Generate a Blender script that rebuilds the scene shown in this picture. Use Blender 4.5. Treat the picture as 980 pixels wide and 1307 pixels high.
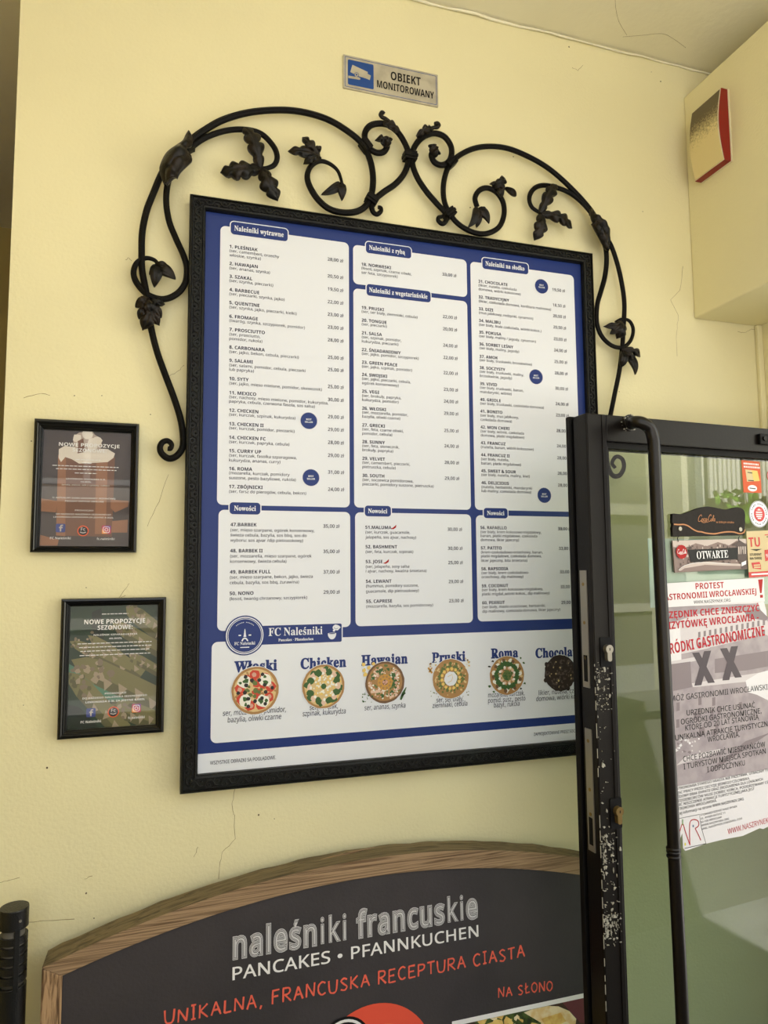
import bpy, bmesh, math, random
from mathutils import Vector, Matrix
R = random.Random(7)
PI = math.pi
for o in list(bpy.data.objects): bpy.data.objects.remove(o)
scene = bpy.context.scene
COL = scene.collection
Z0 = 1.28                                   # height of the menu board's lower edge above the floor

# ------------------------------------------------------------------ camera
YAW, PITCH, ROLL = 0.301988, 0.0865106, -0.00794599
CAM = Vector((-0.03014337, -1.42118849, 0.42021081 + Z0))
FPX = 885.44
_f = Vector((math.sin(YAW)*math.cos(PITCH), math.cos(YAW)*math.cos(PITCH), math.sin(PITCH)))
_r = Vector((math.cos(YAW), -math.sin(YAW), 0)); _u = _r.cross(_f)
CR = math.cos(ROLL)*_r + math.sin(ROLL)*_u
CU = -math.sin(ROLL)*_r + math.cos(ROLL)*_u
cd = bpy.data.cameras.new('camera'); co = bpy.data.objects.new('camera', cd); COL.objects.link(co)
co.matrix_world = Matrix(((CR.x, CU.x, -_f.x, CAM.x), (CR.y, CU.y, -_f.y, CAM.y), (CR.z, CU.z, -_f.z, CAM.z), (0, 0, 0, 1)))
cd.sensor_fit = 'HORIZONTAL'; cd.sensor_width = 36; cd.lens = FPX/980*36; cd.clip_start = .02
scene.camera = co
# ------------------------------------------------------------------ light and exposure
W = bpy.data.worlds.new('overcast_sky'); scene.world = W; W.use_nodes = True
bg = W.node_tree.nodes['Background']; bg.inputs[0].default_value = (.86, .93, 1, 1); bg.inputs[1].default_value = 1.2
sl = bpy.data.lights.new('sun', 'SUN'); sl.energy = 24; sl.angle = .01; sl.color = (1, .99, .97)      # sun behind the house: lights the street, not the porch
so = bpy.data.objects.new('sun', sl); COL.objects.link(so); so.location = (0, 6, 9); so.rotation_euler = Vector((.25, -.62, -.76)).to_track_quat('-Z', 'Y').to_euler()
vs = scene.view_settings; vs.view_transform = 'Standard'; vs.look = 'None'; vs.gamma = 1; vs.use_curve_mapping = False; vs.exposure = 0.64
scene.display_settings.display_device = 'sRGB'

# ------------------------------------------------------------------ materials
def lin(c): return tuple(((x/255)/12.92 if x/255 <= .04045 else ((x/255+.055)/1.055)**2.4) for x in c)
def mat(name, rgb, rough=.6, metal=0, var=0, vscale=8, bump=0, bscale=60, spec=.5, rgb2=None):
    m = bpy.data.materials.new(name); m.use_nodes = True; nt = m.node_tree; b = nt.nodes['Principled BSDF']
    c = (*lin(rgb), 1)
    b.inputs['Base Color'].default_value = c; b.inputs['Roughness'].default_value = rough; b.inputs['Metallic'].default_value = metal
    b.inputs['Specular IOR Level'].default_value = spec
    tc = nt.nodes.new('ShaderNodeTexCoord')
    if var or rgb2:
        n = nt.nodes.new('ShaderNodeTexNoise'); n.inputs['Scale'].default_value = vscale; n.inputs['Detail'].default_value = 5
        nt.links.new(tc.outputs['Object'], n.inputs['Vector'])
        mx = nt.nodes.new('ShaderNodeMix'); mx.data_type = 'RGBA'
        mx.inputs['A'].default_value = c
        mx.inputs['B'].default_value = (*lin(rgb2), 1) if rgb2 else (*[x*(1-var) for x in c[:3]], 1)
        rp = nt.nodes.new('ShaderNodeMapRange'); rp.inputs[1].default_value = .42; rp.inputs[2].default_value = .62
        nt.links.new(n.outputs['Fac'], rp.inputs[0]); nt.links.new(rp.outputs[0], mx.inputs['Factor'])
        nt.links.new(mx.outputs['Result'], b.inputs['Base Color'])
    if bump:
        n2 = nt.nodes.new('ShaderNodeTexNoise'); n2.inputs['Scale'].default_value = bscale; n2.inputs['Detail'].default_value = 4
        nt.links.new(tc.outputs['Object'], n2.inputs['Vector'])
        bp = nt.nodes.new('ShaderNodeBump'); bp.inputs['Strength'].default_value = bump; bp.inputs['Distance'].default_value = .004
        nt.links.new(n2.outputs['Fac'], bp.inputs['Height']); nt.links.new(bp.outputs[0], b.inputs['Normal'])
    return m
def woodmat(name, a, b_, scale=(3, 40, 40), bend=3.0):
    m = mat(name, a, .75); nt = m.node_tree; b = nt.nodes['Principled BSDF']
    tc = nt.nodes.new('ShaderNodeTexCoord'); mp = nt.nodes.new('ShaderNodeMapping'); mp.inputs['Scale'].default_value = scale
    wv = nt.nodes.new('ShaderNodeTexNoise'); wv.inputs['Scale'].default_value = 1.6; wv.inputs['Detail'].default_value = 6; wv.inputs['Distortion'].default_value = bend
    rp = nt.nodes.new('ShaderNodeValToRGB'); rp.color_ramp.elements[0].color = (*lin(b_), 1); rp.color_ramp.elements[1].color = (*lin(a), 1)
    rp.color_ramp.elements[0].position = .36; rp.color_ramp.elements[1].position = .56
    nt.links.new(tc.outputs['Object'], mp.inputs['Vector']); nt.links.new(mp.outputs[0], wv.inputs['Vector'])
    nt.links.new(wv.outputs['Fac'], rp.inputs[0]); nt.links.new(rp.outputs[0], b.inputs['Base Color'])
    bp = nt.nodes.new('ShaderNodeBump'); bp.inputs['Strength'].default_value = .5; bp.inputs['Distance'].default_value = .003
    nt.links.new(wv.outputs['Fac'], bp.inputs['Height']); nt.links.new(bp.outputs[0], b.inputs['Normal'])
    return m
def glassmat(name, tint, ior=1.45, rough=.0):
    m = bpy.data.materials.new(name); m.use_nodes = True; nt = m.node_tree; nt.nodes.clear()
    out = nt.nodes.new('ShaderNodeOutputMaterial'); mx = nt.nodes.new('ShaderNodeMixShader')
    fr = nt.nodes.new('ShaderNodeFresnel'); fr.inputs[0].default_value = ior
    tr = nt.nodes.new('ShaderNodeBsdfTransparent'); tr.inputs[0].default_value = (*lin(tint), 1)
    gl = nt.nodes.new('ShaderNodeBsdfGlossy'); gl.inputs['Roughness'].default_value = rough
    ge = nt.nodes.new('ShaderNodeNewGeometry'); sb = nt.nodes.new('ShaderNodeMath'); sb.operation = 'SUBTRACT'; sb.inputs[0].default_value = 1
    mu = nt.nodes.new('ShaderNodeMath'); mu.operation = 'MULTIPLY'; nt.links.new(ge.outputs['Backfacing'], sb.inputs[1]); nt.links.new(sb.outputs[0], mu.inputs[0]); nt.links.new(fr.outputs[0], mu.inputs[1])
    nt.links.new(mu.outputs[0], mx.inputs[0]); nt.links.new(tr.outputs[0], mx.inputs[1]); nt.links.new(gl.outputs[0], mx.inputs[2])
    nt.links.new(mx.outputs[0], out.inputs[0])
    return m
M = {}
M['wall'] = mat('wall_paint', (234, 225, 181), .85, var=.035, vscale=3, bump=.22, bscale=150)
M['recess'] = mat('passage_paint_shaded', (204, 182, 112), .85, var=.05, vscale=3)  # darker than the wall paint: the passage's shade is put into the colour
M['ceil'] = mat('ceiling_paint', (242, 236, 208), .9, var=.05, vscale=3, bump=.2, bscale=60)
M['crack'] = mat('crack', (150, 132, 88), .95)
M['speck'] = mat('dirt_speck', (84, 70, 46), .95)
M['iron'] = mat('wrought_iron', (8, 7, 5), .5, 0, bump=.35, bscale=90, rgb2=(15, 11, 8), vscale=30, spec=.16)
M['leafiron'] = mat('bronzed_iron', (9, 8, 6), .42, 0, bump=.4, bscale=120, rgb2=(30, 21, 12), vscale=40, spec=.3)
M['frame'] = mat('cast_frame', (13, 12, 10), .5, 0, bump=.3, bscale=160, rgb2=(17, 20, 17), vscale=25, spec=.3)
M['blue'] = mat('print_blue', (28, 50, 116), .38, spec=.35)
M['white'] = mat('print_white', (226, 229, 236), .4, spec=.4)
M['navy'] = mat('print_navy', (14, 18, 56), .45, spec=.3)
M['red'] = mat('print_red', (172, 16, 18), .5, spec=.25)
M['bframe'] = mat('black_gloss_frame', (10, 10, 9), .28)
M['door'] = mat('door_brown', (15, 10, 6), .42, .0, bump=.05, bscale=200, spec=.22)
M['doordark'] = mat('door_gasket', (8, 7, 7), .6, spec=.2)
M['tube'] = mat('handle_brown', (17, 11, 8), .32, 0, spec=.4)
M['steel'] = mat('steel', (150, 145, 135), .4, .7)
M['brass'] = mat('brass', (140, 116, 70), .4, .7)
M['chip'] = mat('bare_chips', (170, 165, 150), .8)
M['chalk'] = mat('chalkboard', (56, 51, 53), .6, bump=.15, bscale=160, rgb2=(48, 44, 46), vscale=5)
M['wood'] = woodmat('weathered_wood', (158, 130, 98), (104, 80, 54), (1.3, 40, 70))
M['woodtop'] = woodmat('grey_wood', (124, 108, 78), (80, 68, 46), (3, 60, 60), 1)
M['woodpost'] = woodmat('post_wood', (176, 142, 104), (84, 58, 34), (60, 30, 6), 2)
M['lamp'] = mat('bollard_black', (24, 24, 24), .33, .3, bump=.25, bscale=400)
M['lampslot'] = mat('bollard_louvre', (92, 88, 80), .6)
M['black'] = mat('print_black', (9, 8, 10), .5, spec=.3)
M['lettwhite'] = mat('letter_white', (236, 234, 232), .5)
M['lettgrey'] = mat('letter_grey', (206, 204, 204), .5)
M['coral'] = mat('chalk_coral', (226, 98, 76), .6)
M['signsilver'] = mat('silver_plate', (196, 188, 166), .4, .15, rgb2=(178, 170, 150), vscale=30)
M['signblue'] = mat('sign_blue', (18, 70, 142), .4)
M['alred'] = mat('alarm_red', (140, 20, 18), .3)
M['alwhite'] = mat('alarm_rim', (222, 212, 180), .5)
M['glass'] = glassmat('door_glass', (226, 233, 227), 1.55)
M['pglass'] = glassmat('picture_glass', (252, 252, 252))
M['parapet'] = mat('added_parapet_render', (118, 114, 107), .9, bump=.2, bscale=40)
M['floor'] = mat('paving', (152, 149, 144), .8, var=.2, vscale=6, bump=.3, bscale=30)

# ------------------------------------------------------------------ mesh builder
class MB:
    def __init__(s): s.v = []; s.f = []; s.m = []
    def poly(s, pts, m=0):
        b = len(s.v); s.v += [tuple(p) for p in pts]; s.f.append(tuple(range(b, b+len(pts)))); s.m.append(m)
    def box(s, a, b, m=0, fr=None):
        (x0, y0, z0), (x1, y1, z1) = a, b
        p = [(x0, y0, z0), (x1, y0, z0), (x1, y1, z0), (x0, y1, z0), (x0, y0, z1), (x1, y0, z1), (x1, y1, z1), (x0, y1, z1)]
        if fr: p = [fr.W(*q) for q in p]
        k = len(s.v); s.v += [tuple(q) for q in p]
        for f in ((0, 3, 2, 1), (4, 5, 6, 7), (0, 1, 5, 4), (1, 2, 6, 5), (2, 3, 7, 6), (3, 0, 4, 7)):
            s.f.append(tuple(k+i for i in f)); s.m.append(m)
    def prism(s, fr, pts, d0, d1, m=0, ms=None):
        k = len(s.v); n = len(pts); ms = m if ms is None else ms
        s.v += [tuple(fr.W(u, v, d0)) for u, v in pts]+[tuple(fr.W(u, v, d1)) for u, v in pts]
        s.f.append(tuple(k+n+i for i in range(n))); s.m.append(m)
        s.f.append(tuple(k+i for i in reversed(range(n)))); s.m.append(m)
        for i in range(n):
            j = (i+1) % n; s.f.append((k+i, k+j, k+n+j, k+n+i)); s.m.append(ms)
    def flat(s, fr, pts, d, m=0): s.poly([fr.W(u, v, d) for u, v in pts], m)
    def ribbon(s, fr, pts, w, d, m=0):
        """flat printed stroke along a 2D polyline; w = width or list of widths"""
        n = len(pts); L = []; Q = []
        for i in range(n):
            a = pts[max(0, i-1)]; b = pts[min(n-1, i+1)]; dx, dy = b[0]-a[0], b[1]-a[1]; l = math.hypot(dx, dy) or 1
            ww = (w[i] if isinstance(w, (list, tuple)) else w)/2; ox, oy = -dy/l*ww, dx/l*ww
            L.append((pts[i][0]+ox, pts[i][1]+oy)); Q.append((pts[i][0]-ox, pts[i][1]-oy))
        for i in range(n-1): s.flat(fr, [Q[i], Q[i+1], L[i+1], L[i]], d, m)
    def tube(s, pts, r, n=10, m=0, cap=True, up=None, sq=1.0):
        pts = [Vector(p) for p in pts]; k0 = len(s.v); N = len(pts); up = Vector(up or (0, -1, 0))
        for i, p in enumerate(pts):
            t = (pts[min(N-1, i+1)]-pts[max(0, i-1)]).normalized()
            a = t.cross(up)
            if a.length < 1e-4: a = t.cross(Vector((1, 0, 0)))
            a.normalize(); b = a.cross(t).normalized()
            rr = r[i] if isinstance(r, (list, tuple)) else r
            for q in range(n):
                an = 2*PI*(q+.5)/n
                ca, sa = math.cos(an), math.sin(an)
                s.v.append(tuple(p+a*(rr*ca)+b*(rr*sq*sa)))
        for i in range(N-1):
            for q in range(n):
                q2 = (q+1) % n
                s.f.append((k0+i*n+q, k0+i*n+q2, k0+(i+1)*n+q2, k0+(i+1)*n+q)); s.m.append(m)
        if cap:
            s.f.append(tuple(k0+q for q in reversed(range(n)))); s.m.append(m)
            s.f.append(tuple(k0+(N-1)*n+q for q in range(n))); s.m.append(m)
    def lathe(s, o, prof, n=32, m=0, axis='z', ms=None):
        k = len(s.v); N = len(prof); o = Vector(o)
        for r, h in prof:
            for q in range(n):
                a = 2*PI*q/n; c, d = r*math.cos(a), r*math.sin(a)
                s.v.append(tuple(o+(Vector((c, d, h)) if axis == 'z' else Vector((c, -h, d)))))
        for i in range(N-1):
            for q in range(n):
                q2 = (q+1) % n; s.f.append((k+i*n+q, k+i*n+q2, k+(i+1)*n+q2, k+(i+1)*n+q)); s.m.append(ms[i] if ms else m)
        s.f.append(tuple(k+q for q in reversed(range(n)))); s.m.append(ms[0] if ms else m)
        s.f.append(tuple(k+(N-1)*n+q for q in range(n))); s.m.append(ms[-1] if ms else m)
    def build(s, name, mats, parent=None, smooth=False, bevel=0, label=None):
        mats = mats if isinstance(mats, (list, tuple)) else [mats]
        me = bpy.data.meshes.new(name)
        vs_ = [Vector(p) for p in s.v]
        if parent is None:
            lo = [min(p[i] for p in vs_) for i in range(3)]; hi = [max(p[i] for p in vs_) for i in range(3)]
            org = Vector(((lo[0]+hi[0])/2, (lo[1]+hi[1])/2, lo[2]))
        else: org = WORLD[parent.name]
        me.from_pydata([tuple(p-org) for p in vs_], [], s.f)
        for mm in mats: me.materials.append(M[mm] if isinstance(mm, str) else mm)
        me.polygons.foreach_set('material_index', s.m)
        if smooth: me.polygons.foreach_set('use_smooth', [True]*len(me.polygons))
        me.update()
        o = bpy.data.objects.new(name, me); COL.objects.link(o)
        if parent is None: o.location = org
        else: o.parent = parent
        WORLD[o.name] = org
        if bevel:
            b = o.modifiers.new('bevel', 'BEVEL'); b.width = bevel; b.segments = 2; b.limit_method = 'ANGLE'; b.angle_limit = .6
        if label: o['label'] = label
        return o
WORLD = {}
def thing(name, label, cat, loc, group=None):
    o = bpy.data.objects.new(name, None); COL.objects.link(o); o.location = loc; o.empty_display_size = .05
    WORLD[o.name] = Vector(loc); return tag(o, label, cat, group)
def tag(o, label, cat, group=None):
    o['label'] = label; o['category'] = cat
    if group: o['group'] = group
    return o
def struct(mb, name, mats, **k):
    o = mb.build(name, mats, **k)
    if o.parent is None: o['kind'] = 'structure'
    return o

# ------------------------------------------------------------------ planes: photo measurements laid onto real surfaces
class Fr:
    def __init__(s, o, ex, ey):
        s.o = Vector(o); s.ex = Vector(ex).normalized(); s.ey = Vector(ey).normalized(); s.n = s.ex.cross(s.ey)
    def W(s, u, v, d=0): return s.o+s.ex*u+s.ey*v+s.n*d
    def P(s, px, py, d=0):
        ray = _f+CR*((px-490)/FPX)-CU*((py-653.5)/FPX)
        o = s.o+s.n*d; t = (o-CAM).dot(s.n)/ray.dot(s.n); q = CAM+ray*t-s.o
        return (q.dot(s.ex), q.dot(s.ey))
    def Q(s, px, py, d=0):
        u, v = s.P(px, py, d); return s.W(u, v, d)
def wallplane(y): return Fr((0, y, 0), (1, 0, 0), (0, 0, 1))
WY = .035
BD = wallplane(0)                # front of the menu board frame
WL = wallplane(WY)               # the wall
def crop(x0, y0, s): return lambda pts: [(x0+s*a, y0+s*b) for a, b in pts]
def smooth(pts, k=6):
    out = []; n = len(pts)
    for i in range(n-1):
        p0, p1, p2, p3 = pts[max(0, i-1)], pts[i], pts[i+1], pts[min(n-1, i+2)]
        for j in range(k):
            t = j/k
            out.append(tuple(.5*((2*b)+(-a+c)*t+(2*a-5*b+4*c-d)*t*t+(-a+3*b-3*c+d)*t**3) for a, b, c, d in zip(p0, p1, p2, p3)))
    out.append(tuple(pts[-1])); return out
def rrect(u0, v0, u1, v1, r, n=5):
    out = []
    for cx, cy, a0 in ((u1-r, v1-r, 0), (u0+r, v1-r, 90), (u0+r, v0+r, 180), (u1-r, v0+r, 270)):
        for i in range(n+1):
            a = math.radians(a0+90*i/n); out.append((cx+r*math.cos(a), cy+r*math.sin(a)))
    return out
def circ(u, v, r, n=32, rz=None): return [(u+r*math.cos(2*PI*i/n), v+(rz or r)*math.sin(2*PI*i/n)) for i in range(n)]
def blob(u, v, r, n=12, j=.2, rz=None): return [(u+r*(1+R.uniform(-j, j))*math.cos(2*PI*i/n), v+(rz or r)*(1+R.uniform(-j, j))*math.sin(2*PI*i/n)) for i in range(n)]

# ------------------------------------------------------------------ lettering
# letter outlines (regular, bold, bold serif) in thousandths: advance, then contours as x, y pairs
FONTS = {'r': ('ABCDEFGHIJKLMNOPQRSTUVWXYZabcdefghijklmnopqrstuvwxyz0123456789.,:!()/-&%@·', [
  (626, [0,0,274,703,353,703,625,0,534,0,450,217,173,217,89,0], [202,295,424,295,345,507,335,535,322,578,312,612,296,552,281,507]),
  (637, [95,0,95,700,295,700,410,690,494,661,544,608,561,526,552,470,526,424,485,391,427,372,427,367,507,341,539,319,564,288,579,249,584,199,568,115,519,52,442,13,341,0], [183,402,313,402,389,409,436,431,461,467,470,517,459,566,429,600,376,618,299,625,183,625], [183,75,325,75,403,84,454,111,481,153,490,206,481,256,452,295,400,320,318,328,183,328]),
  (620, [381,-10,283,1,203,34,140,88,96,160,69,248,60,351,69,451,99,538,146,610,213,664,296,698,396,710,500,700,589,669,554,594,482,621,395,632,294,613,218,557,169,467,153,350,168,233,213,144,289,87,394,68,481,75,562,95,562,19,481,-3]),
  (716, [95,0,95,700,311,700,410,690,494,661,563,612,614,546,645,460,656,357,632,201,559,90,444,22,290,0], [183,75,278,75,436,106,531,199,563,354,545,475,494,559,410,608,298,625,183,625]),
  (545, [95,0,95,700,486,700,486,623,183,623,183,404,469,404,469,327,183,327,183,77,486,77,486,0]),
  (509, [95,0,95,700,486,700,486,623,183,623,183,375,468,375,468,297,183,297,183,0]),
  (714, [395,-10,295,1,212,34,146,87,99,158,69,247,60,350,71,452,103,540,156,612,227,665,316,699,423,710,534,699,631,669,598,592,514,621,418,632,306,613,222,557,169,467,152,350,159,271,179,202,214,145,264,102,331,76,416,67,494,72,553,83,553,291,399,291,399,370,641,370,641,26,526,-1]),
  (726, [95,0,95,700,183,700,183,404,542,404,542,700,630,700,630,0,542,0,542,326,183,326,183,0]),
  (332, [39,0,39,51,122,70,122,629,39,649,39,700,292,700,292,649,210,629,210,70,292,51,292,0]),
  (268, [-4,-186,-45,-183,-76,-174,-76,-99,-43,-106,-6,-109,41,-99,76,-65,90,4,90,700,178,700,178,11,166,-77,128,-138,70,-174]),
  (607, [95,0,95,700,183,700,183,355,244,422,304,488,493,700,596,700,319,395,607,0,503,0,255,334,183,272,183,0]),
  (514, [95,0,95,700,183,700,183,78,489,78,489,0]),
  (889, [95,0,95,700,225,700,441,126,445,126,665,700,794,700,794,0,707,0,707,430,709,531,714,613,710,613,476,0,404,0,174,614,170,614,175,532,176,425,176,0]),
  (745, [95,0,95,700,197,700,571,121,575,121,572,168,569,236,568,305,568,700,650,700,650,0,547,0,173,581,169,581,174,496,176,391,176,0]),
  (766, [383,-10,284,1,202,35,140,89,95,162,69,250,60,352,69,453,95,540,140,612,202,666,284,700,384,711,481,700,561,666,624,612,669,541,697,453,706,351,697,249,669,161,624,89,561,35,481,1], [383,67,487,86,558,143,599,233,613,351,599,469,558,558,487,615,384,633,281,615,209,558,167,469,153,351,167,233,209,143,280,86]),
  (593, [95,0,95,700,280,700,399,687,480,646,527,581,543,494,537,438,517,386,482,340,430,304,358,280,264,273,183,273,183,0], [183,348,254,348,341,356,403,380,440,424,452,490,441,549,409,591,353,616,273,625,183,625]),
  (766, [543,-167,408,-9,394,-10,383,-10,284,1,202,35,140,89,95,162,69,250,60,352,69,453,95,540,140,612,202,666,284,700,384,711,481,700,561,666,624,612,669,541,697,453,706,351,693,232,654,132,591,56,502,8,670,-167], [383,67,487,86,558,143,599,233,613,351,599,469,558,558,487,615,384,633,281,615,209,558,167,469,153,351,167,233,209,143,280,86]),
  (610, [95,0,95,700,288,700,402,688,481,650,528,588,543,501,538,450,523,408,499,374,470,349,403,314,595,0,492,0,323,289,183,289,183,0], [183,364,288,364,362,372,413,398,442,439,452,497,442,556,411,595,358,616,283,624,183,624]),
  (538, [242,-10,133,-1,50,24,50,108,138,79,246,67,315,74,364,97,394,133,404,179,389,237,339,281,239,324,161,360,104,403,70,459,59,531,66,583,87,627,121,662,166,688,220,704,282,710,388,699,475,671,448,595,369,622,280,632,223,625,181,604,156,572,148,530,163,472,211,429,301,389,405,341,443,312,470,278,487,238,492,187,475,104,425,42,345,3]),
  (545, [228,0,228,623,10,623,10,700,534,700,534,623,317,623,317,0]),
  (717, [355,-10,240,8,156,61,105,144,88,249,88,700,176,700,176,246,188,170,222,114,279,78,360,67,442,79,498,117,530,175,540,247,540,700,627,700,627,247,620,178,598,116,561,64,508,24,440,-1]),
  (588, [250,0,0,700,92,700,250,251,276,170,294,98,312,171,338,253,495,700,588,700,338,0]),
  (912, [197,0,12,700,104,700,213,273,233,185,246,106,261,189,283,277,407,700,498,700,626,275,650,185,665,106,678,185,699,274,807,700,899,700,713,0,624,0,487,459,472,516,459,566,452,597,442,543,419,456,286,0]),
  (575, [4,0,236,365,19,700,117,700,288,425,461,700,554,700,337,367,571,0,471,0,285,304,97,0]),
  (555, [233,0,233,268,0,700,96,700,277,356,460,700,555,700,322,272,322,0]),
  (561, [37,0,37,67,406,622,49,622,49,700,513,700,513,633,144,78,523,78,523,0]),
  (550, [211,-10,145,0,92,28,57,76,45,146,61,216,107,267,185,300,297,314,386,317,386,348,379,404,358,439,324,458,277,465,199,452,129,425,103,489,184,521,282,534,366,524,425,492,459,438,471,358,471,0,408,0,391,75,387,75,352,37,315,11,270,-5], [230,60,291,69,341,97,374,143,385,210,385,257,308,254,225,244,172,223,144,189,134,145,141,107,161,80,192,65]),
  (603, [332,-10,276,-4,231,13,196,37,170,67,163,67,145,0,83,0,83,745,170,745,170,564,168,501,165,456,170,456,196,487,231,512,276,529,332,534,421,517,490,466,534,381,549,263,534,144,489,59,420,7], [320,62,381,75,425,114,451,177,460,264,444,374,397,441,318,463,247,451,202,415,178,353,170,266,170,262,178,176,201,113,247,75]),
  (471, [294,-10,228,-3,170,19,122,55,85,107,62,175,54,260,62,348,86,418,124,470,174,507,233,528,300,535,377,527,438,507,412,435,357,452,298,460,212,438,160,371,143,261,153,177,181,115,228,77,293,65,369,74,429,95,429,19,371,-2]),
  (603, [270,-10,181,7,113,58,69,143,54,262,69,381,113,466,182,518,271,535,326,530,370,513,433,458,439,458,436,496,433,535,433,745,520,745,520,0,450,0,437,71,433,71,406,40,371,14,326,-4], [283,62,354,73,400,107,426,165,434,245,434,261,426,347,402,411,356,451,282,464,221,450,178,408,152,344,143,260,152,176,178,114,222,75]),
  (553, [307,-10,237,-2,175,21,124,58,86,111,62,178,54,259,61,339,83,407,118,462,164,502,221,527,286,535,349,528,402,506,445,470,477,423,496,365,503,298,503,246,143,246,156,168,189,110,241,75,311,64,400,73,479,100,479,25,400,-1], [145,315,413,315,405,375,382,423,342,454,285,465,230,455,188,425,159,378]),
  (337, [107,0,107,459,15,459,15,499,107,528,107,559,118,646,152,705,206,739,277,750,335,745,379,732,357,665,321,675,278,679,241,672,214,650,198,613,193,560,193,525,325,525,325,459,193,459,193,0]),
  (603, [284,-235,179,-227,95,-202,95,-123,182,-153,289,-164,350,-154,396,-124,425,-77,434,-16,434,5,435,39,437,70,433,70,366,10,271,-10,180,8,111,62,68,148,54,262,68,374,111,461,180,517,270,535,319,530,363,516,402,491,434,456,439,456,451,525,520,525,520,-9,505,-108,462,-178,389,-221], [283,61,352,71,399,103,426,159,435,241,435,262,426,354,398,416,350,451,281,463,223,450,179,410,152,347,143,261,152,175,179,112,223,74]),
  (606, [83,0,83,745,170,745,170,526,165,453,171,453,201,488,240,514,285,529,334,534,418,523,478,489,514,429,526,342,526,0,441,0,441,336,428,407,389,449,324,463,249,450,202,413,178,353,170,272,170,0]),
  (253, [127,613,91,626,80,644,76,668,80,692,91,709,127,723,162,709,174,692,177,668,174,644,162,626], [83,0,83,525,170,525,170,0]),
  (253, [127,613,91,626,80,644,76,668,80,692,91,709,127,723,162,709,174,692,177,668,174,644,162,626], [22,-235,-22,-232,-54,-224,-54,-154,-24,-161,11,-164,39,-159,63,-147,78,-122,83,-81,83,525,170,525,170,-78,161,-144,134,-194,88,-225]),
  (524, [83,0,83,745,169,745,169,356,168,315,165,271,169,271,186,293,210,323,231,348,399,525,500,525,287,301,515,0,411,0,228,245,169,193,169,0]),
  (253, [83,0,83,745,170,745,170,0]),
  (917, [83,0,83,525,153,525,166,454,171,454,199,490,237,515,280,530,325,535,427,513,486,447,491,447,522,486,563,514,610,530,660,535,738,524,793,490,826,430,837,342,837,0,752,0,752,338,740,407,704,449,645,463,580,452,536,419,511,364,503,290,503,0,418,0,418,338,406,407,370,449,310,463,243,450,200,414,177,354,170,273,170,0]),
  (606, [83,0,83,525,153,525,166,454,171,454,201,490,241,515,287,530,336,535,419,524,478,490,514,430,526,342,526,0,441,0,441,336,428,407,389,449,324,463,250,450,203,414,178,354,170,273,170,0]),
  (593, [295,-10,229,-2,171,22,122,61,85,115,62,183,54,264,70,379,120,465,197,518,298,535,365,527,424,503,473,464,509,411,532,344,540,264,524,148,474,62,396,8], [297,62,366,75,414,116,442,180,451,264,442,347,414,410,366,450,296,463,227,450,179,410,152,347,143,264,152,180,180,116,228,75]),
  (603, [83,-235,83,525,154,525,166,454,170,454,197,486,231,512,276,529,333,535,421,518,490,468,534,383,549,264,534,146,490,60,421,8,332,-10,277,-4,232,13,170,67,164,67,168,25,170,-20,170,-235], [320,62,363,68,399,88,425,119,445,160,460,265,451,346,425,409,381,449,318,463,249,451,204,418,179,361,170,280,170,264,178,178,201,114,247,75]),
  (603, [433,-235,433,-11,434,30,438,71,432,71,406,40,370,14,325,-4,268,-10,181,7,113,58,69,143,54,262,69,381,114,466,183,518,271,535,327,529,372,512,407,486,434,454,438,454,451,525,520,525,520,-235], [284,62,354,73,400,106,425,163,434,243,434,261,426,349,401,412,355,451,282,464,221,450,177,408,152,344,143,260,152,177,178,114,222,75]),
  (405, [83,0,83,525,154,525,164,429,168,429,197,470,233,504,277,527,328,535,360,534,390,529,379,450,351,455,323,457,284,451,247,435,215,408,191,373,175,330,170,280,170,0]),
  (470, [216,-10,121,-1,51,24,51,102,127,73,218,60,274,65,313,81,335,106,342,137,331,173,293,204,213,239,125,278,70,325,55,357,50,396,64,455,104,499,167,526,247,535,337,526,415,500,385,431,316,455,241,465,194,460,160,448,139,427,132,401,145,364,188,335,268,301,353,262,407,215,421,184,425,145,411,78,369,29,302,0]),
  (354, [244,-10,168,4,137,24,112,54,96,96,90,153,90,459,16,459,16,500,91,534,125,646,176,646,176,525,328,525,328,459,176,459,176,155,182,113,200,84,226,67,259,61,299,64,332,72,332,6,293,-5]),
  (606, [269,-10,185,2,125,36,89,95,77,181,77,525,165,525,165,187,178,118,217,76,281,62,355,74,402,111,428,171,436,252,436,525,523,525,523,0,452,0,439,70,435,70,405,34,365,9,318,-5]),
  (498, [199,0,0,525,92,525,204,216,221,168,236,117,246,76,250,76,261,118,278,169,294,216,406,525,498,525,298,0]),
  (771, [155,1,11,526,100,526,173,246,193,161,207,89,211,89,220,130,232,182,246,230,339,526,433,526,524,230,545,158,559,90,563,90,576,158,598,246,672,526,760,526,614,1,513,1,423,297,400,376,386,436,382,436,370,376,347,296,253,1]),
  (519, [18,0,208,269,26,525,125,525,260,327,394,525,491,525,310,269,501,0,403,0,260,210,115,0]),
  (500, [82,-235,41,-233,11,-227,11,-159,37,-163,69,-165,109,-158,141,-139,166,-110,185,-72,213,-2,1,525,93,525,207,226,233,151,251,83,255,83,273,148,300,227,407,525,500,525,274,-73,242,-139,202,-191,151,-224]),
  (461, [38,0,38,57,321,459,55,459,55,525,416,525,416,461,137,67,423,67,423,0]),
  (561, [279,-10,176,14,104,86,62,200,48,351,54,456,71,545,101,616,145,668,204,700,279,711,382,687,455,616,498,503,513,351,507,246,489,157,459,86,415,33,355,1], [279,64,347,81,392,135,417,224,425,351,417,476,392,566,347,619,279,637,212,619,167,566,143,476,134,351,143,225,167,135,212,82]),
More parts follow.
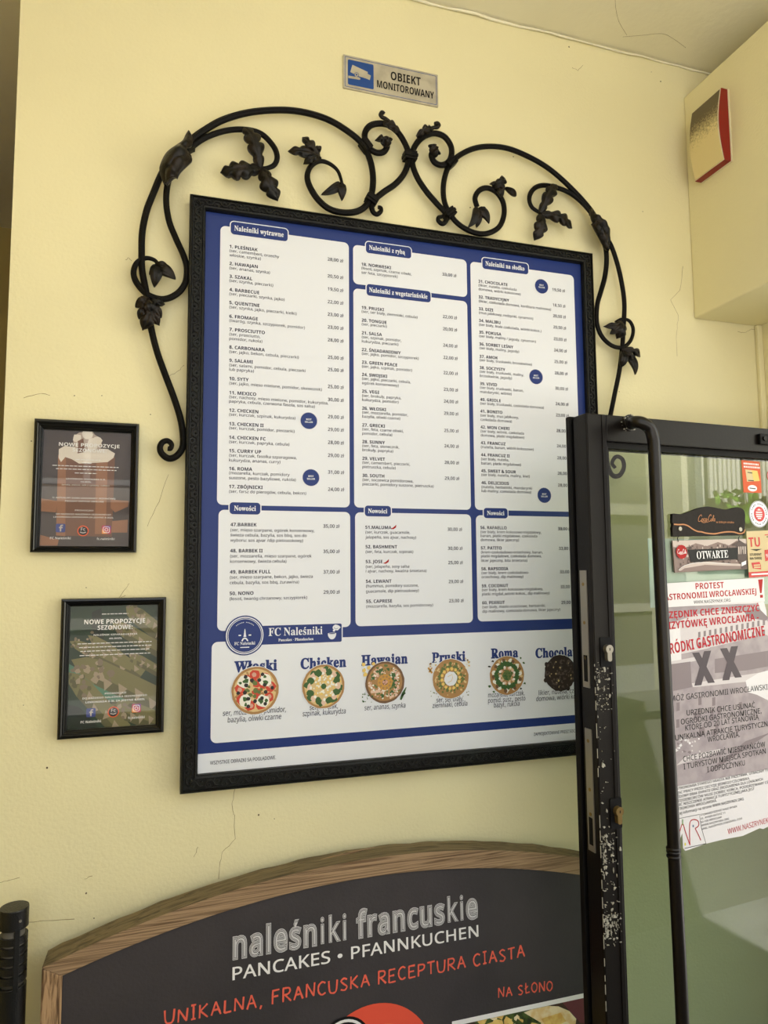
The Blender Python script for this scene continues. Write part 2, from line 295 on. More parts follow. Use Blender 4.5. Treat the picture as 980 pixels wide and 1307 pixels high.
  (561, [264,0,264,489,265,557,268,610,239,584,207,556,132,495,87,553,276,700,348,700,348,0]),
  (561, [47,0,47,72,230,257,320,351,375,432,388,473,393,519,385,569,359,606,319,629,270,636,222,632,180,619,101,570,55,627,150,686,206,704,270,710,357,697,425,660,467,601,481,524,476,470,459,421,396,326,302,226,156,82,156,78,510,78,510,0]),
  (561, [236,-10,134,-1,44,28,44,109,139,75,237,63,318,72,373,100,404,143,415,201,402,257,363,296,301,317,219,325,151,325,151,398,220,398,295,407,350,434,384,476,395,530,387,576,361,609,320,630,268,637,215,633,171,621,91,578,48,637,141,688,200,704,267,710,362,698,430,661,470,605,483,536,474,473,444,424,398,389,338,369,338,365,412,347,464,312,495,262,505,199,498,142,476,91,440,48,389,17,321,-3]),
  (561, [356,0,356,159,21,159,21,232,350,704,439,704,439,236,541,236,541,159,439,159,439,0], [105,236,356,236,356,457,357,544,361,612,357,612,337,572,315,535]),
  (561, [243,-10,142,0,62,28,62,110,148,76,244,64,314,73,369,100,405,147,417,215,406,275,375,320,320,348,241,357,178,352,122,342,78,370,105,700,456,700,456,622,178,622,162,419,207,425,270,429,366,416,441,375,489,311,505,224,488,126,436,52,353,6]),
  (561, [292,-10,229,-1,172,24,123,66,86,125,62,203,54,299,67,448,86,517,115,580,157,633,213,675,285,701,375,710,420,708,461,701,461,627,421,636,376,639,314,634,264,617,223,590,193,555,170,513,155,465,140,356,146,356,173,388,209,414,255,432,312,438,394,424,459,383,501,316,515,225,500,127,454,53,384,6], [291,63,347,73,391,102,420,153,429,225,421,285,396,331,353,361,294,371,251,366,214,351,183,330,160,303,146,273,141,242,158,158,179,120,208,90,245,69]),
  (561, [133,0,421,622,43,622,43,700,513,700,513,633,228,0]),
  (561, [282,-10,183,3,109,40,63,99,48,178,53,223,68,262,122,323,193,366,146,398,106,437,80,484,71,543,77,593,98,634,130,666,173,690,223,705,279,710,363,699,430,667,475,614,489,542,485,503,471,469,423,413,356,371,434,324,491,264,506,226,512,181,496,102,450,42,377,3], [283,404,369,456,395,492,404,539,395,582,370,614,330,634,278,640,229,634,190,614,164,582,155,539,159,506,172,478,219,437], [280,59,344,67,390,93,418,131,427,180,417,227,387,265,340,297,280,325,265,330,208,301,166,267,141,227,132,177,141,131,169,93,215,67]),
  (561, [188,-10,143,-7,100,0,100,74,186,61,249,66,300,83,340,110,371,145,393,187,409,235,423,343,417,343,390,312,354,286,308,268,250,262,169,276,104,317,63,384,49,474,56,542,77,600,110,647,155,681,209,703,273,710,336,701,393,676,441,634,478,574,502,497,510,401,497,252,478,183,449,120,407,67,350,25,278,-1], [269,329,313,334,350,349,381,370,403,397,418,427,423,458,406,541,385,579,356,610,318,630,273,637,217,627,173,597,144,546,134,475,143,414,167,368,209,339]),
  (263, [130,-14,88,2,75,23,71,53,75,84,88,104,130,119,174,104,188,84,192,53,188,23,174,2]),
  (263, [40,-126,68,-4,89,114,181,114,188,103,151,-11,104,-126]),
  (263, [130,406,88,422,75,442,71,473,75,504,88,525,130,539,174,525,188,504,192,473,188,442,174,422], [130,-14,88,2,75,23,71,53,75,84,88,104,130,119,174,104,188,84,192,53,188,23,174,2]),
  (264, [104,197,79,700,184,700,160,197], [131,-14,88,2,75,23,71,53,75,84,88,104,131,119,174,104,188,84,192,53,188,23,174,2]),
  (294, [183,-155,119,-63,74,41,48,152,39,269,48,386,74,500,119,605,183,700,265,700,205,603,161,497,135,385,126,270,135,157,161,47,204,-58,264,-155]),
  (294, [30,-155,90,-58,133,47,159,157,168,270,159,385,133,497,90,603,29,700,111,700,175,605,220,500,246,386,255,269,246,152,220,41,175,-63,111,-155]),
  (365, [10,0,271,700,355,700,94,0]),
  (316, [39,225,39,301,276,301,276,225]),
  (718, [273,-10,182,3,112,40,67,101,52,182,62,250,93,303,141,347,203,388,145,464,124,507,118,558,130,622,166,671,223,701,298,711,368,701,422,671,456,623,468,560,458,503,428,455,383,414,327,376,517,194,558,264,585,350,673,350,633,233,606,183,573,139,716,0,599,0,514,82,465,45,411,16,348,-3], [275,427,357,491,376,523,382,560,376,592,359,618,331,635,295,640,258,635,228,619,208,593,202,559,207,525,221,494], [275,67,334,72,383,87,459,136,255,334,172,271,150,233,142,185,151,137,178,99,221,75]),
  (815, [191,271,130,285,85,329,57,399,48,491,57,583,82,652,127,695,191,710,255,695,301,652,329,583,338,491,329,399,302,329,257,285], [175,0,564,700,639,700,251,0], [191,332,233,350,258,403,267,491,258,579,233,631,191,649,159,639,137,609,124,560,120,491,124,422,137,373,159,342], [620,-10,558,5,513,49,486,118,476,211,485,303,511,372,555,415,620,429,683,415,729,372,757,303,767,211,758,118,731,49,685,5], [620,52,662,70,687,123,695,211,687,298,662,350,620,368,587,358,565,328,552,279,548,211,552,141,565,92,587,62]),
  (881, [425,-87,317,-76,226,-44,154,8,100,80,68,169,57,275,64,362,85,444,120,516,168,579,227,630,299,668,381,692,473,700,569,689,654,658,725,607,779,537,813,451,825,350,814,262,782,184,729,128,695,112,655,107,615,113,584,133,563,161,552,192,547,192,525,159,495,131,456,113,409,107,343,119,294,157,263,215,253,289,259,350,278,403,309,448,350,481,401,503,461,510,546,502,611,486,601,287,600,262,600,252,605,210,618,184,638,172,661,168,689,174,712,193,745,259,756,351,747,435,719,505,675,561,618,602,550,627,473,635,369,624,284,589,216,534,167,462,137,376,127,277,147,149,204,55,297,-3,425,-23,539,-9,635,20,635,-47,541,-76], [422,168,469,178,501,209,520,256,528,316,534,438,502,445,462,448,418,442,384,425,359,398,342,364,329,287,336,233,354,196,384,175]),
  (588, [93,0,93,700,495,700,495,0], [143,50,446,50,446,650,143,650])]),
 'b': ('ABCDEFGHIJKLMNOPQRSTUVWXYZabcdefghijklmnopqrstuvwxyz0123456789', [
  (676, [0,0,247,703,428,703,676,0,517,0,466,167,211,167,160,0], [248,291,430,291,378,454,366,496,351,548,338,594,325,546,309,491,298,454]),
  (659, [88,0,88,700,306,700,429,690,518,661,571,607,589,523,582,467,561,422,527,388,481,372,481,367,545,342,571,321,590,291,603,252,607,203,590,118,538,54,457,13,350,0], [236,423,323,423,377,428,412,443,431,468,437,503,430,537,408,561,370,574,315,578,236,578], [236,123,333,123,390,129,426,149,446,179,453,218,446,253,426,281,388,299,328,305,236,305]),
  (625, [372,-10,273,1,194,35,133,88,90,160,65,248,57,349,66,449,95,536,142,609,206,664,288,698,385,710,490,697,590,661,542,540,463,573,385,586,310,570,255,523,221,447,210,348,220,249,251,175,306,129,385,114,471,124,564,151,564,26,473,-1]),
  (725, [88,0,88,700,308,700,410,690,499,661,570,612,624,546,657,460,669,357,644,201,568,90,447,22,286,0], [236,123,300,123,419,148,491,225,515,353,502,454,464,524,401,565,316,578,236,578]),
  (549, [88,0,88,700,491,700,491,578,236,578,236,425,474,425,474,303,236,303,236,123,491,123,491,0]),
  (538, [88,0,88,700,489,700,489,578,234,578,234,398,472,398,472,276,234,276,234,0]),
  (710, [382,-10,244,13,141,82,78,196,57,351,68,453,100,541,152,612,224,666,314,699,423,710,532,698,630,667,581,548,508,575,422,586,361,579,309,557,267,521,236,474,216,416,210,348,214,283,228,226,252,179,287,144,334,121,392,114,446,117,486,124,486,270,354,270,354,393,631,393,631,30,517,1]),
  (750, [88,0,88,700,236,700,236,425,514,425,514,700,662,700,662,0,514,0,514,302,236,302,236,0]),
  (381, [31,0,31,84,117,124,117,576,31,616,31,700,350,700,350,616,265,576,265,124,350,84,350,0]),
  (325, [15,-206,-35,-202,-73,-195,-73,-72,-40,-78,-3,-81,44,-72,62,-57,76,-34,88,44,88,700,236,700,236,45,229,-36,208,-100,175,-148,130,-181,76,-200]),
  (651, [88,0,88,700,236,700,236,379,265,421,295,462,484,700,649,700,405,390,651,0,482,0,299,295,236,250,236,0]),
  (554, [88,0,88,700,236,700,236,123,521,123,521,0]),
  (925, [88,0,88,700,290,700,456,165,459,165,634,700,836,700,836,0,698,0,698,331,700,408,702,490,705,548,701,548,521,0,384,0,216,549,212,549,216,490,219,406,221,325,221,0]),
  (797, [88,0,88,700,275,700,579,175,582,175,577,273,575,369,575,700,709,700,709,0,521,0,216,529,212,529,218,429,221,329,221,0]),
  (780, [390,-10,286,1,202,35,138,89,93,162,66,250,57,352,66,454,93,541,138,613,202,666,287,700,391,711,495,700,578,666,643,612,688,541,715,453,724,351,715,249,688,161,643,89,578,35,495,1], [390,115,472,131,526,178,557,253,568,351,557,450,526,525,472,572,391,587,310,572,255,525,223,450,213,351,223,253,255,178,310,131]),
  (616, [88,0,88,700,312,700,429,685,509,642,556,572,572,481,565,422,546,367,512,319,461,281,391,257,300,249,236,249,236,0], [236,371,285,371,342,377,385,396,412,428,422,476,408,533,369,567,304,578,236,578]),
  (780, [529,-167,401,-10,390,-10,286,1,202,35,138,89,93,162,66,250,57,352,66,454,93,541,138,613,202,666,287,700,391,711,495,700,578,666,643,612,688,541,715,453,724,351,713,241,681,148,628,73,551,22,720,-167], [390,115,472,131,526,178,557,253,568,351,557,450,526,525,472,572,391,587,310,572,255,525,223,450,213,351,223,253,255,178,310,131]),
  (647, [88,0,88,700,292,700,417,687,503,648,555,583,572,490,567,445,553,406,505,346,441,305,647,0,482,0,316,269,236,269,236,0], [236,389,284,389,347,395,390,414,414,444,422,486,413,529,388,557,344,573,281,578,236,578]),
  (540, [243,-10,138,1,45,32,45,171,149,131,202,117,255,113,302,118,333,134,350,158,356,187,346,223,317,251,220,302,167,329,112,370,70,428,57,466,53,511,69,594,117,657,192,697,290,710,395,697,498,661,450,545,364,575,285,586,248,581,221,567,204,544,198,516,206,482,231,457,330,404,422,351,456,321,480,286,496,245,501,194,484,110,434,46,353,4]),
  (568, [210,0,210,576,20,576,20,700,548,700,548,576,358,576,358,0]),
  (741, [368,-10,245,8,156,61,101,144,83,249,83,700,231,700,231,272,240,198,267,150,311,124,372,115,434,124,477,153,502,202,510,273,510,700,658,700,658,247,650,178,626,116,586,64,530,24,457,-1]),
  (637, [237,0,0,700,150,700,281,283,293,244,308,183,319,129,329,183,344,244,355,283,487,700,637,700,399,0]),
  (948, [178,0,0,700,146,700,235,318,248,261,261,192,270,134,278,193,291,258,302,308,404,700,544,700,646,308,657,259,670,192,678,134,687,193,700,261,713,318,802,700,948,700,770,0,601,0,506,368,499,400,489,447,479,496,474,531,468,496,459,448,449,400,441,367,347,0]),
  (654, [0,0,232,361,15,700,178,700,329,448,477,700,637,700,418,353,654,0,484,0,322,265,159,0]),
  (612, [232,0,232,268,0,700,161,700,306,412,452,700,612,700,379,273,379,0]),
  (568, [24,0,24,96,359,577,32,577,32,700,535,700,535,604,200,123,544,123,544,0]),
  (592, [207,-10,141,1,88,32,53,85,41,160,56,234,101,286,176,317,280,330,374,333,374,357,368,393,351,419,325,433,290,438,214,427,139,399,91,498,187,533,296,546,391,534,461,500,504,441,519,357,519,0,417,0,388,73,384,73,349,35,312,10,266,-5], [262,97,305,104,341,125,365,159,374,204,374,248,317,246,257,239,219,221,198,193,191,159,196,130,211,111]),
  (621, [371,-10,318,-5,278,11,223,59,213,59,188,0,76,0,76,745,223,745,223,572,221,512,217,466,223,466,248,496,280,522,322,539,375,545,456,528,521,475,563,388,576,269,562,148,520,61,454,8], [329,109,370,119,401,150,421,201,427,271,421,339,400,389,369,419,327,428,279,420,248,393,230,349,223,285,223,270,228,201,246,150,278,119]),
  (504, [294,-10,188,7,109,56,60,142,44,265,52,354,77,425,117,478,170,516,234,538,307,545,402,534,474,509,430,396,366,419,307,427,244,409,206,356,193,266,201,196,223,147,259,118,307,109,388,121,457,155,457,30,387,0]),
  (621, [246,-10,165,8,100,60,58,147,44,267,58,387,101,475,167,527,250,545,303,539,345,523,378,497,404,467,409,467,402,512,398,574,398,745,544,745,544,0,432,0,404,70,398,70,373,39,340,13,299,-4], [297,107,349,116,382,143,401,187,408,250,408,266,402,335,384,385,350,416,295,426,252,416,220,385,199,334,192,265,199,196,220,147,253,117]),
  (579, [319,-10,243,-2,176,20,121,58,79,111,53,179,44,264,52,350,76,420,114,475,165,514,226,537,297,545,396,529,473,482,521,405,537,302,537,231,192,231,202,176,229,134,270,108,325,99,420,109,507,141,507,28,424,0], [195,328,400,328,393,373,375,409,343,433,298,441,259,434,228,414,206,379]),
  (379, [100,0,100,425,20,425,20,496,100,535,100,575,106,635,123,681,151,713,189,734,235,746,289,750,367,743,424,727,386,621,350,630,305,634,279,630,260,616,246,569,246,535,373,535,373,425,246,425,246,0]),
  (621, [276,-235,171,-228,76,-204,76,-87,178,-118,285,-128,348,-115,386,-74,398,-7,398,4,400,38,402,70,398,70,368,33,332,9,292,-5,246,-10,161,8,98,63,57,151,44,267,58,384,99,472,164,527,250,545,338,525,405,467,409,467,421,535,544,535,544,-1,527,-102,476,-175,393,-220], [298,105,347,113,381,137,401,181,408,248,408,266,401,340,381,389,347,417,296,426,239,408,205,355,193,265,205,176,240,123]),
  (644, [76,0,76,745,223,745,223,593,220,518,216,467,224,467,253,502,289,526,332,540,378,545,457,533,518,499,557,438,571,349,571,0,425,0,425,313,415,377,386,416,338,428,283,417,248,383,229,327,223,252,223,0]),
  (299, [150,602,119,606,94,618,76,639,71,674,76,708,94,730,150,745,206,730,224,708,229,674,224,639,206,618], [76,0,76,535,223,535,223,0]),
  (299, [150,602,119,606,94,618,76,639,71,674,76,708,94,730,150,745,206,730,224,708,229,674,224,639,206,618], [33,-235,-18,-232,-63,-224,-63,-109,-29,-115,6,-118,33,-113,56,-101,71,-76,76,-36,76,535,223,535,223,-58,218,-105,204,-147,180,-183,144,-211,95,-229]),
  (608, [76,0,76,745,223,745,223,412,220,351,215,291,217,291,247,333,280,373,430,535,595,535,382,303,608,0,439,0,285,217,223,167,223,0]),
  (299, [76,0,76,745,223,745,223,0]),
  (963, [76,0,76,535,188,535,208,467,216,467,245,502,283,526,326,540,372,545,426,540,472,526,508,502,534,467,547,467,576,502,615,526,659,540,705,545,785,533,843,499,878,438,889,349,889,0,743,0,743,313,734,377,707,416,663,428,613,418,580,387,562,337,556,269,556,0,410,0,410,313,401,377,374,416,329,428,278,417,246,383,228,327,223,252,223,0]),
  (644, [76,0,76,535,188,535,208,467,216,467,246,502,286,526,332,540,380,545,458,533,519,499,558,438,571,349,571,0,425,0,425,313,419,363,404,400,377,421,338,428,282,417,247,383,229,327,223,252,223,0]),
  (607, [302,-10,231,-2,169,23,117,62,77,117,52,186,44,269,62,387,114,474,196,527,305,545,376,537,438,513,490,473,529,419,554,351,563,269,545,150,493,63,410,8], [304,108,354,118,388,149,407,199,414,269,407,338,388,388,354,418,303,427,253,418,219,388,200,338,193,269,200,199,219,149,253,118]),
  (621, [76,-235,76,535,195,535,216,466,223,466,280,522,322,539,375,545,456,528,521,475,563,388,576,269,562,149,519,61,453,8,371,-10,319,-5,278,11,223,59,215,59,223,-20,223,-235], [329,109,373,119,403,150,421,201,427,271,416,358,383,411,327,428,279,420,248,393,230,349,223,285,223,270,228,201,246,150,278,119]),
  (621, [398,-235,398,-11,404,70,398,70,374,39,341,13,299,-4,246,-10,164,8,100,60,58,147,44,267,58,387,101,475,166,527,249,545,302,539,345,523,378,497,404,467,408,467,421,535,544,535,544,-235], [298,105,350,114,383,141,401,185,408,248,408,266,402,335,384,385,350,416,296,426,251,416,219,385,200,334,193,265,205,176,240,123]),
  (445, [76,0,76,535,187,535,209,445,216,445,244,483,280,516,325,538,375,545,401,544,425,541,414,404,394,407,371,409,299,396,268,378,244,353,228,318,223,273,223,0]),
  (487, [222,-10,125,-2,45,22,45,142,138,110,226,97,263,100,288,110,301,125,306,143,299,168,267,192,190,227,108,270,80,293,60,321,48,355,44,396,59,461,102,508,169,536,256,545,351,535,444,503,400,398,325,426,254,437,205,428,189,402,198,379,230,357,301,325,380,287,410,264,432,237,445,202,450,159,436,87,393,34,321,1]),
  (425, [260,-10,174,6,140,27,114,60,98,106,92,168,92,425,23,425,23,487,103,536,145,649,238,649,238,535,388,535,388,425,238,425,238,168,243,141,256,122,276,111,302,107,349,112,394,124,394,15,336,-2]),
  (644, [264,-10,186,2,125,37,87,97,74,186,74,535,220,535,220,223,225,173,240,136,267,114,306,107,362,118,397,152,415,208,422,283,422,535,568,535,568,0,456,0,436,69,428,69,398,33,358,9,312,-5]),
  (558, [204,0,0,535,153,535,256,230,270,174,276,121,280,121,302,230,405,535,558,535,354,0]),
  (839, [162,0,10,535,155,535,217,298,229,239,239,173,246,123,250,123,254,159,261,207,269,251,275,278,340,535,501,535,564,278,573,234,583,173,587,123,591,123,598,171,609,238,623,298,686,535,829,535,675,0,517,0,475,187,464,237,448,307,431,377,421,424,417,424,406,377,390,307,374,236,362,185,319,0]),
  (567, [5,0,186,274,14,535,179,535,283,365,388,535,554,535,379,274,562,0,396,0,283,183,171,0]),
  (558, [108,-235,65,-233,33,-227,33,-112,59,-116,91,-118,132,-111,164,-90,188,-59,204,-23,213,4,0,535,160,535,261,234,273,190,278,141,281,141,290,190,302,234,401,535,558,535,331,-69,294,-142,243,-194,180,-225]),
  (478, [26,0,26,86,275,424,41,424,41,535,440,535,440,440,199,112,449,112,449,0]),
  (561, [279,-10,170,14,94,86,50,200,35,350,41,455,59,544,90,615,136,668,199,700,279,711,388,687,465,616,510,502,525,350,519,245,500,157,469,86,423,33,360,1], [279,110,326,125,356,170,372,245,377,350,372,455,356,530,326,576,279,591,232,576,203,530,187,455,182,350,187,245,203,170,232,125]),
  (561, [257,0,257,405,258,472,261,544,240,523,210,496,129,431,58,521,283,700,405,700,405,0]),
  (561, [39,0,39,103,215,280,300,371,347,438,362,503,356,540,339,566,312,581,276,586,237,582,198,568,118,515,37,610,101,659,180,696,287,710,351,704,405,685,449,655,482,617,502,572,509,521,503,465,486,415,419,321,314,216,224,131,224,125,528,125,528,0]),
  (561, [239,-10,132,0,37,28,37,154,132,120,224,108,291,115,335,135,359,168,367,213,352,262,332,280,300,293,198,303,145,303,145,417,199,417,298,429,326,443,344,462,356,511,350,544,333,569,302,585,256,590,209,586,169,573,107,539,38,641,135,690,195,705,267,710,363,699,438,666,485,614,501,543,490,478,457,427,409,391,350,369,350,366,424,348,478,315,511,266,522,204,514,146,492,95,454,51,400,18,328,-3]),
  (561, [316,0,316,145,17,145,17,248,324,700,460,700,460,260,544,260,544,145,460,145,460,0], [147,260,316,260,316,378,317,433,319,494,322,530,318,530,299,492,275,454]),
  (561, [236,-10,133,0,48,28,48,156,135,124,231,111,289,118,332,138,358,172,367,222,351,280,304,316,226,327,170,322,121,312,62,343,88,700,468,700,468,575,218,575,205,437,241,444,294,447,354,441,408,423,453,392,487,351,508,298,516,234,498,133,445,55,358,6]),
  (561, [290,-10,222,-2,161,23,109,65,69,124,43,201,34,297,43,417,74,528,100,577,136,621,181,657,237,685,305,702,385,708,433,706,479,701,479,582,439,590,395,592,318,585,260,565,220,532,193,488,178,434,171,374,176,374,200,405,233,431,275,449,328,455,411,440,475,397,515,327,528,233,512,132,464,55,389,6], [287,109,326,116,358,139,378,177,385,231,379,277,362,312,332,334,290,341,233,327,195,290,181,244,193,181,229,129,256,114]),
  (561, [109,0,372,575,26,575,26,700,528,700,528,607,264,0]),
  (561, [280,-10,176,3,99,40,50,100,34,177,44,243,74,294,117,334,169,366,125,398,89,437,64,484,56,541,64,592,87,634,124,667,170,690,223,704,280,709,339,704,392,690,437,667,473,634,496,592,504,540,495,483,468,437,428,400,378,370,450,324,504,263,520,225,525,181,518,127,495,80,458,42,408,14,349,-4], [280,431,339,469,358,495,365,529,359,560,341,582,313,596,279,601,246,596,219,582,201,560,195,529,201,497,221,471], [278,99,326,105,361,123,381,150,388,185,373,232,334,268,286,298,274,305,200,255,179,224,172,186,178,151,199,124,232,105]),
  (561, [175,-10,126,-8,80,-3,80,116,122,109,165,106,242,113,300,134,340,167,367,211,382,264,389,325,383,325,329,267,287,249,228,243,148,258,85,301,45,371,31,465,47,566,96,643,171,692,270,708,338,700,399,675,451,633,491,574,517,497,525,401,517,282,486,170,459,121,424,77,379,41,323,13,255,-4], [270,357,327,372,365,408,378,454,367,518,331,569,305,584,273,589,233,582,202,560,181,522,175,467,180,421,198,386,228,364])]),
 's': ('ABCDEFHKNOPRTWabcdefghijklmnoprstuwyz', [
  (637, [-13,0,-13,26,13,31,34,44,72,109,301,680,327,679,561,126,600,50,620,32,647,26,647,0,334,0,334,26,394,37,414,67,398,119,369,193,151,193,115,103,110,86,109,71,127,37,180,26,186,26,186,0], [166,234,353,234,258,466]),
  (646, [24,0,24,25,65,32,91,47,104,75,109,120,109,538,101,602,75,632,23,640,23,665,322,665,464,648,550,597,578,512,561,441,507,391,419,361,525,326,589,270,611,192,594,111,542,50,458,13,347,0], [266,368,275,368,341,375,384,398,408,439,416,504,410,562,393,602,363,625,316,633,289,630,274,620,266,571], [324,35,378,44,413,72,433,119,439,187,431,257,404,303,358,329,288,337,266,337,266,95,278,49,295,39]),
  (683, [375,-16,282,-5,200,29,133,82,81,152,49,237,38,333,49,429,82,512,134,582,202,635,285,668,378,679,451,670,536,642,566,635,595,646,612,679,637,679,637,450,613,450,573,532,520,594,457,634,387,647,289,612,230,506,210,330,232,166,297,67,406,34,464,42,523,65,577,103,625,155,653,129,577,49,484,0]),
  (724, [29,0,29,25,68,31,92,43,104,67,108,109,108,546,103,594,89,622,62,636,22,640,22,665,324,665,479,643,592,578,660,474,683,332,644,148,528,37,333,0], [325,35,408,54,466,109,500,203,512,334,491,500,429,599,325,632,295,629,277,618,266,562,266,105,277,50,294,39]),
  (645, [21,0,21,25,64,29,91,43,105,70,110,114,110,538,105,591,91,621,64,635,24,640,24,665,582,665,582,467,560,467,538,544,497,593,431,620,338,628,292,625,272,608,267,567,267,359,282,359,339,367,378,393,404,437,421,504,444,504,444,173,420,173,399,265,379,293,351,311,271,325,267,325,267,98,270,68,280,51,336,40,402,44,457,56,503,78,541,109,573,153,600,209,627,209,587,0]),
  (590, [23,0,23,25,65,33,91,49,104,77,109,123,109,547,104,591,90,618,63,632,21,640,21,665,575,665,575,467,551,467,538,521,519,563,491,593,452,614,401,625,335,629,292,627,271,615,266,581,266,361,277,361,334,369,374,395,400,439,415,506,441,506,441,173,416,173,400,246,375,293,334,318,275,326,266,326,266,118,274,62,286,45,306,34,375,25,375,0]),
  (764, [23,0,23,25,65,32,91,46,104,73,109,118,109,553,104,593,91,619,65,633,24,640,24,665,353,665,353,640,298,630,273,606,266,553,266,366,499,366,499,553,493,606,468,630,412,640,412,665,740,665,740,640,698,633,673,619,660,594,656,553,656,118,660,76,673,48,698,32,740,25,740,0,412,0,412,25,454,31,480,45,494,71,499,118,499,323,266,323,266,118,270,73,283,46,310,32,353,25,353,0]),
  (745, [24,0,24,25,66,32,92,46,105,73,110,118,110,553,105,593,92,619,66,634,25,640,25,665,354,665,354,640,299,630,274,606,267,553,267,341,469,545,499,582,509,611,488,633,425,640,425,665,709,665,709,640,696,640,606,612,503,526,395,416,676,68,711,36,758,25,758,0,410,0,410,25,447,26,470,30,487,50,462,96,291,312,267,289,267,118,271,73,284,46,311,32,354,25,354,0]),
  (721, [588,-16,156,511,156,115,160,71,173,45,199,31,243,25,243,0,26,0,26,25,79,34,104,60,111,115,111,567,53,632,26,640,26,665,228,665,571,246,571,551,564,604,538,630,483,640,483,665,700,665,700,640,658,634,632,620,620,594,616,550,616,-16]),
  (767, [380,-16,311,-9,246,11,188,42,138,84,96,136,66,195,47,261,40,332,47,403,66,469,97,528,138,580,189,622,249,654,315,674,387,680,457,674,522,654,579,623,629,582,670,531,701,472,721,405,727,332,721,261,701,195,670,136,628,84,577,42,518,11,452,-9], [386,18,479,53,535,158,554,332,542,469,507,567,452,627,379,647,286,612,230,507,212,332,224,197,259,98,314,38]),
  (610, [23,0,23,25,65,32,91,46,104,73,109,118,109,553,104,593,91,619,65,633,24,640,24,665,312,665,419,659,490,642,535,616,569,580,590,536,597,484,582,409,535,350,459,313,353,300,266,300,266,118,270,73,283,46,310,32,353,25,353,0], [266,335,294,335,356,344,397,369,419,413,426,480,420,547,401,593,368,620,316,629,276,619,266,581]),
  (690, [23,0,23,25,65,32,91,46,104,73,109,118,109,553,104,593,91,619,65,633,24,640,24,665,317,665,445,654,536,622,591,567,609,488,592,416,543,362,460,326,630,74,660,37,698,25,701,25,701,0,494,0,294,310,266,310,266,118,270,73,283,46,310,32,353,25,353,0], [266,341,297,341,363,350,408,377,434,423,443,490,430,568,392,614,327,629,295,626,277,617,266,563]),
  (618, [134,0,134,25,179,30,207,45,222,73,227,118,227,632,218,632,148,621,95,589,59,536,42,464,16,464,16,665,599,665,599,463,575,463,547,557,486,614,392,632,384,632,384,118,389,72,403,44,432,30,478,25,478,0]),
  (892, [249,-16,47,574,22,624,4,636,-23,640,-23,665,264,665,264,640,219,630,208,618,205,599,216,544,325,224,439,515,418,582,405,611,390,627,334,640,334,665,641,665,641,640,590,630,574,601,582,564,692,242,789,539,801,593,797,615,785,628,734,640,734,665,911,665,911,640,886,631,868,615,839,554,651,-16,625,-16,461,451,277,-16]),
  (502, [372,-15,315,2,292,51,221,3,139,-13,94,-5,59,17,37,50,29,92,45,151,93,199,174,239,290,277,290,352,286,388,273,412,250,427,216,431,168,424,152,400,166,375,179,337,175,313,160,295,139,282,113,278,86,283,65,297,52,318,48,345,54,378,72,406,101,431,138,449,184,461,236,465,326,455,384,426,417,377,427,307,427,91,430,58,444,50,468,61,480,40,429,-1], [221,49,254,60,290,92,290,247,225,221,186,180,173,123,185,67]),
  (526, [63,-17,63,567,53,625,12,641,12,665,202,665,202,407,256,450,323,465,371,458,414,436,450,402,476,358,493,304,499,242,492,172,471,110,438,58,394,19,341,-6,280,-15,216,-1,153,41,77,-17], [267,21,311,33,338,72,353,138,358,233,353,312,337,366,310,398,269,409,226,394,211,376,202,353,202,100,218,40]),
  (428, [227,-15,174,-7,126,16,86,52,55,99,35,155,28,219,36,286,58,346,94,395,140,433,194,458,255,466,318,458,365,435,395,401,405,358,401,333,389,314,370,302,345,298,301,315,286,366,287,381,288,396,278,424,247,433,201,416,173,362,164,274,173,180,200,111,243,70,298,56,349,68,396,105,416,88,332,11]),
  (540, [204,-15,156,-7,113,15,78,51,51,97,34,152,28,215,34,285,52,347,81,397,119,434,163,457,213,465,275,451,325,409,325,585,322,611,310,628,257,641,257,665,466,665,466,110,474,59,489,47,516,40,516,16,429,8,325,-15,325,57,275,3], [250,41,272,46,295,60,313,82,325,111,325,353,317,375,301,394,254,410,215,398,190,365,176,306,172,224,176,143,189,85,213,52]),
  (439, [225,-15,171,-7,124,15,84,51,54,100,35,160,28,229,35,294,55,351,86,398,127,434,175,457,229,465,305,451,363,409,400,342,413,253,413,242,171,242,185,142,225,82,291,62,346,78,394,125,416,106,332,15], [170,280,294,280,294,314,282,404,264,426,235,433,186,399,170,297]),
  (312, [22,0,22,24,58,32,73,51,76,107,76,404,24,404,24,453,76,453,76,516,88,584,124,636,180,668,254,678,309,671,350,650,376,620,384,583,380,556,368,535,349,523,327,519,285,533,274,549,270,571,281,614,286,623,288,631,282,643,263,647,238,642,224,627,216,570,216,453,297,453,297,404,216,404,216,95,219,59,230,37,253,27,291,24,291,0]),
  (477, [213,-205,129,-198,70,-177,33,-146,21,-109,40,-67,100,-37,51,-1,34,44,41,78,62,108,97,135,149,161,62,220,32,310,39,353,58,391,88,422,128,445,176,460,229,465,286,460,340,444,463,444,463,391,391,391,417,347,425,297,420,256,403,221,376,191,341,169,299,155,251,150,229,151,207,152,164,138,151,122,147,104,162,80,206,72,256,72,378,59,416,42,442,19,456,-13,461,-54,445,-117,398,-165,320,-195], [229,181,259,189,278,213,288,252,291,308,288,364,278,403,259,426,229,433,200,426,181,403,170,364,167,308,170,252,181,213,200,189], [234,-170,318,-161,368,-137,384,-96,379,-74,364,-60,299,-50,141,-50,115,-75,107,-106,115,-130,138,-151,177,-165]),
  (556, [26,0,26,24,66,37,76,81,76,582,67,626,52,637,27,642,27,665,216,665,216,389,278,446,355,465,426,447,468,395,482,309,482,81,492,38,507,28,530,24,530,0,295,0,295,24,302,24,333,38,343,81,343,317,334,376,320,391,296,396,253,383,216,343,216,81,225,38,239,28,263,24,263,0]),
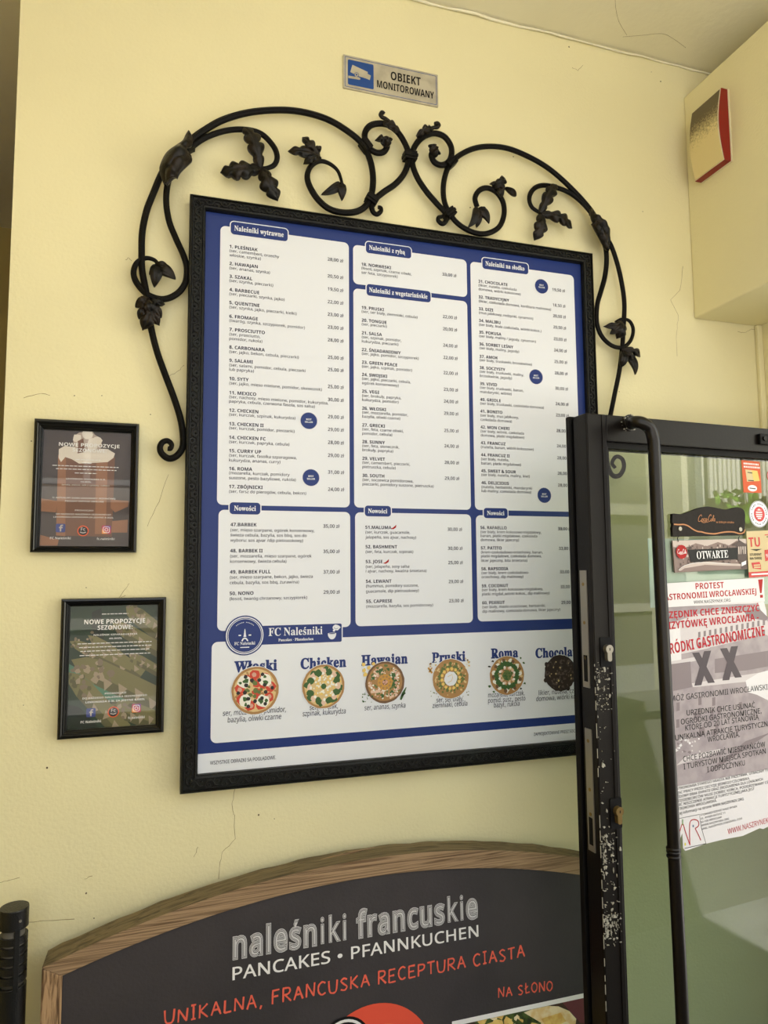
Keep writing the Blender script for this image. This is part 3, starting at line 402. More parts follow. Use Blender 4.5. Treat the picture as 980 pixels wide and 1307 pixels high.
  (289, [147,528,118,534,95,550,79,573,74,602,79,631,95,655,118,671,147,676,176,671,200,655,215,631,221,602,215,573,199,550,175,534], [26,0,26,24,66,37,76,81,76,368,68,416,29,428,30,453,217,453,217,81,225,38,263,24,263,0]),
  (306, [155,530,126,536,102,551,87,575,81,604,87,633,103,657,127,673,155,678,184,673,208,657,224,633,229,604,224,576,208,552,184,536], [52,-205,-16,-191,-64,-154,-77,-129,-81,-102,-77,-77,-65,-58,-46,-46,-22,-42,22,-57,34,-74,38,-96,27,-127,16,-150,23,-165,45,-171,71,-164,85,-146,93,-78,93,365,81,415,63,425,32,429,32,453,232,453,232,-31,220,-107,185,-161,128,-194]),
  (524, [25,0,25,24,66,38,76,81,76,580,69,627,55,637,29,641,30,665,216,665,216,246,331,362,350,385,356,406,343,423,305,428,300,428,300,453,504,453,504,428,450,415,401,379,325,305,505,50,525,30,549,24,549,0,308,0,308,24,317,24,341,29,349,46,338,72,237,215,216,196,216,81,225,38,263,24,263,0]),
  (291, [26,0,26,24,66,37,76,81,76,580,69,626,55,637,29,641,29,665,217,665,217,81,225,38,263,24,263,0]),
  (809, [26,0,26,24,66,37,76,81,76,370,67,414,52,425,27,429,27,453,214,453,214,386,275,445,346,465,426,444,468,381,532,444,610,465,680,447,721,395,735,309,735,81,745,38,759,28,782,24,782,0,551,0,551,24,574,28,588,38,598,81,598,317,589,376,575,391,551,396,510,384,474,346,474,81,483,38,497,28,520,24,520,0,291,0,291,24,314,28,328,38,338,81,338,317,329,376,315,391,291,396,249,383,214,343,214,81,223,39,236,28,259,24,259,0]),
  (556, [26,0,26,24,66,37,76,81,76,370,67,414,52,425,27,429,27,453,216,453,216,390,277,446,355,465,426,447,468,395,482,309,482,81,492,38,507,28,530,24,530,0,295,0,295,24,302,24,333,38,343,81,343,317,334,376,320,391,296,396,253,383,216,343,216,81,225,38,239,28,263,24,263,0]),
  (491, [246,-15,185,-7,132,17,88,54,55,102,34,160,27,225,34,290,55,349,88,397,132,434,185,457,245,465,305,457,358,434,402,398,435,350,456,292,463,225,456,158,435,100,402,52,358,16,306,-7], [246,17,281,27,305,57,317,119,321,225,316,332,303,395,280,426,246,436,210,426,187,395,175,332,171,225,175,119,187,57,211,27]),
  (542, [25,-203,25,-180,59,-171,74,-147,76,-93,76,355,68,413,28,430,28,453,209,453,209,383,263,445,336,466,385,458,427,435,462,399,489,352,505,296,511,233,505,166,488,105,461,55,425,17,381,-7,331,-15,267,1,216,47,216,-84,222,-144,244,-172,288,-179,288,-203], [285,41,324,52,349,86,364,145,369,225,364,304,352,362,329,395,290,406,249,390,216,343,216,100,244,56]),
  (420, [26,0,26,24,66,37,76,81,76,368,68,416,29,428,30,453,213,453,213,368,241,409,273,440,307,458,340,465,376,459,402,444,417,419,423,388,418,363,406,342,387,329,362,325,324,337,302,365,275,379,255,373,236,352,222,321,218,280,218,81,221,54,232,37,288,24,288,0]),
  (421, [221,-15,177,-9,126,9,107,13,87,6,75,-13,52,-13,52,154,77,154,97,99,126,57,164,30,205,22,237,26,261,39,275,59,280,85,267,123,227,153,156,189,111,216,79,247,60,282,54,322,64,378,95,425,143,455,206,466,242,461,290,449,301,447,311,445,325,450,336,466,356,466,356,324,333,324,314,370,287,404,254,425,218,432,190,429,170,417,157,400,153,378,168,339,214,309,279,276,323,250,352,221,370,185,375,138,365,75,333,26,283,-4]),
  (333, [180,-14,130,-6,96,15,77,52,71,104,71,407,29,407,29,437,128,539,188,619,211,619,211,453,303,453,303,407,211,407,211,120,218,74,229,63,245,59,276,71,301,109,325,96,266,14]),
  (547, [191,-15,133,-5,95,25,74,74,67,141,67,362,57,412,43,425,17,429,17,453,207,453,207,108,220,67,236,56,258,52,299,63,333,96,333,362,323,414,306,425,276,429,276,453,473,453,473,102,483,57,525,43,525,19,437,10,333,-15,333,59,306,28,272,5,233,-10]),
  (634, [178,-15,25,386,9,415,-16,428,-16,453,202,453,202,428,175,422,167,403,169,388,175,369,243,185,308,343,293,388,277,421,245,430,245,453,472,453,472,428,441,421,431,403,432,393,434,382,490,206,558,374,565,402,554,422,520,430,520,453,650,453,650,430,620,415,601,376,444,-15,422,-15,325,287,204,-15]),
  (438, [76,-205,42,-199,15,-182,-4,-156,-10,-123,-6,-99,7,-77,26,-63,52,-58,93,-72,105,-89,109,-111,108,-119,108,-127,112,-140,125,-144,144,-135,167,-108,189,-65,205,-7,53,366,36,401,23,420,-5,428,-7,428,-7,453,236,453,236,428,198,423,187,401,189,389,194,375,271,174,336,352,345,379,347,400,335,423,296,428,296,453,437,453,437,428,419,424,404,410,378,354,236,-35,189,-140,165,-171,139,-191]),
  (427, [19,0,19,21,245,420,187,420,140,414,105,397,81,365,64,316,38,316,46,453,401,453,401,425,183,36,223,36,282,43,325,64,356,101,379,157,403,157,391,0])])}
FONTS = {k: {c: (g[0]/1000, [[(q[i]/1000, q[i+1]/1000) for i in range(0, len(q), 2)] for q in g[1:]]) for c, g in zip(*v)} for k, v in FONTS.items()}
_tc = bpy.data.curves.new('letter', 'CURVE'); _tc.dimensions = '2D'; _tc.fill_mode = 'FRONT'
_to = bpy.data.objects.new('letter', _tc); COL.objects.link(_to)
CAPH = .7
COMP = {'ą': 'aq', 'ę': 'eq', 'Ą': 'Aq', 'Ę': 'Eq', 'ć': "c'", 'ń': "n'", 'ó': "o'", 'ś': "s'", 'ź': "z'", 'Ć': "C'", 'Ń': "N'", 'Ó': "O'", 'Ś': "S'", 'Ź': "Z'", 'ż': 'z.', 'Ż': 'Z.', 'ł': 'l/', 'Ł': 'L/', 'ñ': 'n~'}
_gc = {}
def glyph(ch, bold, font):
    k = (ch, bold, font)
    if k in _gc: return _gc[k]
    base, mark = COMP.get(ch, ch+' ')
    if base == ' ': _gc[k] = (.255, [], []); return _gc[k]
    if base == '·': _gc[k] = (.3, [(.15+.06*math.cos(i*PI/6), .3+.06*math.sin(i*PI/6)) for i in range(12)], [tuple(range(12))]); return _gc[k]
    if base == '•': _gc[k] = (.42, [(.2+.13*math.cos(i*PI/8), .3+.13*math.sin(i*PI/8)) for i in range(16)], [tuple(range(16))]); return _gc[k]
    if base not in FONTS[font]: a, cs = FONTS['r'][base]; bo = bold+(.022 if font != 'r' else 0)
    else: a, cs = FONTS[font][base]; bo = bold
    _tc.splines.clear(); area = per = 0
    for c in cs:
        sp = _tc.splines.new('POLY'); sp.points.add(len(c)-1); sp.use_cyclic_u = True
        for q, (x, y) in zip(sp.points, c): q.co = (x, y, 0, 1)
        for p, q in zip(c, c[1:]+c[:1]): area += (p[0]*q[1]-q[0]*p[1])/2; per += math.hypot(p[0]-q[0], p[1]-q[1])
    for db in (0, .003, -.003, .006, -.006, .01, -bo):          # an outset that fills cleanly
        _tc.offset = bo+db
        _to.update_tag(); dg = bpy.context.evaluated_depsgraph_get(); dg.update()
        ev = _to.evaluated_get(dg); me = ev.to_mesh()
        V = [(v.co.x, v.co.y) for v in me.vertices]; F = [tuple(p.vertices) for p in me.polygons]; ev.to_mesh_clear()
        got = sum(abs(sum((V[a][0]*V[b][1]-V[b][0]*V[a][1])/2 for a, b in zip(f, f[1:]+f[:1]))) for f in F); want = abs(area)+per*(bo+db)
        if abs(got/max(want, 1e-5)-1) < .09: break
    x0 = min(v[0] for v in V); x1 = max(v[0] for v in V); y1 = max(v[1] for v in V); cx = (x0+x1)/2
    w = {'r': .075, 'b': .14, 's': .12}[font]+bold
    def add(pts): b = len(V); V.extend(pts); F.append(tuple(range(b, b+len(pts))))
    if mark == "'": add([(cx-w*.6, y1+.05), (cx+w*.2, y1+.05), (cx+w*.75+.06, y1+.19), (cx-w*.15, y1+.19)])
    if mark == '.': add([(cx+w*.65*math.cos(i*PI/5), y1+.12+w*.65*math.sin(i*PI/5)) for i in range(10)])
    if mark == '/': add([(x0-.07, .24-w*.3), (x0-.07, .24+w*.45), (x0+w+.17, .43+w*.45), (x0+w+.17, .43-w*.3)])
    if mark == 'q': add([(x1-w*.9, .02), (x1-w*.2, .02), (x1-w*.55, -.09), (x1-w*.3, -.15), (x1+.03, -.13), (x1+.03, -.13-w*.5), (x1-w*.8, -.14-w*.55), (x1-w*1.15, -.09)])
    if mark == '~': add([(cx-.15, y1+.07), (cx+.15, y1+.09), (cx+.15, y1+.09+w*.8), (cx-.15, y1+.07+w*.8)])
    _gc[k] = (a, V, F); return _gc[k]
def glyphs(s, bold=0.0, font=None, track=None):
    if font is None:
        font = 'b' if bold >= .02 else 'r'; bold = 0 if font == 'b' else bold
    V, F, x = [], [], 0
    for ch in s:
        a, v, f = glyph(ch, bold, font); b = len(V)
        V += [(p+x, q) for p, q in v]; F += [tuple(b+i for i in t) for t in f]; x += a+(track if track is not None else max(bold, 0))
    return V, F
def text(mb, fr, s, p0, h, w=None, p1=None, d=0, m=0, bold=0.0, shear=0, xs=1.0, align='l', serif=None, font=None, track=None):
    """p0 = (u,v) baseline start (or centre / end); h = cap height; p1 = baseline end -> direction and width"""
    V, F = glyphs(s, bold, 's' if serif else font, track)
    if not V: return 0
    x0 = min(v[0] for v in V); x1 = max(v[0] for v in V); k = h/CAPH
    ex = (1, 0)
    if p1:
        dx, dy = p1[0]-p0[0], p1[1]-p0[1]; L = math.hypot(dx, dy); ex = (dx/L, dy/L); w = L
    xs = w/((x1-x0)*k) if w else xs
    W_ = (x1-x0)*k*xs; off = {'l': 0, 'c': -W_/2, 'r': -W_}[align]
    def T(x, y):
        a = off+(x-x0)*k*xs+shear*y*k; b = y*k
        return fr.W(p0[0]+a*ex[0]-b*ex[1], p0[1]+a*ex[1]+b*ex[0], d)
    b0 = len(mb.v); mb.v += [tuple(T(*v)) for v in V]
    for f in F: mb.f.append(tuple(b0+i for i in f)); mb.m.append(m)
    return W_
def tpx(mb, fr, s, a, h, b=None, d=0, **k):
    """text from photo baseline start a to end b, cap height h in photo pixels"""
    u0 = fr.P(*a, d); u1 = fr.P(a[0], a[1]-h, d); hh = math.hypot(u1[0]-u0[0], u1[1]-u0[1])
    return text(mb, fr, s, u0, hh, p1=fr.P(*b, d) if b else None, d=d, **k)

# ================================================================== the setting
LX = -.333; RX = 1.50; CZ = 1.79+Z0; YF = -1.65
mb = MB(); mb.box((LX, WY, -.02), (RX+.0, WY+.45, CZ+.05)); wall_back = struct(mb, 'wall_back', ['wall'])
mb = MB(); mb.box((RX, -.3, -.02), (RX+.15, WY+.45, CZ+.05)); struct(mb, 'wall_right', ['wall'])
RB = wallplane(2.0); RF = wallplane(1.3); lz = RF.P(10, 122)[1]
yb_ = 1.3
while wallplane(yb_).P(6, 168)[1] < lz: yb_ += .02
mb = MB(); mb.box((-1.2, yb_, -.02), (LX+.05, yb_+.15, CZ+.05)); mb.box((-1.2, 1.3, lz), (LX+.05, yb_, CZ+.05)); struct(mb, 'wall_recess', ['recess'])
mb = MB(); mb.box((-.95, -1.65, -.02), (-.8, yb_+.15, CZ+.05)); struct(mb, 'wall_left_unseen', ['recess'])  # unseen wall, set close and long to hold back light from the left
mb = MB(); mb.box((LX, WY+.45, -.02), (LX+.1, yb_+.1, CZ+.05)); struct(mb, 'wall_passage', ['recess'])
mb = MB(); mb.box((-1.25, YF, CZ), (RX+.15, 2.9, CZ+.15)); ceiling = struct(mb, 'ceiling', ['ceil'])
mb = MB(); mb.box((-2.2, -1.95, 0), (9, -1.8, 1.02)); mb.box((-2.25, -1.99, 1.02), (9.05, -1.76, 1.07)); struct(mb, 'wall_parapet_added', ['parapet'])  # unseen low wall, added to block light from the lower wall
mb = MB(); mb.box((-1.0, -1.8, 0), (RX, WY, .012)); struct(mb, 'trim_dark_floor_added', ['parapet'])  # unseen darker floor, added to cut light bouncing onto the lower wall
mb = MB(); mb.box((-9, -9.4, -.15), (15, 3, 0)); struct(mb, 'floor', ['floor'])
# boxed-in beam at the upper right
BX = 1.285
BP = Fr((BX, 0, 0), (0, -1, 0), (0, 0, 1))
bz0 = Z0+1.062+.018; bz1 = Z0+1.663+.035
mb = MB(); mb.box((BX, -1.2, bz0), (RX, WY, bz1)); struct(mb, 'trim_beam', ['wall'], bevel=.004)
# uneven plaster bead where wall and ceiling meet
pts = [(-.33+i*.04, WY-.002-.004*R.random(), CZ-.004-.004*R.random()) for i in range(int((RX+.33)/.04)+1)]
mb = MB(); mb.tube(pts, [.002+.002*R.random() for _ in pts], 8); struct(mb, 'trim_ceiling', ['ceil'], smooth=True)
mb = MB(); mb.box((1.483, WY-.012, 0), (RX, WY, bz0)); struct(mb, 'trim_corner', ['wall'], bevel=.003)
# hairline cracks in the plaster
CRK = [[(300, 1000), (299, 1012), (296, 1028), (298, 1040)], [(299, 1040), (300, 1070), (284, 1088), (280, 1103), (279, 1122)],
       [(253, 1081), (247, 1094)], [(0, 1127), (10, 1124), (25, 1120)], [(37, 1177), (60, 1175), (95, 1173)], [(108, 1122), (118, 1118)],
       [(216, 480), (228, 473), (235, 466)], [(160, 332), (164, 329), (168, 333)], [(215, 605), (203, 640), (188, 672)],
       [(872, 340), (868, 370), (855, 383), (866, 403), (863, 425), (864, 455)], [(941, 423), (950, 425), (958, 420), (964, 420)],
       [(730, 86), (738, 90), (744, 83)], [(64, 505), (52, 502), (30, 508)], [(165, 745), (150, 765), (160, 760)]]
for c in CRK:
    c2 = []
    for a, b in zip(c, c[1:]):
        for t in (0, .25, .5, .75): c2.append((a[0]+(b[0]-a[0])*t+R.uniform(-.7, .7), a[1]+(b[1]-a[1])*t+R.uniform(-.7, .7)))
    c2.append(c[-1]); mb = MB()
    mb.tube([WL.Q(*p, 0) for p in c2], [.0003+.0003*R.random() for _ in c2], 5); mb.build('crack', ['crack'], wall_back)
mb = MB()
SPK = [(831, 92), (843, 104), (110, 1140), (120, 1172), (85, 790), (40, 563), (726, 60), (192, 529), (600, 265), (655, 200), (820, 270), (900, 300), (205, 900), (350, 1045), (330, 1040), (95, 505), (130, 505), (790, 500), (180, 770), (128, 905), (30, 900), (60, 980), (110, 750), (530, 205)]
for x, y in SPK: mb.prism(WL, blob(*WL.P(x, y), R.uniform(.0008, .0018), 8, .3), 0, .0006)
o = mb.build('dirt_speck', ['speck'], wall_back); o['kind'] = 'stuff'
mb = MB()
CL = Fr((0, 0, CZ), (1, 0, 0), (0, -1, 0))
for c in ([(785, 0), (786, 12), (790, 28), (800, 45)], [(795, 47), (820, 45), (845, 43), (860, 50), (875, 61)]):
    mb.tube([CL.Q(*p) for p in smooth(c, 5)], .0004, 5)
mb.build('crack', ['crack'], ceiling)

# street front opposite, outside the porch: what the panes mirror
fac = MB(); FY = -9.0
fac.box((-3.2, FY-.4, 2.7), (6.9, FY, 5.2), 0); fac.box((-9, FY-.4, 2.7), (-3.2, FY, 5.2), 3); fac.box((6.9, FY-.4, 2.7), (15, FY, 5.2), 3); fac.box((-9, FY-.4, -.5), (15, FY+.06, 2.7), 3)  # upper ends made dark to dim the left wall and the door's reflection
for i in range(8):
    x = -7.35+i*1.85
    fac.box((x-.1, FY, 2.95), (x+1.45, FY+.1, 4.75), 1)
    for k in (0, .72): fac.box((x+k, FY+.08, 3.05), (x+k+.62, FY+.12, 4.05), 2); fac.box((x+k, FY+.08, 4.15), (x+k+.62, FY+.12, 4.65), 2)
fac.box((-9, FY, 2.7), (15, FY+.2, 2.9), 0); fac.box((-9, FY, .95), (15, FY+.12, 1.1), 0)
M['fac'] = mat('facade_render', (170, 164, 152), .9, var=.2, vscale=2); M['facw'] = mat('facade_window_frame', (150, 152, 150), .6)
M['facg'] = mat('facade_pane', (70, 72, 76), .15); M['facl'] = mat('facade_plinth_dark_ends', (104, 99, 92), .9, var=.15, vscale=3)
struct(fac, 'wall_opposite', ['fac', 'facw', 'facg', 'facl'])
# side wing across the yard with a curtained window and a flower box
M['curt'] = mat('curtain_cloth', (236, 232, 220), .9); M['leafg'] = mat('plant_leaf', (120, 176, 40), .6, rgb2=(70, 120, 34), vscale=20)
wg = MB(); wg.box((4.55, -3.9, 0), (7.2, -3.5, 3.5), 0)
struct(wg, 'wall_wing', ['ceil'])
wg = MB(); wg.box((4.62, -3.5, 1.98), (6.0, -3.40, 2.06), 0); wg.box((4.62, -3.5, 2.06), (4.7, -3.42, 3.0), 0); wg.box((5.26, -3.5, 2.06), (5.34, -3.42, 3.0), 0); wg.box((5.92, -3.5, 2.06), (6.0, -3.42, 3.0), 0); wg.box((4.62, -3.5, 2.92), (6.0, -3.42, 3.0), 0); wg.box((4.6, -3.5, 1.93), (6.02, -3.28, 1.98), 0); wg.box((4.7, -3.5, 2.06), (5.92, -3.47, 2.92), 1)
for i in range(22):
    x = 4.72+i*.055
    if R.random() < .75: wg.tube([(x, -3.45, 2.2+.2*R.random()), (x+.01, -3.45, 2.9)], .014+.014*R.random(), 6, 2)
struct(wg, 'window_1', ['facw', 'facg', 'curt'])
fb = thing('flower_box', 'flower box with bright green leaves, mirrored in the door glass', 'flower box', (5.0, -3.36, 1.98)); m_ = MB(); m_.box((4.7, -3.4, 1.981), (5.4, -3.29, 2.09)); m_.build('box', ['parapet'], fb)
m_ = MB()
for i in range(46):
    c = Vector((R.gauss(4.95, .14), -3.3+R.uniform(-.03, .06), R.uniform(2.1, 2.36))); a_ = Vector((R.uniform(-1, 1), R.uniform(-.3, 1), R.uniform(-.6, 1))).normalized(); b_ = a_.cross(Vector((R.uniform(-1, 1), 1, R.uniform(-1, 1)))).normalized(); l_ = R.uniform(.05, .09)
    m_.poly([c-a_*l_, c-a_*l_*.3+b_*l_*.45, c+a_*l_*.5+b_*l_*.3, c+a_*l_, c+a_*l_*.5-b_*l_*.3, c-a_*l_*.3-b_*l_*.45])
m_.build('leaves', ['leafg'], fb)

# ================================================================== menu board
board = thing('menu_board', 'large blue and white pancake menu board in a black frame crowned by iron scrollwork', 'menu board', (.478, 0, Z0))
OC = [(243, 248), (757, 322), (778, 959.5), (229, 1015)]
O4 = [(0, Z0+1.2), (.957, Z0+1.2), (.957, Z0), (0, Z0)]
TLi, TRi, BLi = BD.P(263, 265.5), BD.P(744, 335.5), BD.P(252, 990)
bq = BD.P(700, 948.5)
u0i, u1i = (TLi[0]+BLi[0])/2, TRi[0]; v1i = (TLi[1]+TRi[1])/2; v0i = (BLi[1]+bq[1])/2
I4 = [(u0i, v1i), (u1i, v1i), (u1i, v0i), (u0i, v0i)]
mb = MB()
def lerp(a, b, t): return tuple(x+(y-x)*t for x, y in zip(a, b))
prof = [(0, -.033), (0, -.002), (.06, .002), (.16, .003), (.2, -.001), (.8, -.001), (.84, .003), (.93, .002), (1, -.002), (1, -.02)]
k = len(mb.v)
for t, d in prof:
    for a, b in zip(O4, I4): mb.v.append(tuple(BD.W(*lerp(a, b, t), d)))
for i in range(len(prof)-1):
    for q in range(4):
        q2 = (q+1) % 4; mb.f.append((k+i*4+q, k+i*4+q2, k+(i+1)*4+q2, k+(i+1)*4+q)); mb.m.append(0)
frame = mb.build('frame', ['frame'], board, label='black cast metal frame with a band of wave ornament')
orn = MB()
for q in range(4):
    a, b = lerp(O4[q], I4[q], .5), lerp(O4[(q+1) % 4], I4[(q+1) % 4], .5)
    wdt = abs((I4[q][1]-O4[q][1]) if q in (0, 2) else (I4[1 if q == 1 else 0][0]-O4[1 if q == 1 else 0][0]))
    L = math.hypot(b[0]-a[0], b[1]-a[1]); t = ((b[0]-a[0])/L, (b[1]-a[1])/L); n = (-t[1], t[0])
    A = wdt*.2; per = .031; N = max(2, round(L/per)); per = L/N; path = []
    for i in range(N*12+1):
        x = i*per/12; y = A*math.sin(2*PI*x/per); y = max(-.8*A, min(.8*A, y*1.25))
        path.append(BD.W(a[0]+t[0]*x+n[0]*y, a[1]+t[1]*x+n[1]*y, .0005))
    orn.tube(path, .0019, 6)
    for i in range(N):
        for sgn, xx in ((-1, .25), (1, .75)):
            x = (i+xx)*per; c = BD.W(a[0]+t[0]*x+n[0]*sgn*A*.55, a[1]+t[1]*x+n[1]*sgn*A*.55, -.001)
            orn.lathe(c, [(.0028, 0), (.0022, .002), (.0008, .003)], 8, axis='y')
            for e in (-.16, .16):
                p = BD.W(a[0]+t[0]*(x+e*per)+n[0]*sgn*A*1.15, a[1]+t[1]*(x+e*per)+n[1]*sgn*A*1.15, .0003)
                p2 = BD.W(a[0]+t[0]*(x+e*2.2*per)+n[0]*sgn*A*.35, a[1]+t[1]*(x+e*2.2*per)+n[1]*sgn*A*.35, .0003)
                orn.tube([p, p2], .0011, 5)
orn.build('wave_ornament', ['frame'], frame, smooth=True)

# ---- poster sheet
PF = wallplane(.012)
e = .012
mb = MB(); mb.prism(PF, [(u0i-e, v0i-e), (u1i+e, v0i-e), (u1i+e, v1i+e), (u0i-e, v1i+e)], -.006, 0)
poster = mb.build('poster', ['blue'], board, label='printed blue menu sheet')
P = PF.P
PL = .0005
def white_panel(pts, r=.011, d=PL, rect=None):
    us = [P(*p) for p in pts]
    u0, u1 = (us[0][0]+us[3][0])/2, (us[1][0]+us[2][0])/2; v1, v0 = (us[0][1]+us[1][1])/2, (us[2][1]+us[3][1])/2
    m_ = MB(); m_.flat(PF, rrect(u0, v0, u1, v1, r), d); m_.build('panel', ['white'], poster); return u0, v0, u1, v1
white_panel([(280.4, 287.5), (444.7, 310.5), (446.5, 647.5), (277.7, 644.5)])
white_panel([(279, 650.8), (447, 653.5), (447, 799), (277, 806.6)])
white_panel([(450.4, 313.4), (595.4, 331), (595.8, 379.3), (450.6, 362.4)])
white_panel([(450.4, 368.2), (596.2, 384.7), (600.6, 651), (452.3, 647.5)])
white_panel([(452.9, 654), (600.2, 656.5), (603.9, 794.7), (453.7, 799.4)])
c3r = P(732.5, 352)[0]
u0, v0, u1, v1 = white_panel([(600.4, 334.2), (732.5, 351.5), (741, 654), (605.5, 650.2)])
white_panel([(606, 657.6), (741.5, 660), (748, 788), (610.6, 794.3)])
b0 = P(270, 819.8); b1 = P(730.8, 802.5); b2 = P(268.7, 948.5); b3 = P(737, 912.6)
mb = MB(); mb.flat(PF, rrect((b0[0]+b2[0])/2, (b2[1]+b3[1])/2, c3r+.004, (b0[1]+b1[1])/2, .012), PL); mb.build('panel', ['white'], poster)
a = P(254, 962.5); b = P(737.5, 922.5); vv = (a[1]+b[1])/2
mb = MB(); mb.flat(PF, [(u0i-e, v0i-e), (u1i+e, v0i-e), (u1i+e, vv), (u0i-e, vv)], PL); mb.build('footer_strip', ['white'], poster)
# ---- headings
def tab(s, x0, yt, yb, x1, tx0, tx1, xs=None, cap=.62):
    a = P(x0, yt); b = P(x0, yb); c = P(x1, yt); m_ = MB(); w = .0022
    u0, u1, v1, v0 = a[0], c[0], a[1], b[1]
    m_.flat(PF, rrect(u0, v0, u1, v1, .009), .0008, 0); m_.flat(PF, rrect(u0+w, v0+w, u1-w, v1-w, .007), .0011, 1)
    h = (v1-v0)*.36; t0 = P(tx0, yt)[0]; t1 = P(tx1, yt)[0]
    text(m_, PF, s, ((t0+t1)/2, (v0+v1)/2-h*.45), h, w=t1-t0, align='c', d=.0014, m=0, bold=.012, serif=True)
    m_.build('heading', ['white', 'blue'], poster)
tab('Naleśniki wytrawne', 293.2, 281.3, 300, 368.4, 299, 362)
tab('Naleśniki z rybą', 465.5, 307, 323.8, 525.4, 470.7, 516.6)
tab('Naleśniki z wegetariańskie', 466.3, 361, 378.2, 550.2, 470.8, 545)
tab('Naleśniki na słodko', 614, 327.6, 343.9, 674.3, 619, 668.5)
tab('Nowości', 291.6, 639.6, 657.6, 333.6, 298.7, 326.5)
tab('Nowości', 464, 643.9, 660.2, 499.8, 469.4, 493.8)
tab('Nowości', 615.7, 647, 662.5, 648.4, 621, 643)
# ---- dishes: (name, y, [(line, y)...], price, price y)
C1 = [('1. PLEŚNIAK', 314.6, [('(ser, camembert, orzechy', 320.2), ('włoskie, szynka)', 325.8)], '28,00', 333.4),
 ('2. HAWAJAN', 336.3, [('(ser, ananas, szynka)', 342.2)], '20,50', 354.7), ('3. SZAKAL', 352.7, [('(ser, szynka, pieczarki)', 358.3)], '19,50', 371.1),
 ('4. BARBECUE', 369.6, [('(ser, pieczarki, szynka, jajko)', 375.2)], '22,00', 387.3), ('5. QUENTINE', 386.2, [('(ser, szynka, jajko, pieczarki, kiełki)', 392)], '23,00', 403.2),
 ('6. FROMAGE', 403.7, [('(twaróg, szynka, szczypiorek, pomidor)', 409.3)], '23,00', 419.4), ('7. PROSCIUTTO', 420.5, [('(ser, prosciutto,', 426.6), ('pomidor, rukola)', 432.4)], '28,00', 435.6),
 ('8. CARBONARA', 443, [('(ser, jajko, bekon, cebula, pieczarki)', 449)], '25,00', 457.6), ('9. SALAMI', 459.8, [('(ser, salami, pomidor, cebula, pieczarki', 466), ('lub papryka)', 471.7)], '25,00', 473.2),
 ('10. SYTY', 483.1, [('(ser, jajko, mięso mielone, pomidor, słonecznik)', 489.2)], '25,00', 494.8), ('11. MEXICO', 501.1, [('(ser, nachosy, mięso mielone, pomidor, kukurydza,', 506.7), ('papryka, cebula, czerwona fasola, sos salsa)', 512.3)], '30,00', 511.2),
 ('12. CHICKEN', 523.5, [('(ser, kurczak, szpinak, kukurydza)', 529.1)], '29,00', 533), ('13. CHICKEN II', 540.8, [('(ser, kurczak, pomidor, pieczarki)', 546.4)], '29,00', 549.1),
 ('14. CHICKEN FC', 558.1, [('(ser, kurczak, papryka, cebula)', 564)], '28,00', 565.5), ('15. CURRY UP', 575.2, [('(ser, kurczak, fasolka szparagowa,', 581.2), ('kukurydza, ananas, curry)', 587.5)], '29,00', 581.9),
 ('16. ROMA', 598, [('(mozarella, kurczak, pomidory', 603.7), ('suszone, pesto bazyliowe, rukola)', 610)], '31,00', 603.2), ('17. ZBÓJNICKI', 621, [('(ser, farsz do pierogów, cebula, bekon)', 627.3)], '24,00', 625)]
C1b = [('47.BARBEK', 669.4, [('(ser, mięso szarpane, ogórek konserwowy,', 676.6), ('świeża cebula, bazylia, sos bbq, sos do', 683.1), ('wyboru: sos ajvar /dip pietruszkowy)', 689.8)], '35,00', 671.7),
 ('48. BARBEK II', 702.9, [('(ser, mozzarella, mięso szarpane, ogórek', 710), ('konserwowy, świeża cebula)', 716.8)], '35,00', 703.8), ('49. BARBEK FULL', 730, [('(ser, mięso szarpane, bekon, jajko, świeża', 737), ('cebula, bazylia, sos bbq, żurawina)', 744)], '37,00', 729.8),
 ('50. NONO', 757.4, [('(łosoś, twaróg chrzanowy, szczypiorek)', 764.6)], '29,00', 755.4)]
C2 = [('18. NORWESKI', 337.2, [('(łosoś, szpinak, czarne oliwki,', 342.4), ('ser feta, szczypiorek)', 347.9)], '33,00', 352.3), ('19. PRUSKI', 392.5, [('(ser, ser biały, ziemniaki, cebula)', 397.7)], '22,00', 406),
 ('20. TONGUE', 408.6, [('(ser, pieczarki)', 413.8)], '20,00', 421.5), ('21. SALSA', 424.8, [('(ser, szpinak, pomidor,', 430.3), ('kukurydza, pieczarki)', 435.7)], '24,00', 442.3),
 ('22. ŚNIADANIOWY', 446.2, [('(ser, jajko, pomidor, szczypiorek)', 451.4)], '22,00', 457.8), ('23. GREEN PEACE', 462.3, [('(ser, jajko, szpinak, pomidor)', 467.7)], '22,00', 477.2),
 ('24. SWOJSKI', 478, [('(ser, jajko, pieczarki, cebula,', 483.3), ('ogórek konserwowy)', 489)], '23,00', 498.2), ('25. VEGI', 499.4, [('(ser, brokuły, papryka,', 505), ('kukurydza, pomidor)', 510.4)], '24,00', 513.3),
 ('26. WŁOSKI', 521, [('(ser, mozzarella, pomidor,', 526.3), ('bazylia, oliwki czarne)', 531.7)], '29,00', 528.6), ('27. GRECKI', 542.4, [('(ser, feta, czarne oliwki,', 547.8), ('pomidor, cebula)', 553.3)], '25,00', 550.4),
 ('28. SUNNY', 563.7, [('(ser, feta, słonecznik,', 569), ('brokuły, papryka)', 574.4)], '24,00', 570), ('29. VELVET', 585, [('(ser, camembert, pieczarki,', 590.5), ('pietruszka, cebula)', 596)], '28,00', 590.9),
 ('30. SOUTH', 606.8, [('(ser, soczewica pomidorowa,', 612.4), ('pieczarki, pomidory suszone, pietruszka)', 618)], '29,00', 610.9)]
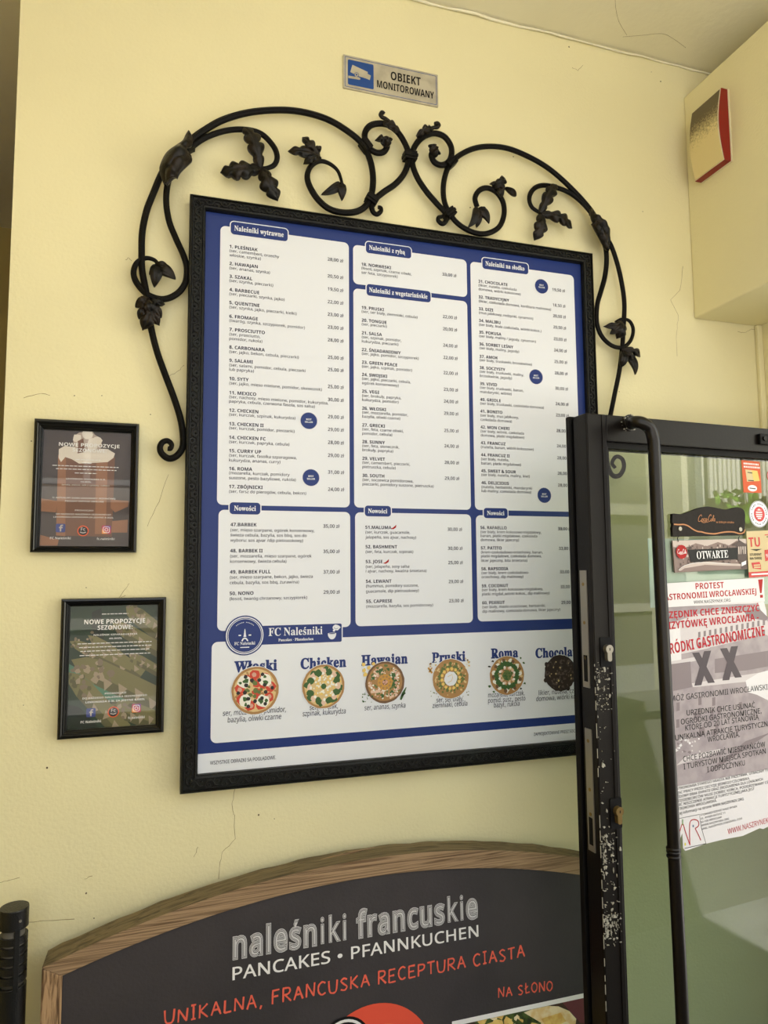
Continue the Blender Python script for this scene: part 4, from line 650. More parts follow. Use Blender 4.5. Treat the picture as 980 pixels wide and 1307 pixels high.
C2b = [('51.MALUMA', 673, [('(ser, kurczak, guacamole,', 679.4), ('jalapeño, sos ajvar, nachosy)', 685.8)], '30,00', 675.7), ('52. BASHMENT', 697.8, [('(ser, feta, kurczak, szpinak)', 704.4)], '30,00', 699.9),
 ('53. JOSE', 716.8, [('(ser, jalapeño, sosy salsa', 723.4), ('i ajvar, nachosy, kwaśna śmietana)', 729.2)], '25,00', 718), ('54. LEWANT', 742, [('(hummus, pomidory suszone,', 748.2), ('guacamole, dip pietruszkowy)', 755)], '29,00', 742),
 ('55. CAPRESE', 767.6, [('(mozzarella, bazylia, sos pomidorowy)', 774.2)], '23,00', 766.4)]
C3 = [('31. CHOCOLATE', 359, [('(likier, nutella, czekolada', 364.1), ('domowa, wiórki kokosowe)', 369.2)], '19,50', 371.6), ('32. TRADYCYJNY', 379, [('(likier, czekolada domowa, konfitura malinowa)', 384.5)], '18,50', 391.2),
 ('33. DIZI', 394.1, [('(mus jabłkowy, rodzynki, cynamon)', 399.2)], '20,50', 404.9), ('34. MALIBU', 409, [('(ser biały, biała czekolada, wiórki kokos.)', 414.5)], '20,50', 419.2),
 ('35. POKUSA', 423.9, [('(ser biały, maliny / jagody, cynamon)', 429)], '23,00', 434.1), ('36. SORBET LEŚNY', 439, [('(ser biały, maliny, jagody)', 444.3)], '24,00', 448.4),
 ('37. AMOK', 454.9, [('(ser biały, truskawki, brzoskwinie)', 459.6)], '25,00', 462.9), ('38. SOCZYSTY', 469.2, [('(ser biały, truskawki, maliny,', 474.3), ('brzoskwinie, jagody)', 479.8)], '28,00', 477.4),
 ('39. VIVID', 489.6, [('(ser biały, truskawki, banan,', 494.7), ('mandarynki, wiśnie)', 500.2)], '30,00', 496.8), ('40. GRIOLE', 509.8, [('(ser biały, truskawki, czekolada domowa)', 514.9)], '24,00', 516.5),
 ('41. BONITO', 524.7, [('(ser biały, mus jabłkowy,', 530.2), ('czekolada domowa)', 535.7)], '23,00', 530.8), ('42. MON CHERI', 545, [('(ser biały, wiśnie, czekolada', 550.4), ('domowa, płatki migdałowe)', 555.7)], '28,00', 550.6),
 ('43. FRANCUZ', 565.1, [('(nutella, banan, wiórki kokosowe)', 570.6)], '24,00', 570), ('44. FRANCUZ II', 580.4, [('(ser biały, nutella,', 585.9), ('banan, płatki migdałowe)', 591.4)], '28,00', 585.1),
 ('45. SWEET & SOUR', 600.8, [('(ser biały, nutella, maliny, kiwi)', 606)], '28,00', 604.7), ('46. DELICIOUS', 616, [('(nutella, herbatniki, mandarynki', 621.6), ('lub maliny, czekolada domowa)', 626.7)], '28,00', 619.8)]
C3b = [('56. RAFAELLO', 673.3, [('(ser biały, krem kokosowo-migdałowy,', 679), ('banan, płatki migdałowe, czekolada', 684), ('domowa, likier jajeczny)', 689.2)], '33,00', 675), ('57. PATITO', 699.4, [('(krem czekoladowo-orzechowy, banan,', 705), ('płatki migdałowe, czekolada domowa,', 710), ('likier jajeczny, bita śmietana)', 715.7)], '33,00', 700),
 ('58. RAPSODIA', 726, [('(ser biały, krem czekoladowo-', 731.4), ('orzechowy, dip malinowy)', 736.7)], '33,00', 729.6), ('59. COCONUT', 747.8, [('(ser biały, krem kokosowo-migdałowy,', 753), ('płatki migdał.,wiórki kokos., dip malinowy)', 758.6)], '33,00', 748.6),
 ('60. PEANUT', 769.4, [('(ser biały, masło orzechowe, herbatniki,', 775), ('dip malinowy, czekolada domowa, likier jajeczny)', 780.6)], '29,00', 768.6)]
NH, DH = .0069, .0062
def natw(s, h, bold):
    V, F = glyphs(s, bold); return (max(v[0] for v in V)-min(v[0] for v in V))*h/CAPH
def calib(s, h, bold, a, b): return (P(*b)[0]-P(*a)[0])/natw(s, h, bold)
XN = calib('1. PLEŚNIAK', NH, .022, (292.8, 314), (328.7, 319))
XD = calib('(twaróg, szynka, szczypiorek, pomidor)', DH, .004, (292.6, 409), (393.6, 420))
XD2 = calib('(ser, jajko, pomidor, szczypiorek)', DH, .004, (461.5, 451), (537.5, 458))
XD3 = calib('(likier, czekolada domowa, konfitura malinowa)', DH, .004, (610.3, 384), (707, 395))
XD1b = calib('(ser, mięso szarpane, bekon, jajko, świeża', DH, .004, (293.5, 737), (404.3, 736))
XD2b = calib('(mozzarella, bazylia, sos pomidorowy)', DH, .004, (466.5, 774), (556, 773))
XD3b = calib('(ser biały, krem kokosowo-migdałowy,', DH, .004, (612.6, 679), (693.9, 681))
XP = calib('28,00 zł', NH, .016, (417.8, 333), (438, 334))
print('xs', XN, XD, XD2, XD3, XD1b, XD2b, XD3b, XP)
def column(items, xl, xr, xd, yl, dh=.0059):
    """xl = left x at yl[0] and yl[1] (photo), xr = right edge of the prices"""
    ul = P(xl[0], yl[0])[0]; ul2 = P(xl[1], yl[1])[0]; ur = P(xr[0], yl[0])[0]; ur2 = P(xr[1], yl[1])[0]
    for nm, y, lines, pr, py in items:
        mn, mp = MB(), MB(); t = (y-yl[0])/(yl[1]-yl[0]); x = xl[0]+(xl[1]-xl[0])*t; u = ul+(ul2-ul)*t; xr_ = xr[0]+(xr[1]-xr[0])*t
        v = P(x, y)[1]; text(mn, PF, nm, (u, v-NH/2), NH, xs=XN, d=.0011, bold=.022)
        for s, yy in lines:
            v = P(x, yy)[1]; text(mn, PF, s, (u, v-dh*.42), dh, xs=xd, d=.0011, bold=.004, shear=.06)
        v = P(xr_, py)[1]; text(mp, PF, pr+' zł', (ur+(ur2-ur)*t, v-NH/2), NH, xs=XP, d=.0011, bold=.016, align='r')
        mn.build('dish_lettering', ['navy'], poster); mp.build('price_lettering', ['navy'], poster)
column(C1, (292.8, 292.2), (438, 439.3), XD, (314, 627))
column(C1b, (294, 293), (433.3, 433.8), XD1b, (669, 757))
column(C2, (461, 462.3), (582.2, 586), XD2, (337, 611))
column(C2b, (466, 467), (589.6, 591.7), XD2b, (673, 767))
column(C3, (610.2, 614), (720.4, 728.5), XD3, (359, 616))
column(C3b, (612.7, 615), (728.6, 733), XD3b, (673, 769))
for x, y in ((502, 672.5), (492.5, 716.5)):
    m_ = MB(); u, v = P(x, y); m_.ribbon(PF, [(u-.006, v-.004), (u-.001, v-.0035), (u+.004, v), (u+.006, v+.004)], [.001, .0035, .004, .001], .0011)
    m_.build('chilli_mark', ['red'], poster)
# ---- best seller seals
for x, y, r in ((394, 537.2, .0185), (396.7, 609.7, .0185), (690.8, 365.7, .0185), (683.7, 481.1, .0185), (694.3, 632.3, .0185)):
    u, v = P(x, y); m_ = MB()
    m_.flat(PF, [(u+(r if i % 2 else r*.93)*math.cos(PI*i/32), v+(r if i % 2 else r*.93)*math.sin(PI*i/32)) for i in range(64)], .0011)
    text(m_, PF, 'BEST', (u, v+.0012), .0036, align='c', d=.0014, m=1, bold=.03); text(m_, PF, 'SELLER', (u, v-.0045), .0036, align='c', d=.0014, m=1, bold=.03)
    m_.build('best_seller_seal', ['blue', 'white'], poster)
# ---- logo bar
m_ = MB(); a = P(330, 800.5); b = P(435.8, 794.2); c = P(330, 824); d_ = P(435.8, 818)
v1, v0 = (a[1]+b[1])/2, (c[1]+d_[1])/2
m_.flat(PF, rrect(a[0], v0-.0022, b[0]+.0022, v1+.0022, .004), .0008, 0); m_.flat(PF, rrect(a[0], v0, b[0], v1, .003), .0011, 1)
t0, t1 = P(342.6, 812.4), P(411.3, 808.5); vb = (t0[1]+t1[1])/2; u = P(342.6, 803.2)[1]
text(m_, PF, 'FC Naleśniki', (t0[0], vb), .0165, w=t1[0]-t0[0], d=.0014, bold=.004, serif=True)
text(m_, PF, 'Pancakes · Pfannkuchen', (P(355.2, 815)[0], vb-.0115), .0055, w=P(399.8, 815)[0]-P(355.2, 815)[0], d=.0014, bold=.012, serif=True)
u, v = P(423.5, 808.6)
m_.flat(PF, [(u-.009, v)]+[(u-.009*math.cos(PI*i/10), v-.012*math.sin(PI*i/10)) for i in range(1, 10)]+[(u+.009, v)], .0014, 0)
m_.flat(PF, circ(u, v, .0092, 20, .0018), .0015, 0); m_.flat(PF, circ(u, v, .007, 20, .001), .0017, 1)
m_.flat(PF, blob(u+.009, v+.0125, .0085, 10, .15, .006), .0014, 0); m_.flat(PF, blob(u+.004, v+.006, .0025, 7, .2), .0014, 0)
m_.ribbon(PF, [(u+.004, v+.012), (u+.009, v+.009), (u+.013, v+.011)], .0009, .0017, 1)
m_.build('logo_bar', ['white', 'blue'], poster)
m_ = MB(); u, v = P(312.3, 811); r = .0372
for rr, d, mm in ((r+.0025, .0013, 1), (r, .0015, 0), (r-.002, .0017, 1), (r-.0036, .0019, 0), (r-.0046, .0021, 1)): m_.flat(PF, circ(u, v, rr, 48), d, mm)
text(m_, PF, 'FC Naleśniki', (u, v-.0185), .0062, w=.041, align='c', d=.0024, bold=.006, serif=True)
m_.ribbon(PF, [(u-.009, v-.0235), (u+.009, v-.0235)], .0018, .0024)
m_.flat(PF, [(u-.0006, v+.013), (u+.0006, v+.013), (u+.0022, v+.0005), (u+.003, v-.003), (u-.003, v-.003), (u-.0022, v+.0005)], .0024)
m_.ribbon(PF, [(u-.006, v-.011), (u-.003, v-.0065), (u, v-.0055), (u+.003, v-.0065), (u+.006, v-.011)], .0028, .0024)
for sx in (-1, 1): m_.ribbon(PF, [(u+sx*.0075, v+.0005), (u+sx*.0125, v+.0005)], .0024, .0024)
for i in range(13):
    an = math.radians(130-80*i/12)
    if i == 6: continue
    m_.flat(PF, circ(u+.0262*math.cos(an), v+.0262*math.sin(an), .0009, 6), .0024)
m_.build('logo_roundel', ['white', 'blue'], poster)
# ---- pancakes
for nm, c in dict(crust=(168, 126, 74), cheese=(214, 186, 132), tomato=(200, 66, 44), leaf=(54, 92, 40), olive=(34, 30, 30), mozz=(234, 232, 222), corn=(230, 196, 104), meat=(222, 190, 168), choc=(44, 28, 22), choc2=(86, 72, 66), ham=(206, 158, 138), pine=(200, 148, 62), green=(96, 112, 56), brown=(110, 78, 50)).items(): M[nm] = mat('print_'+nm, c, .5)
PM = ['crust', 'cheese', 'tomato', 'leaf', 'olive', 'mozz', 'corn', 'meat', 'choc', 'choc2', 'ham', 'pine', 'green', 'brown', 'white']
PI_ = {n: i for i, n in enumerate(PM)}
def pancake(x, y, r, kind):
    u, v = P(x, y); m_ = MB(); lay = [.0018]
    def put(pts, name): lay[0] += .0000012; m_.flat(PF, pts, lay[0], PI_[name])
    def at(rr, an): return u+rr*r*math.cos(an), v+rr*r*math.sin(an)
    def scatter(n, r0, r1, size, name, j=.3):
        for _ in range(n): put(blob(*at(math.sqrt(R.uniform(r0*r0, r1*r1)), R.uniform(0, 7)), size*r*R.uniform(.6, 1.2), 7, j), name)
    def ring(n, rr, size, name, ph=0, j=.15, asp=1):
        for i in range(n): put(blob(*at(rr, ph+2*PI*i/n), size*r, 9, j, size*r*asp), name)
    m_.flat(PF, circ(u, v, r*1.025, 40), .0016, PI_['white'])
    if kind == 'choc':
        put(blob(u, v, r, 40, .03), 'choc')
        for an in (2.6, 3.5, 5.2): put(blob(*at(1.0, an), r*.13, 10, .1), 'choc')
        scatter(60, 0, .85, .09, 'choc2', .5); scatter(60, 0, .9, .07, 'choc'); scatter(12, .2, .8, .05, 'cheese', .5); ring(14, .8, .09, 'choc', .2)
        m_.build('pancake_picture', PM, poster); return
    put(blob(u, v, r, 40, .012), 'crust' if kind != 'haw' else 'brown')
    put(blob(u, v, r*.9, 30, .02), 'cheese' if kind in ('wlo', 'chi') else 'crust')
    if kind == 'wlo':
        scatter(50, 0, .85, .06, 'crust'); ring(9, .66, .22, 'tomato', .2); ring(9, .66, .1, 'ham', .25)
        scatter(12, 0, .4, .12, 'tomato'); scatter(10, 0, .4, .1, 'green')
        for a_, rr in ((2.45, .62), (.75, .58), (5.3, .55), (3.9, .6)):
            put(blob(*at(rr, a_), r*.27, 11, .15), 'mozz'); put(blob(*at(rr-.05, a_-.1), r*.12, 8, .4), 'leaf'); put(blob(*at(rr+.1, a_+.2), r*.07, 7, .4), 'leaf')
        ring(9, .45, .085, 'olive', .5); ring(6, .72, .08, 'olive', .1)
    if kind == 'chi':
        scatter(90, 0, .86, .05, 'corn'); scatter(40, 0, .5, .05, 'mozz')
        for i in range(8):
            a_ = .4+2*PI*i/8
            put(blob(*at(.68, a_), r*.17, 9, .25), 'leaf'); put(blob(*at(.78, a_+.25), r*.15, 9, .3), 'leaf')
            put(blob(*at(.68, a_+.42), r*.13, 9, .35, r*.17), 'meat'); put(blob(*at(.6, a_+.45), r*.07, 8, .3), 'mozz')
        put(blob(u, v, r*.13, 9, .25), 'leaf')
    if kind == 'haw':
        put(blob(u, v, r*.8, 24, .05), 'crust'); scatter(60, .4, .82, .08, 'meat'); scatter(40, .4, .82, .06, 'green'); scatter(40, .35, .8, .05, 'mozz'); scatter(14, .4, .7, .1, 'leaf', .5); scatter(20, .4, .8, .05, 'ham')
        put(circ(u, v, r*.38, 24), 'pine'); ring(10, .28, .06, 'crust'); put(blob(u, v, r*.14, 12, .1), 'brown'); scatter(5, 0, .1, .06, 'ham')
        for px, py in ((463.5, 848), (470.5, 852), (464.5, 855.5), (466, 861), (476.5, 847)): put(blob(*P(px, py), .0045, 5, .25), 'corn')
        for _ in range(14): put(blob(*P(R.uniform(462, 476), R.uniform(884, 897)), R.uniform(.0008, .002), 6, .3), 'leaf')
        m_.ribbon(PF, [P(511, 893), P(514, 885), P(518, 877)], [.004, .006, .002], .0019, PI_['leaf']); m_.ribbon(PF, [P(512, 888), P(517, 884)], .003, .0019, PI_['leaf'])
    if kind == 'pru':
        scatter(80, .3, .86, .05, 'cheese'); scatter(60, .3, .8, .07, 'green'); scatter(24, .5, .85, .05, 'crust'); ring(20, .62, .07, 'green', 0, .4)
        ring(14, .5, .085, 'corn', .1); put(blob(u, v, r*.36, 18, .06), 'white'); m_.ribbon(PF, [at(.2, 2.6), at(.22, 1.2), at(.1, .3), at(.12, 5), at(.25, 4)], .0012, .0021, PI_['cheese'])
        for _ in range(22): put(blob(*P(R.choice((R.uniform(548, 556), R.uniform(593, 599))), R.uniform(838, 856)), R.uniform(.001, .003), 6, .4), R.choice(('cheese', 'brown', 'mozz')))
        m_.ribbon(PF, [P(546, 852), P(551, 859)], .004, .0019, PI_['pine']); m_.ribbon(PF, [P(551, 852), P(547, 858)], .003, .0019, PI_['pine'])
        for _ in range(14): put(blob(*P(R.choice((R.uniform(549, 560), R.uniform(590, 598))), R.uniform(880, 890)), R.uniform(.0008, .0016), 6, .4), R.choice(('green', 'brown')))
    if kind == 'rom':
        scatter(40, .2, .85, .07, 'cheese'); ring(11, .75, .14, 'mozz', .1, .25); ring(9, .8, .1, 'brown', .4); ring(22, .6, .13, 'leaf', 0, .5); scatter(26, .3, .7, .08, 'leaf', .5)
        ring(10, .4, .08, 'meat', 0); ring(8, .45, .07, 'mozz', .3); put(blob(u, v, r*.27, 14, .1), 'green'); scatter(14, 0, .22, .05, 'leaf')
        for px, py in ((624, 851), (628, 844), (664, 840), (668, 846), (624, 876), (630, 883), (664, 879), (669, 872)): put(blob(*P(px, py), .0032, 7, .5, .0022), R.choice(('leaf', 'olive')))
    m_.build('pancake_picture', PM, poster)
def dish(nm, a, b, h, lines):
    m_ = MB(); u0 = P(*a); u1 = P(*b)
    text(m_, PF, nm, (u0[0], (u0[1]+u1[1])/2), h, w=u1[0]-u0[0], d=.0011, bold=.03, serif=True); m_.build('dish_heading', ['blue'], poster)
    m_ = MB()
    for s, c, e_, k in lines: 
        p0, p1 = P(*c), P(*e_); text(m_, PF, s, (p0[0], (p0[1]+p1[1])/2), .0104, w=p1[0]-p0[0], d=.0011, bold=.002, shear=.06)
    m_.build('dish_caption', ['navy'], poster)
HC = .0215
dish('Włoski', (298.9, 858.3), (353.5, 854.5), HC, [('ser, mozzarella, pomidor,', (284.3, 914), (364.7, 908), 1), ('bazylia, oliwki czarne', (290.4, 922.5), (358.6, 917), 1)])
dish('Chicken', (383.3, 853.8), (441.6, 850.5), HC, [('ser, kurczak,', (395, 906.3), (431, 903.5), 1), ('szpinak, kukurydza', (386, 914.5), (440.8, 910), 1)])
dish('Hawajan', (461, 849.5), (520, 846), HC, [('ser, ananas, szynka', (465, 907), (517, 902.5), 1)])
dish('Pruski', (551, 845.8), (593.7, 843), HC, [('ser, ser biały,', (556.5, 897), (591, 894), 1), ('ziemniaki, cebula', (551.7, 904), (596, 900), 1)])
dish('Roma', (626.3, 840.5), (661, 838), HC, [('mozarella, kurczak,', (622.6, 890.6), (669, 886.6), 1), ('pomid. susz., pesto', (622.6, 897.5), (670, 893.5), 1), ('bazył., rukola', (630, 903), (662.6, 900.5), 1)])
dish('Chocolate', (683, 839.7), (741, 836.5), HC, [('likier, nutella, czekolada', (687, 888), (753, 882), 1), ('domowa, wiórki kokosowe', (683.8, 895.3), (754, 889.5), 1)])
pancake(325.7, 881, .047, 'wlo'); pancake(412.7, 876, .0445, 'chi'); pancake(491, 870.7, .0435, 'haw')
pancake(574.8, 866, .0425, 'pru'); pancake(646.5, 862, .0425, 'rom'); pancake(714.5, 858.8, .041, 'choc')
m_ = MB(); p0, p1 = P(268, 975.8), P(352, 968.8); text(m_, PF, 'WSZYSTKIE OBRAZKI SĄ POGLĄDOWE.', (p0[0], (p0[1]+p1[1])/2), .0068, w=p1[0]-p0[0], d=.0011, bold=.004)
p0, p1 = P(681, 939.5), P(737, 933.8); text(m_, PF, 'ZAPROJEKTOWANE PRZEZ SOCIA', (p0[0], (p0[1]+p1[1])/2), .0068, w=p1[0]-p0[0], d=.0011, bold=.004)
m_.build('footer_lettering', ['navy'], poster)

# ---- wrought iron scrollwork (parts of the menu board)
SC = wallplane(.012)
S1 = crop(160, 120, .3469); S2 = crop(440, 120, .4082); S3 = crop(160, 300, .3061); S4 = crop(680, 200, .3061)
S5 = crop(430, 130, .19388); S6 = crop(260, 140, .21429); S7 = crop(580, 180, .2551); S8 = crop(160, 140, .16327)
def bar(px, r0=.0086, r1=None, taper=4, d=0, sq=.9):
    r0 *= .82; r1 = r1*.85 if r1 else None
    P_ = smooth([SC.P(*p) for p in px], 7); n = len(P_); m_ = MB(); r1 = r1 or r0
    rr = []
    for i in range(n):
        t = i/(n-1); rr.append(r0+(r1-r0)*max(0, (t-.72)/.28))
    pts = [SC.W(u, v, d) for u, v in P_]
    m_.tube(pts, rr, 12, sq=sq)
    m_.tube([SC.W(u, v, d+r*sq*.93) for (u, v), r in zip(P_, rr)], [r*.3 for r in rr], 6)   # the raised rib down the bar
    m_.build('scroll_bar', ['iron'], board, smooth=True)
    return P_
def leaf(m_, a, b, w, lobes=3, bend=0, d=.006, rise=.012, tipw=.5, curl=0):
    a, b = SC.P(*a, d), SC.P(*b, d+.006); dx, dy = b[0]-a[0], b[1]-a[1]; L = math.hypot(dx, dy); t_ = (dx/L, dy/L); n_ = (-t_[1], t_[0]); N, K = 34, 12
    k0 = len(m_.v); idx = {}
    for lay in (0, 1):
        for i in range(N+1):
            t = i/N; prof = math.sin(PI*min(1, .06+.94*t**(.5+tipw)))**.75
            mod = .46+.54*abs(math.sin(PI*(lobes*t+.12)))**.55 if lobes else 1
            if i == N: prof = .02
            for j in range(K+1):
                s = 2*j/K-1; hw = w*.84*prof*(1-(1-mod)*min(1, abs(s)*1.3)); off = bend*L*math.sin(PI*t)*.5
                sweep = .34*L*abs(s)**1.5*t*(1-t)
                u = a[0]+t_[0]*(L*t+sweep)+n_[0]*(s*hw+off); v = a[1]+t_[1]*(L*t+sweep)+n_[1]*(s*hw+off)
                z = d+rise*math.sin(PI*t)*.8+w*.45*(1-s*s)*prof-.003*math.exp(-(s/.16)**2)*prof+curl*t*t
                if lobes: z += .0034*(abs(math.sin(PI*(lobes*t+.12)))-.6)*abs(s)**.7*prof
                else: z += .0018*math.cos(5*PI*s)*prof
                if lay: z -= .0035
                idx[lay, i, j] = len(m_.v); m_.v.append(tuple(SC.W(u, v, z)))
    for i in range(N):
        for j in range(K):
            q = [idx[0, i, j], idx[0, i, j+1], idx[0, i+1, j+1], idx[0, i+1, j]]; m_.f.append(tuple(q)); m_.m.append(0)
            q = [idx[1, i, j], idx[1, i+1, j], idx[1, i+1, j+1], idx[1, i, j+1]]; m_.f.append(tuple(q)); m_.m.append(0)
        for j in (0, K): m_.f.append((idx[0, i, j], idx[0, i+1, j], idx[1, i+1, j], idx[1, i, j])); m_.m.append(0)
    for i in (0, N):
        for j in range(K): m_.f.append((idx[0, i, j], idx[0, i, j+1], idx[1, i, j+1], idx[1, i, j])); m_.m.append(0)
def folded_leaf(C, left, right, d=.01, rise=.02, ribs=4):
    a = smooth([SC.P(*p, d+.018) for p in C(left)], 5); b = smooth([SC.P(*p, d+.018) for p in C(right)], 5); n = min(len(a), len(b)); K = 8; m_ = MB(); ix = {}
    for lay in (0, 1):
        for i in range(n):
            t = i/(n-1); w = math.hypot(b[i][0]-a[i][0], b[i][1]-a[i][1])
            for j in range(K+1):
                q = j/K; p = lerp(a[i], b[i], q); z = d+rise*math.sin(PI*min(1, t*1.15+.05))*.7+w*.5*math.sin(PI*q)+.0022*math.cos(2*PI*ribs*t+PI*q)*math.sin(PI*q)
                ix[lay, i, j] = len(m_.v); m_.v.append(tuple(SC.W(*p, z-(.004 if lay else 0))))
    def f(*q): m_.f.append(tuple(ix[k] for k in q)); m_.m.append(0)
    for i in range(n-1):
        for j in range(K): f((0, i, j), (0, i, j+1), (0, i+1, j+1), (0, i+1, j)); f((1, i, j), (1, i+1, j), (1, i+1, j+1), (1, i, j+1))
        for j in (0, K): f((0, i, j), (0, i+1, j), (1, i+1, j), (1, i, j))
    for i in (0, n-1):
        for j in range(K): f((0, i, j), (0, i, j+1), (1, i, j+1), (1, i, j))
    m_.build('acanthus_leaf', ['leafiron'], board, smooth=True)
def leaves(C, lst, name='leaf'):
    for q in lst:
        (a, b, w), kw = q[:3], (q[3] if len(q) > 3 else {})
        m_ = MB(); pa, pb = C([a])[0], C([b])[0]
        leaf(m_, pa, pb, w, **kw); m_.build(name, ['leafiron'], board, smooth=True)
def collar(p, ang, w=.026, l=.02, d=0):
    u, v = SC.P(*p); a = math.radians(ang); c, s = math.cos(a), math.sin(a); m_ = MB()
    for k_, (l0, l1, g) in enumerate(((-.5, -.2, 1.0), (-.2, .2, 1.12), (.2, .5, 1.0))):
        q = [(l0*l, -w/2*g), (l1*l, -w/2*g), (l1*l, w/2*g), (l0*l, w/2*g)]
        m_.prism(SC, [(u+x*c-y*s, v+x*s+y*c) for x, y in q], -.012, .0115*g+d)
    m_.build('collar', ['iron'], board, bevel=.0015)
# left arch running into its inner circle
bar(S1([(200, 225), (240, 172), (290, 134), (360, 95), (455, 68), (560, 59), (650, 66), (740, 92), (815, 135), (872, 185), (902, 250), (911, 320), (900, 385), (868, 425), (815, 437), (755, 425), (710, 390), (678, 340), (669, 300), (683, 265), (715, 247), (752, 257), (782, 284), (796, 325)]), .0087, .004)
bar(S1([(215, 225), (250, 190), (300, 158), (370, 135), (440, 131), (500, 147), (543, 190), (558, 228), (550, 258), (525, 272), (498, 274)]), .0075, .005)
bar(S1([(165, 235), (130, 300), (103, 365), (78, 430), (62, 510), (60, 590), (62, 650), (74, 715), (88, 775)])[:-1]+S3([(95, 290), (104, 370), (130, 480), (165, 580), (200, 672), (228, 760), (240, 830), (238, 885), (215, 920), (183, 932), (155, 915), (144, 890), (153, 866), (175, 858), (192, 872), (188, 890), (176, 890)]), .0082, .0055)
bar(S1([(205, 215), (180, 260), (158, 320), (150, 390), (160, 465), (185, 530), (212, 590), (226, 640), (220, 695), (190, 735), (140, 755), (85, 740), (45, 700), (30, 660), (42, 622), (75, 604), (108, 612), (124, 634)]), .0078, .004)
# centre S scrolls
bar(S5([(300, 262), (325, 270), (328, 300), (305, 330), (262, 335), (218, 310), (188, 262), (184, 205), (215, 160), (270, 143), (335, 152), (395, 195), (440, 260), (468, 330), (468, 400), (440, 475), (385, 540), (310, 592), (255, 637), (230, 680), (236, 722), (262, 740), (288, 722), (288, 698), (270, 694)]), .0085, .005)
bar(S5([(655, 320), (632, 330), (622, 355), (640, 395), (680, 416), (722, 405), (750, 365), (752, 300), (718, 240), (670, 212), (615, 210), (555, 240), (514, 290), (494, 350), (500, 425), (535, 510), (590, 592), (655, 668), (715, 735), (718, 780), (695, 803), (668, 785), (668, 762), (690, 756)]), .0085, .005)
# right arch and its inner circle
bar(S2([(413, 352), (407, 325), (420, 302), (445, 294), (475, 308), (495, 340), (497, 380), (480, 418), (440, 437), (395, 430), (350, 402), (320, 360), (308, 315), (312, 262), (332, 215), (375, 182), (430, 165), (500, 168), (570, 194), (640, 235), (710, 297), (770, 365), (803, 425)])[:-1]+S4([(275, 290), (300, 360), (307, 430), (300, 500), (284, 560), (268, 620), (267, 695), (288, 750), (330, 788), (375, 795), (408, 765), (418, 720), (402, 685), (370, 678), (345, 690)]), .0078, .0045)
bar(S7([(770, 470), (715, 400), (650, 320), (585, 265), (520, 236), (455, 222), (410, 230), (382, 258), (374, 295), (388, 332), (425, 358)]), .0072, .005)
bar(S4([(240, 235), (285, 300), (325, 370), (350, 440), (370, 525), (381, 610), (378, 710), (372, 800), (360, 895), (342, 985), (325, 1070)])+[(776, 545), (774, 570), (775, 592), (781, 606), (790, 607), (796, 597), (794, 586), (786, 583), (781, 591), (785, 597)], .0072, .005)
for c, p, a in ((S1, (228, 195), -55), (S5, (188, 288), 40), (S5, (480, 360), 90), (S5, (748, 402), -45), (S5, (228, 643), 60), (S5, (740, 737), -50)):
    collar(c([p])[0], a, w=.03 if p == (480, 360) else .026)
# leaves
kn = dict(lobes=5, rise=.02)
folded_leaf(S8, [(300, 548), (268, 470), (272, 420), (320, 330), (395, 265), (445, 215), (468, 160), (492, 120)], [(360, 520), (400, 505), (470, 440), (520, 370), (478, 292), (515, 262), (532, 190), (503, 122)], .012, .024)
folded_leaf(S8, [(320, 540), (310, 470), (330, 400), (370, 350), (420, 320)], [(410, 500), (430, 470), (480, 420), (520, 370), (525, 340)], .03, .012, 3)
folded_leaf(S8, [(300, 545), (330, 500), (365, 460)], [(330, 560), (375, 510), (420, 470)], .026, .006, 1)
leaves(S6, [((338, 350), (240, 90), .024, dict(lobes=4, bend=-.12)), ((340, 352), (100, 362), .026, dict(lobes=4, bend=.12)), ((345, 352), (445, 532), .026, dict(lobes=3, bend=-.15)),
            ((700, 290), (505, 235), .016, dict(lobes=3)), ((690, 285), (590, 152), .015, dict(lobes=3, bend=.1)), ((690, 280), (597, 312), .012, dict(lobes=2)), ((680, 265), (682, 208), .008, dict(lobes=0)), ((672, 270), (640, 310), .008, dict(lobes=0)),
            ((815, 440), (704, 495), .012, dict(lobes=0, tipw=.1, bend=.2)), ((812, 440), (828, 532), .014, dict(lobes=0, tipw=0)), ((800, 445), (833, 458), .006, dict(lobes=0))])
leaves(S3, [((135, 125), (120, 212), .016, dict(lobes=0, tipw=0)), ((135, 130), (210, 178), .016, dict(lobes=0, tipw=0)), ((120, 125), (180, 128), .008, dict(lobes=0)), ((130, 150), (98, 158), .006, dict(lobes=0)),
            ((105, 270), (40, 295), .014, dict(lobes=0, tipw=.2)), ((100, 285), (70, 392), .018, dict(lobes=2, bend=.2)), ((100, 285), (142, 372), .015, dict(lobes=2, bend=-.2)), ((105, 285), (150, 340), .011, dict(lobes=0)), ((95, 285), (165, 283), .011, dict(lobes=2)), ((85, 300), (55, 345), .010, dict(lobes=0)), ((90, 270), (110, 330), .014, dict(lobes=0, d=.012))])
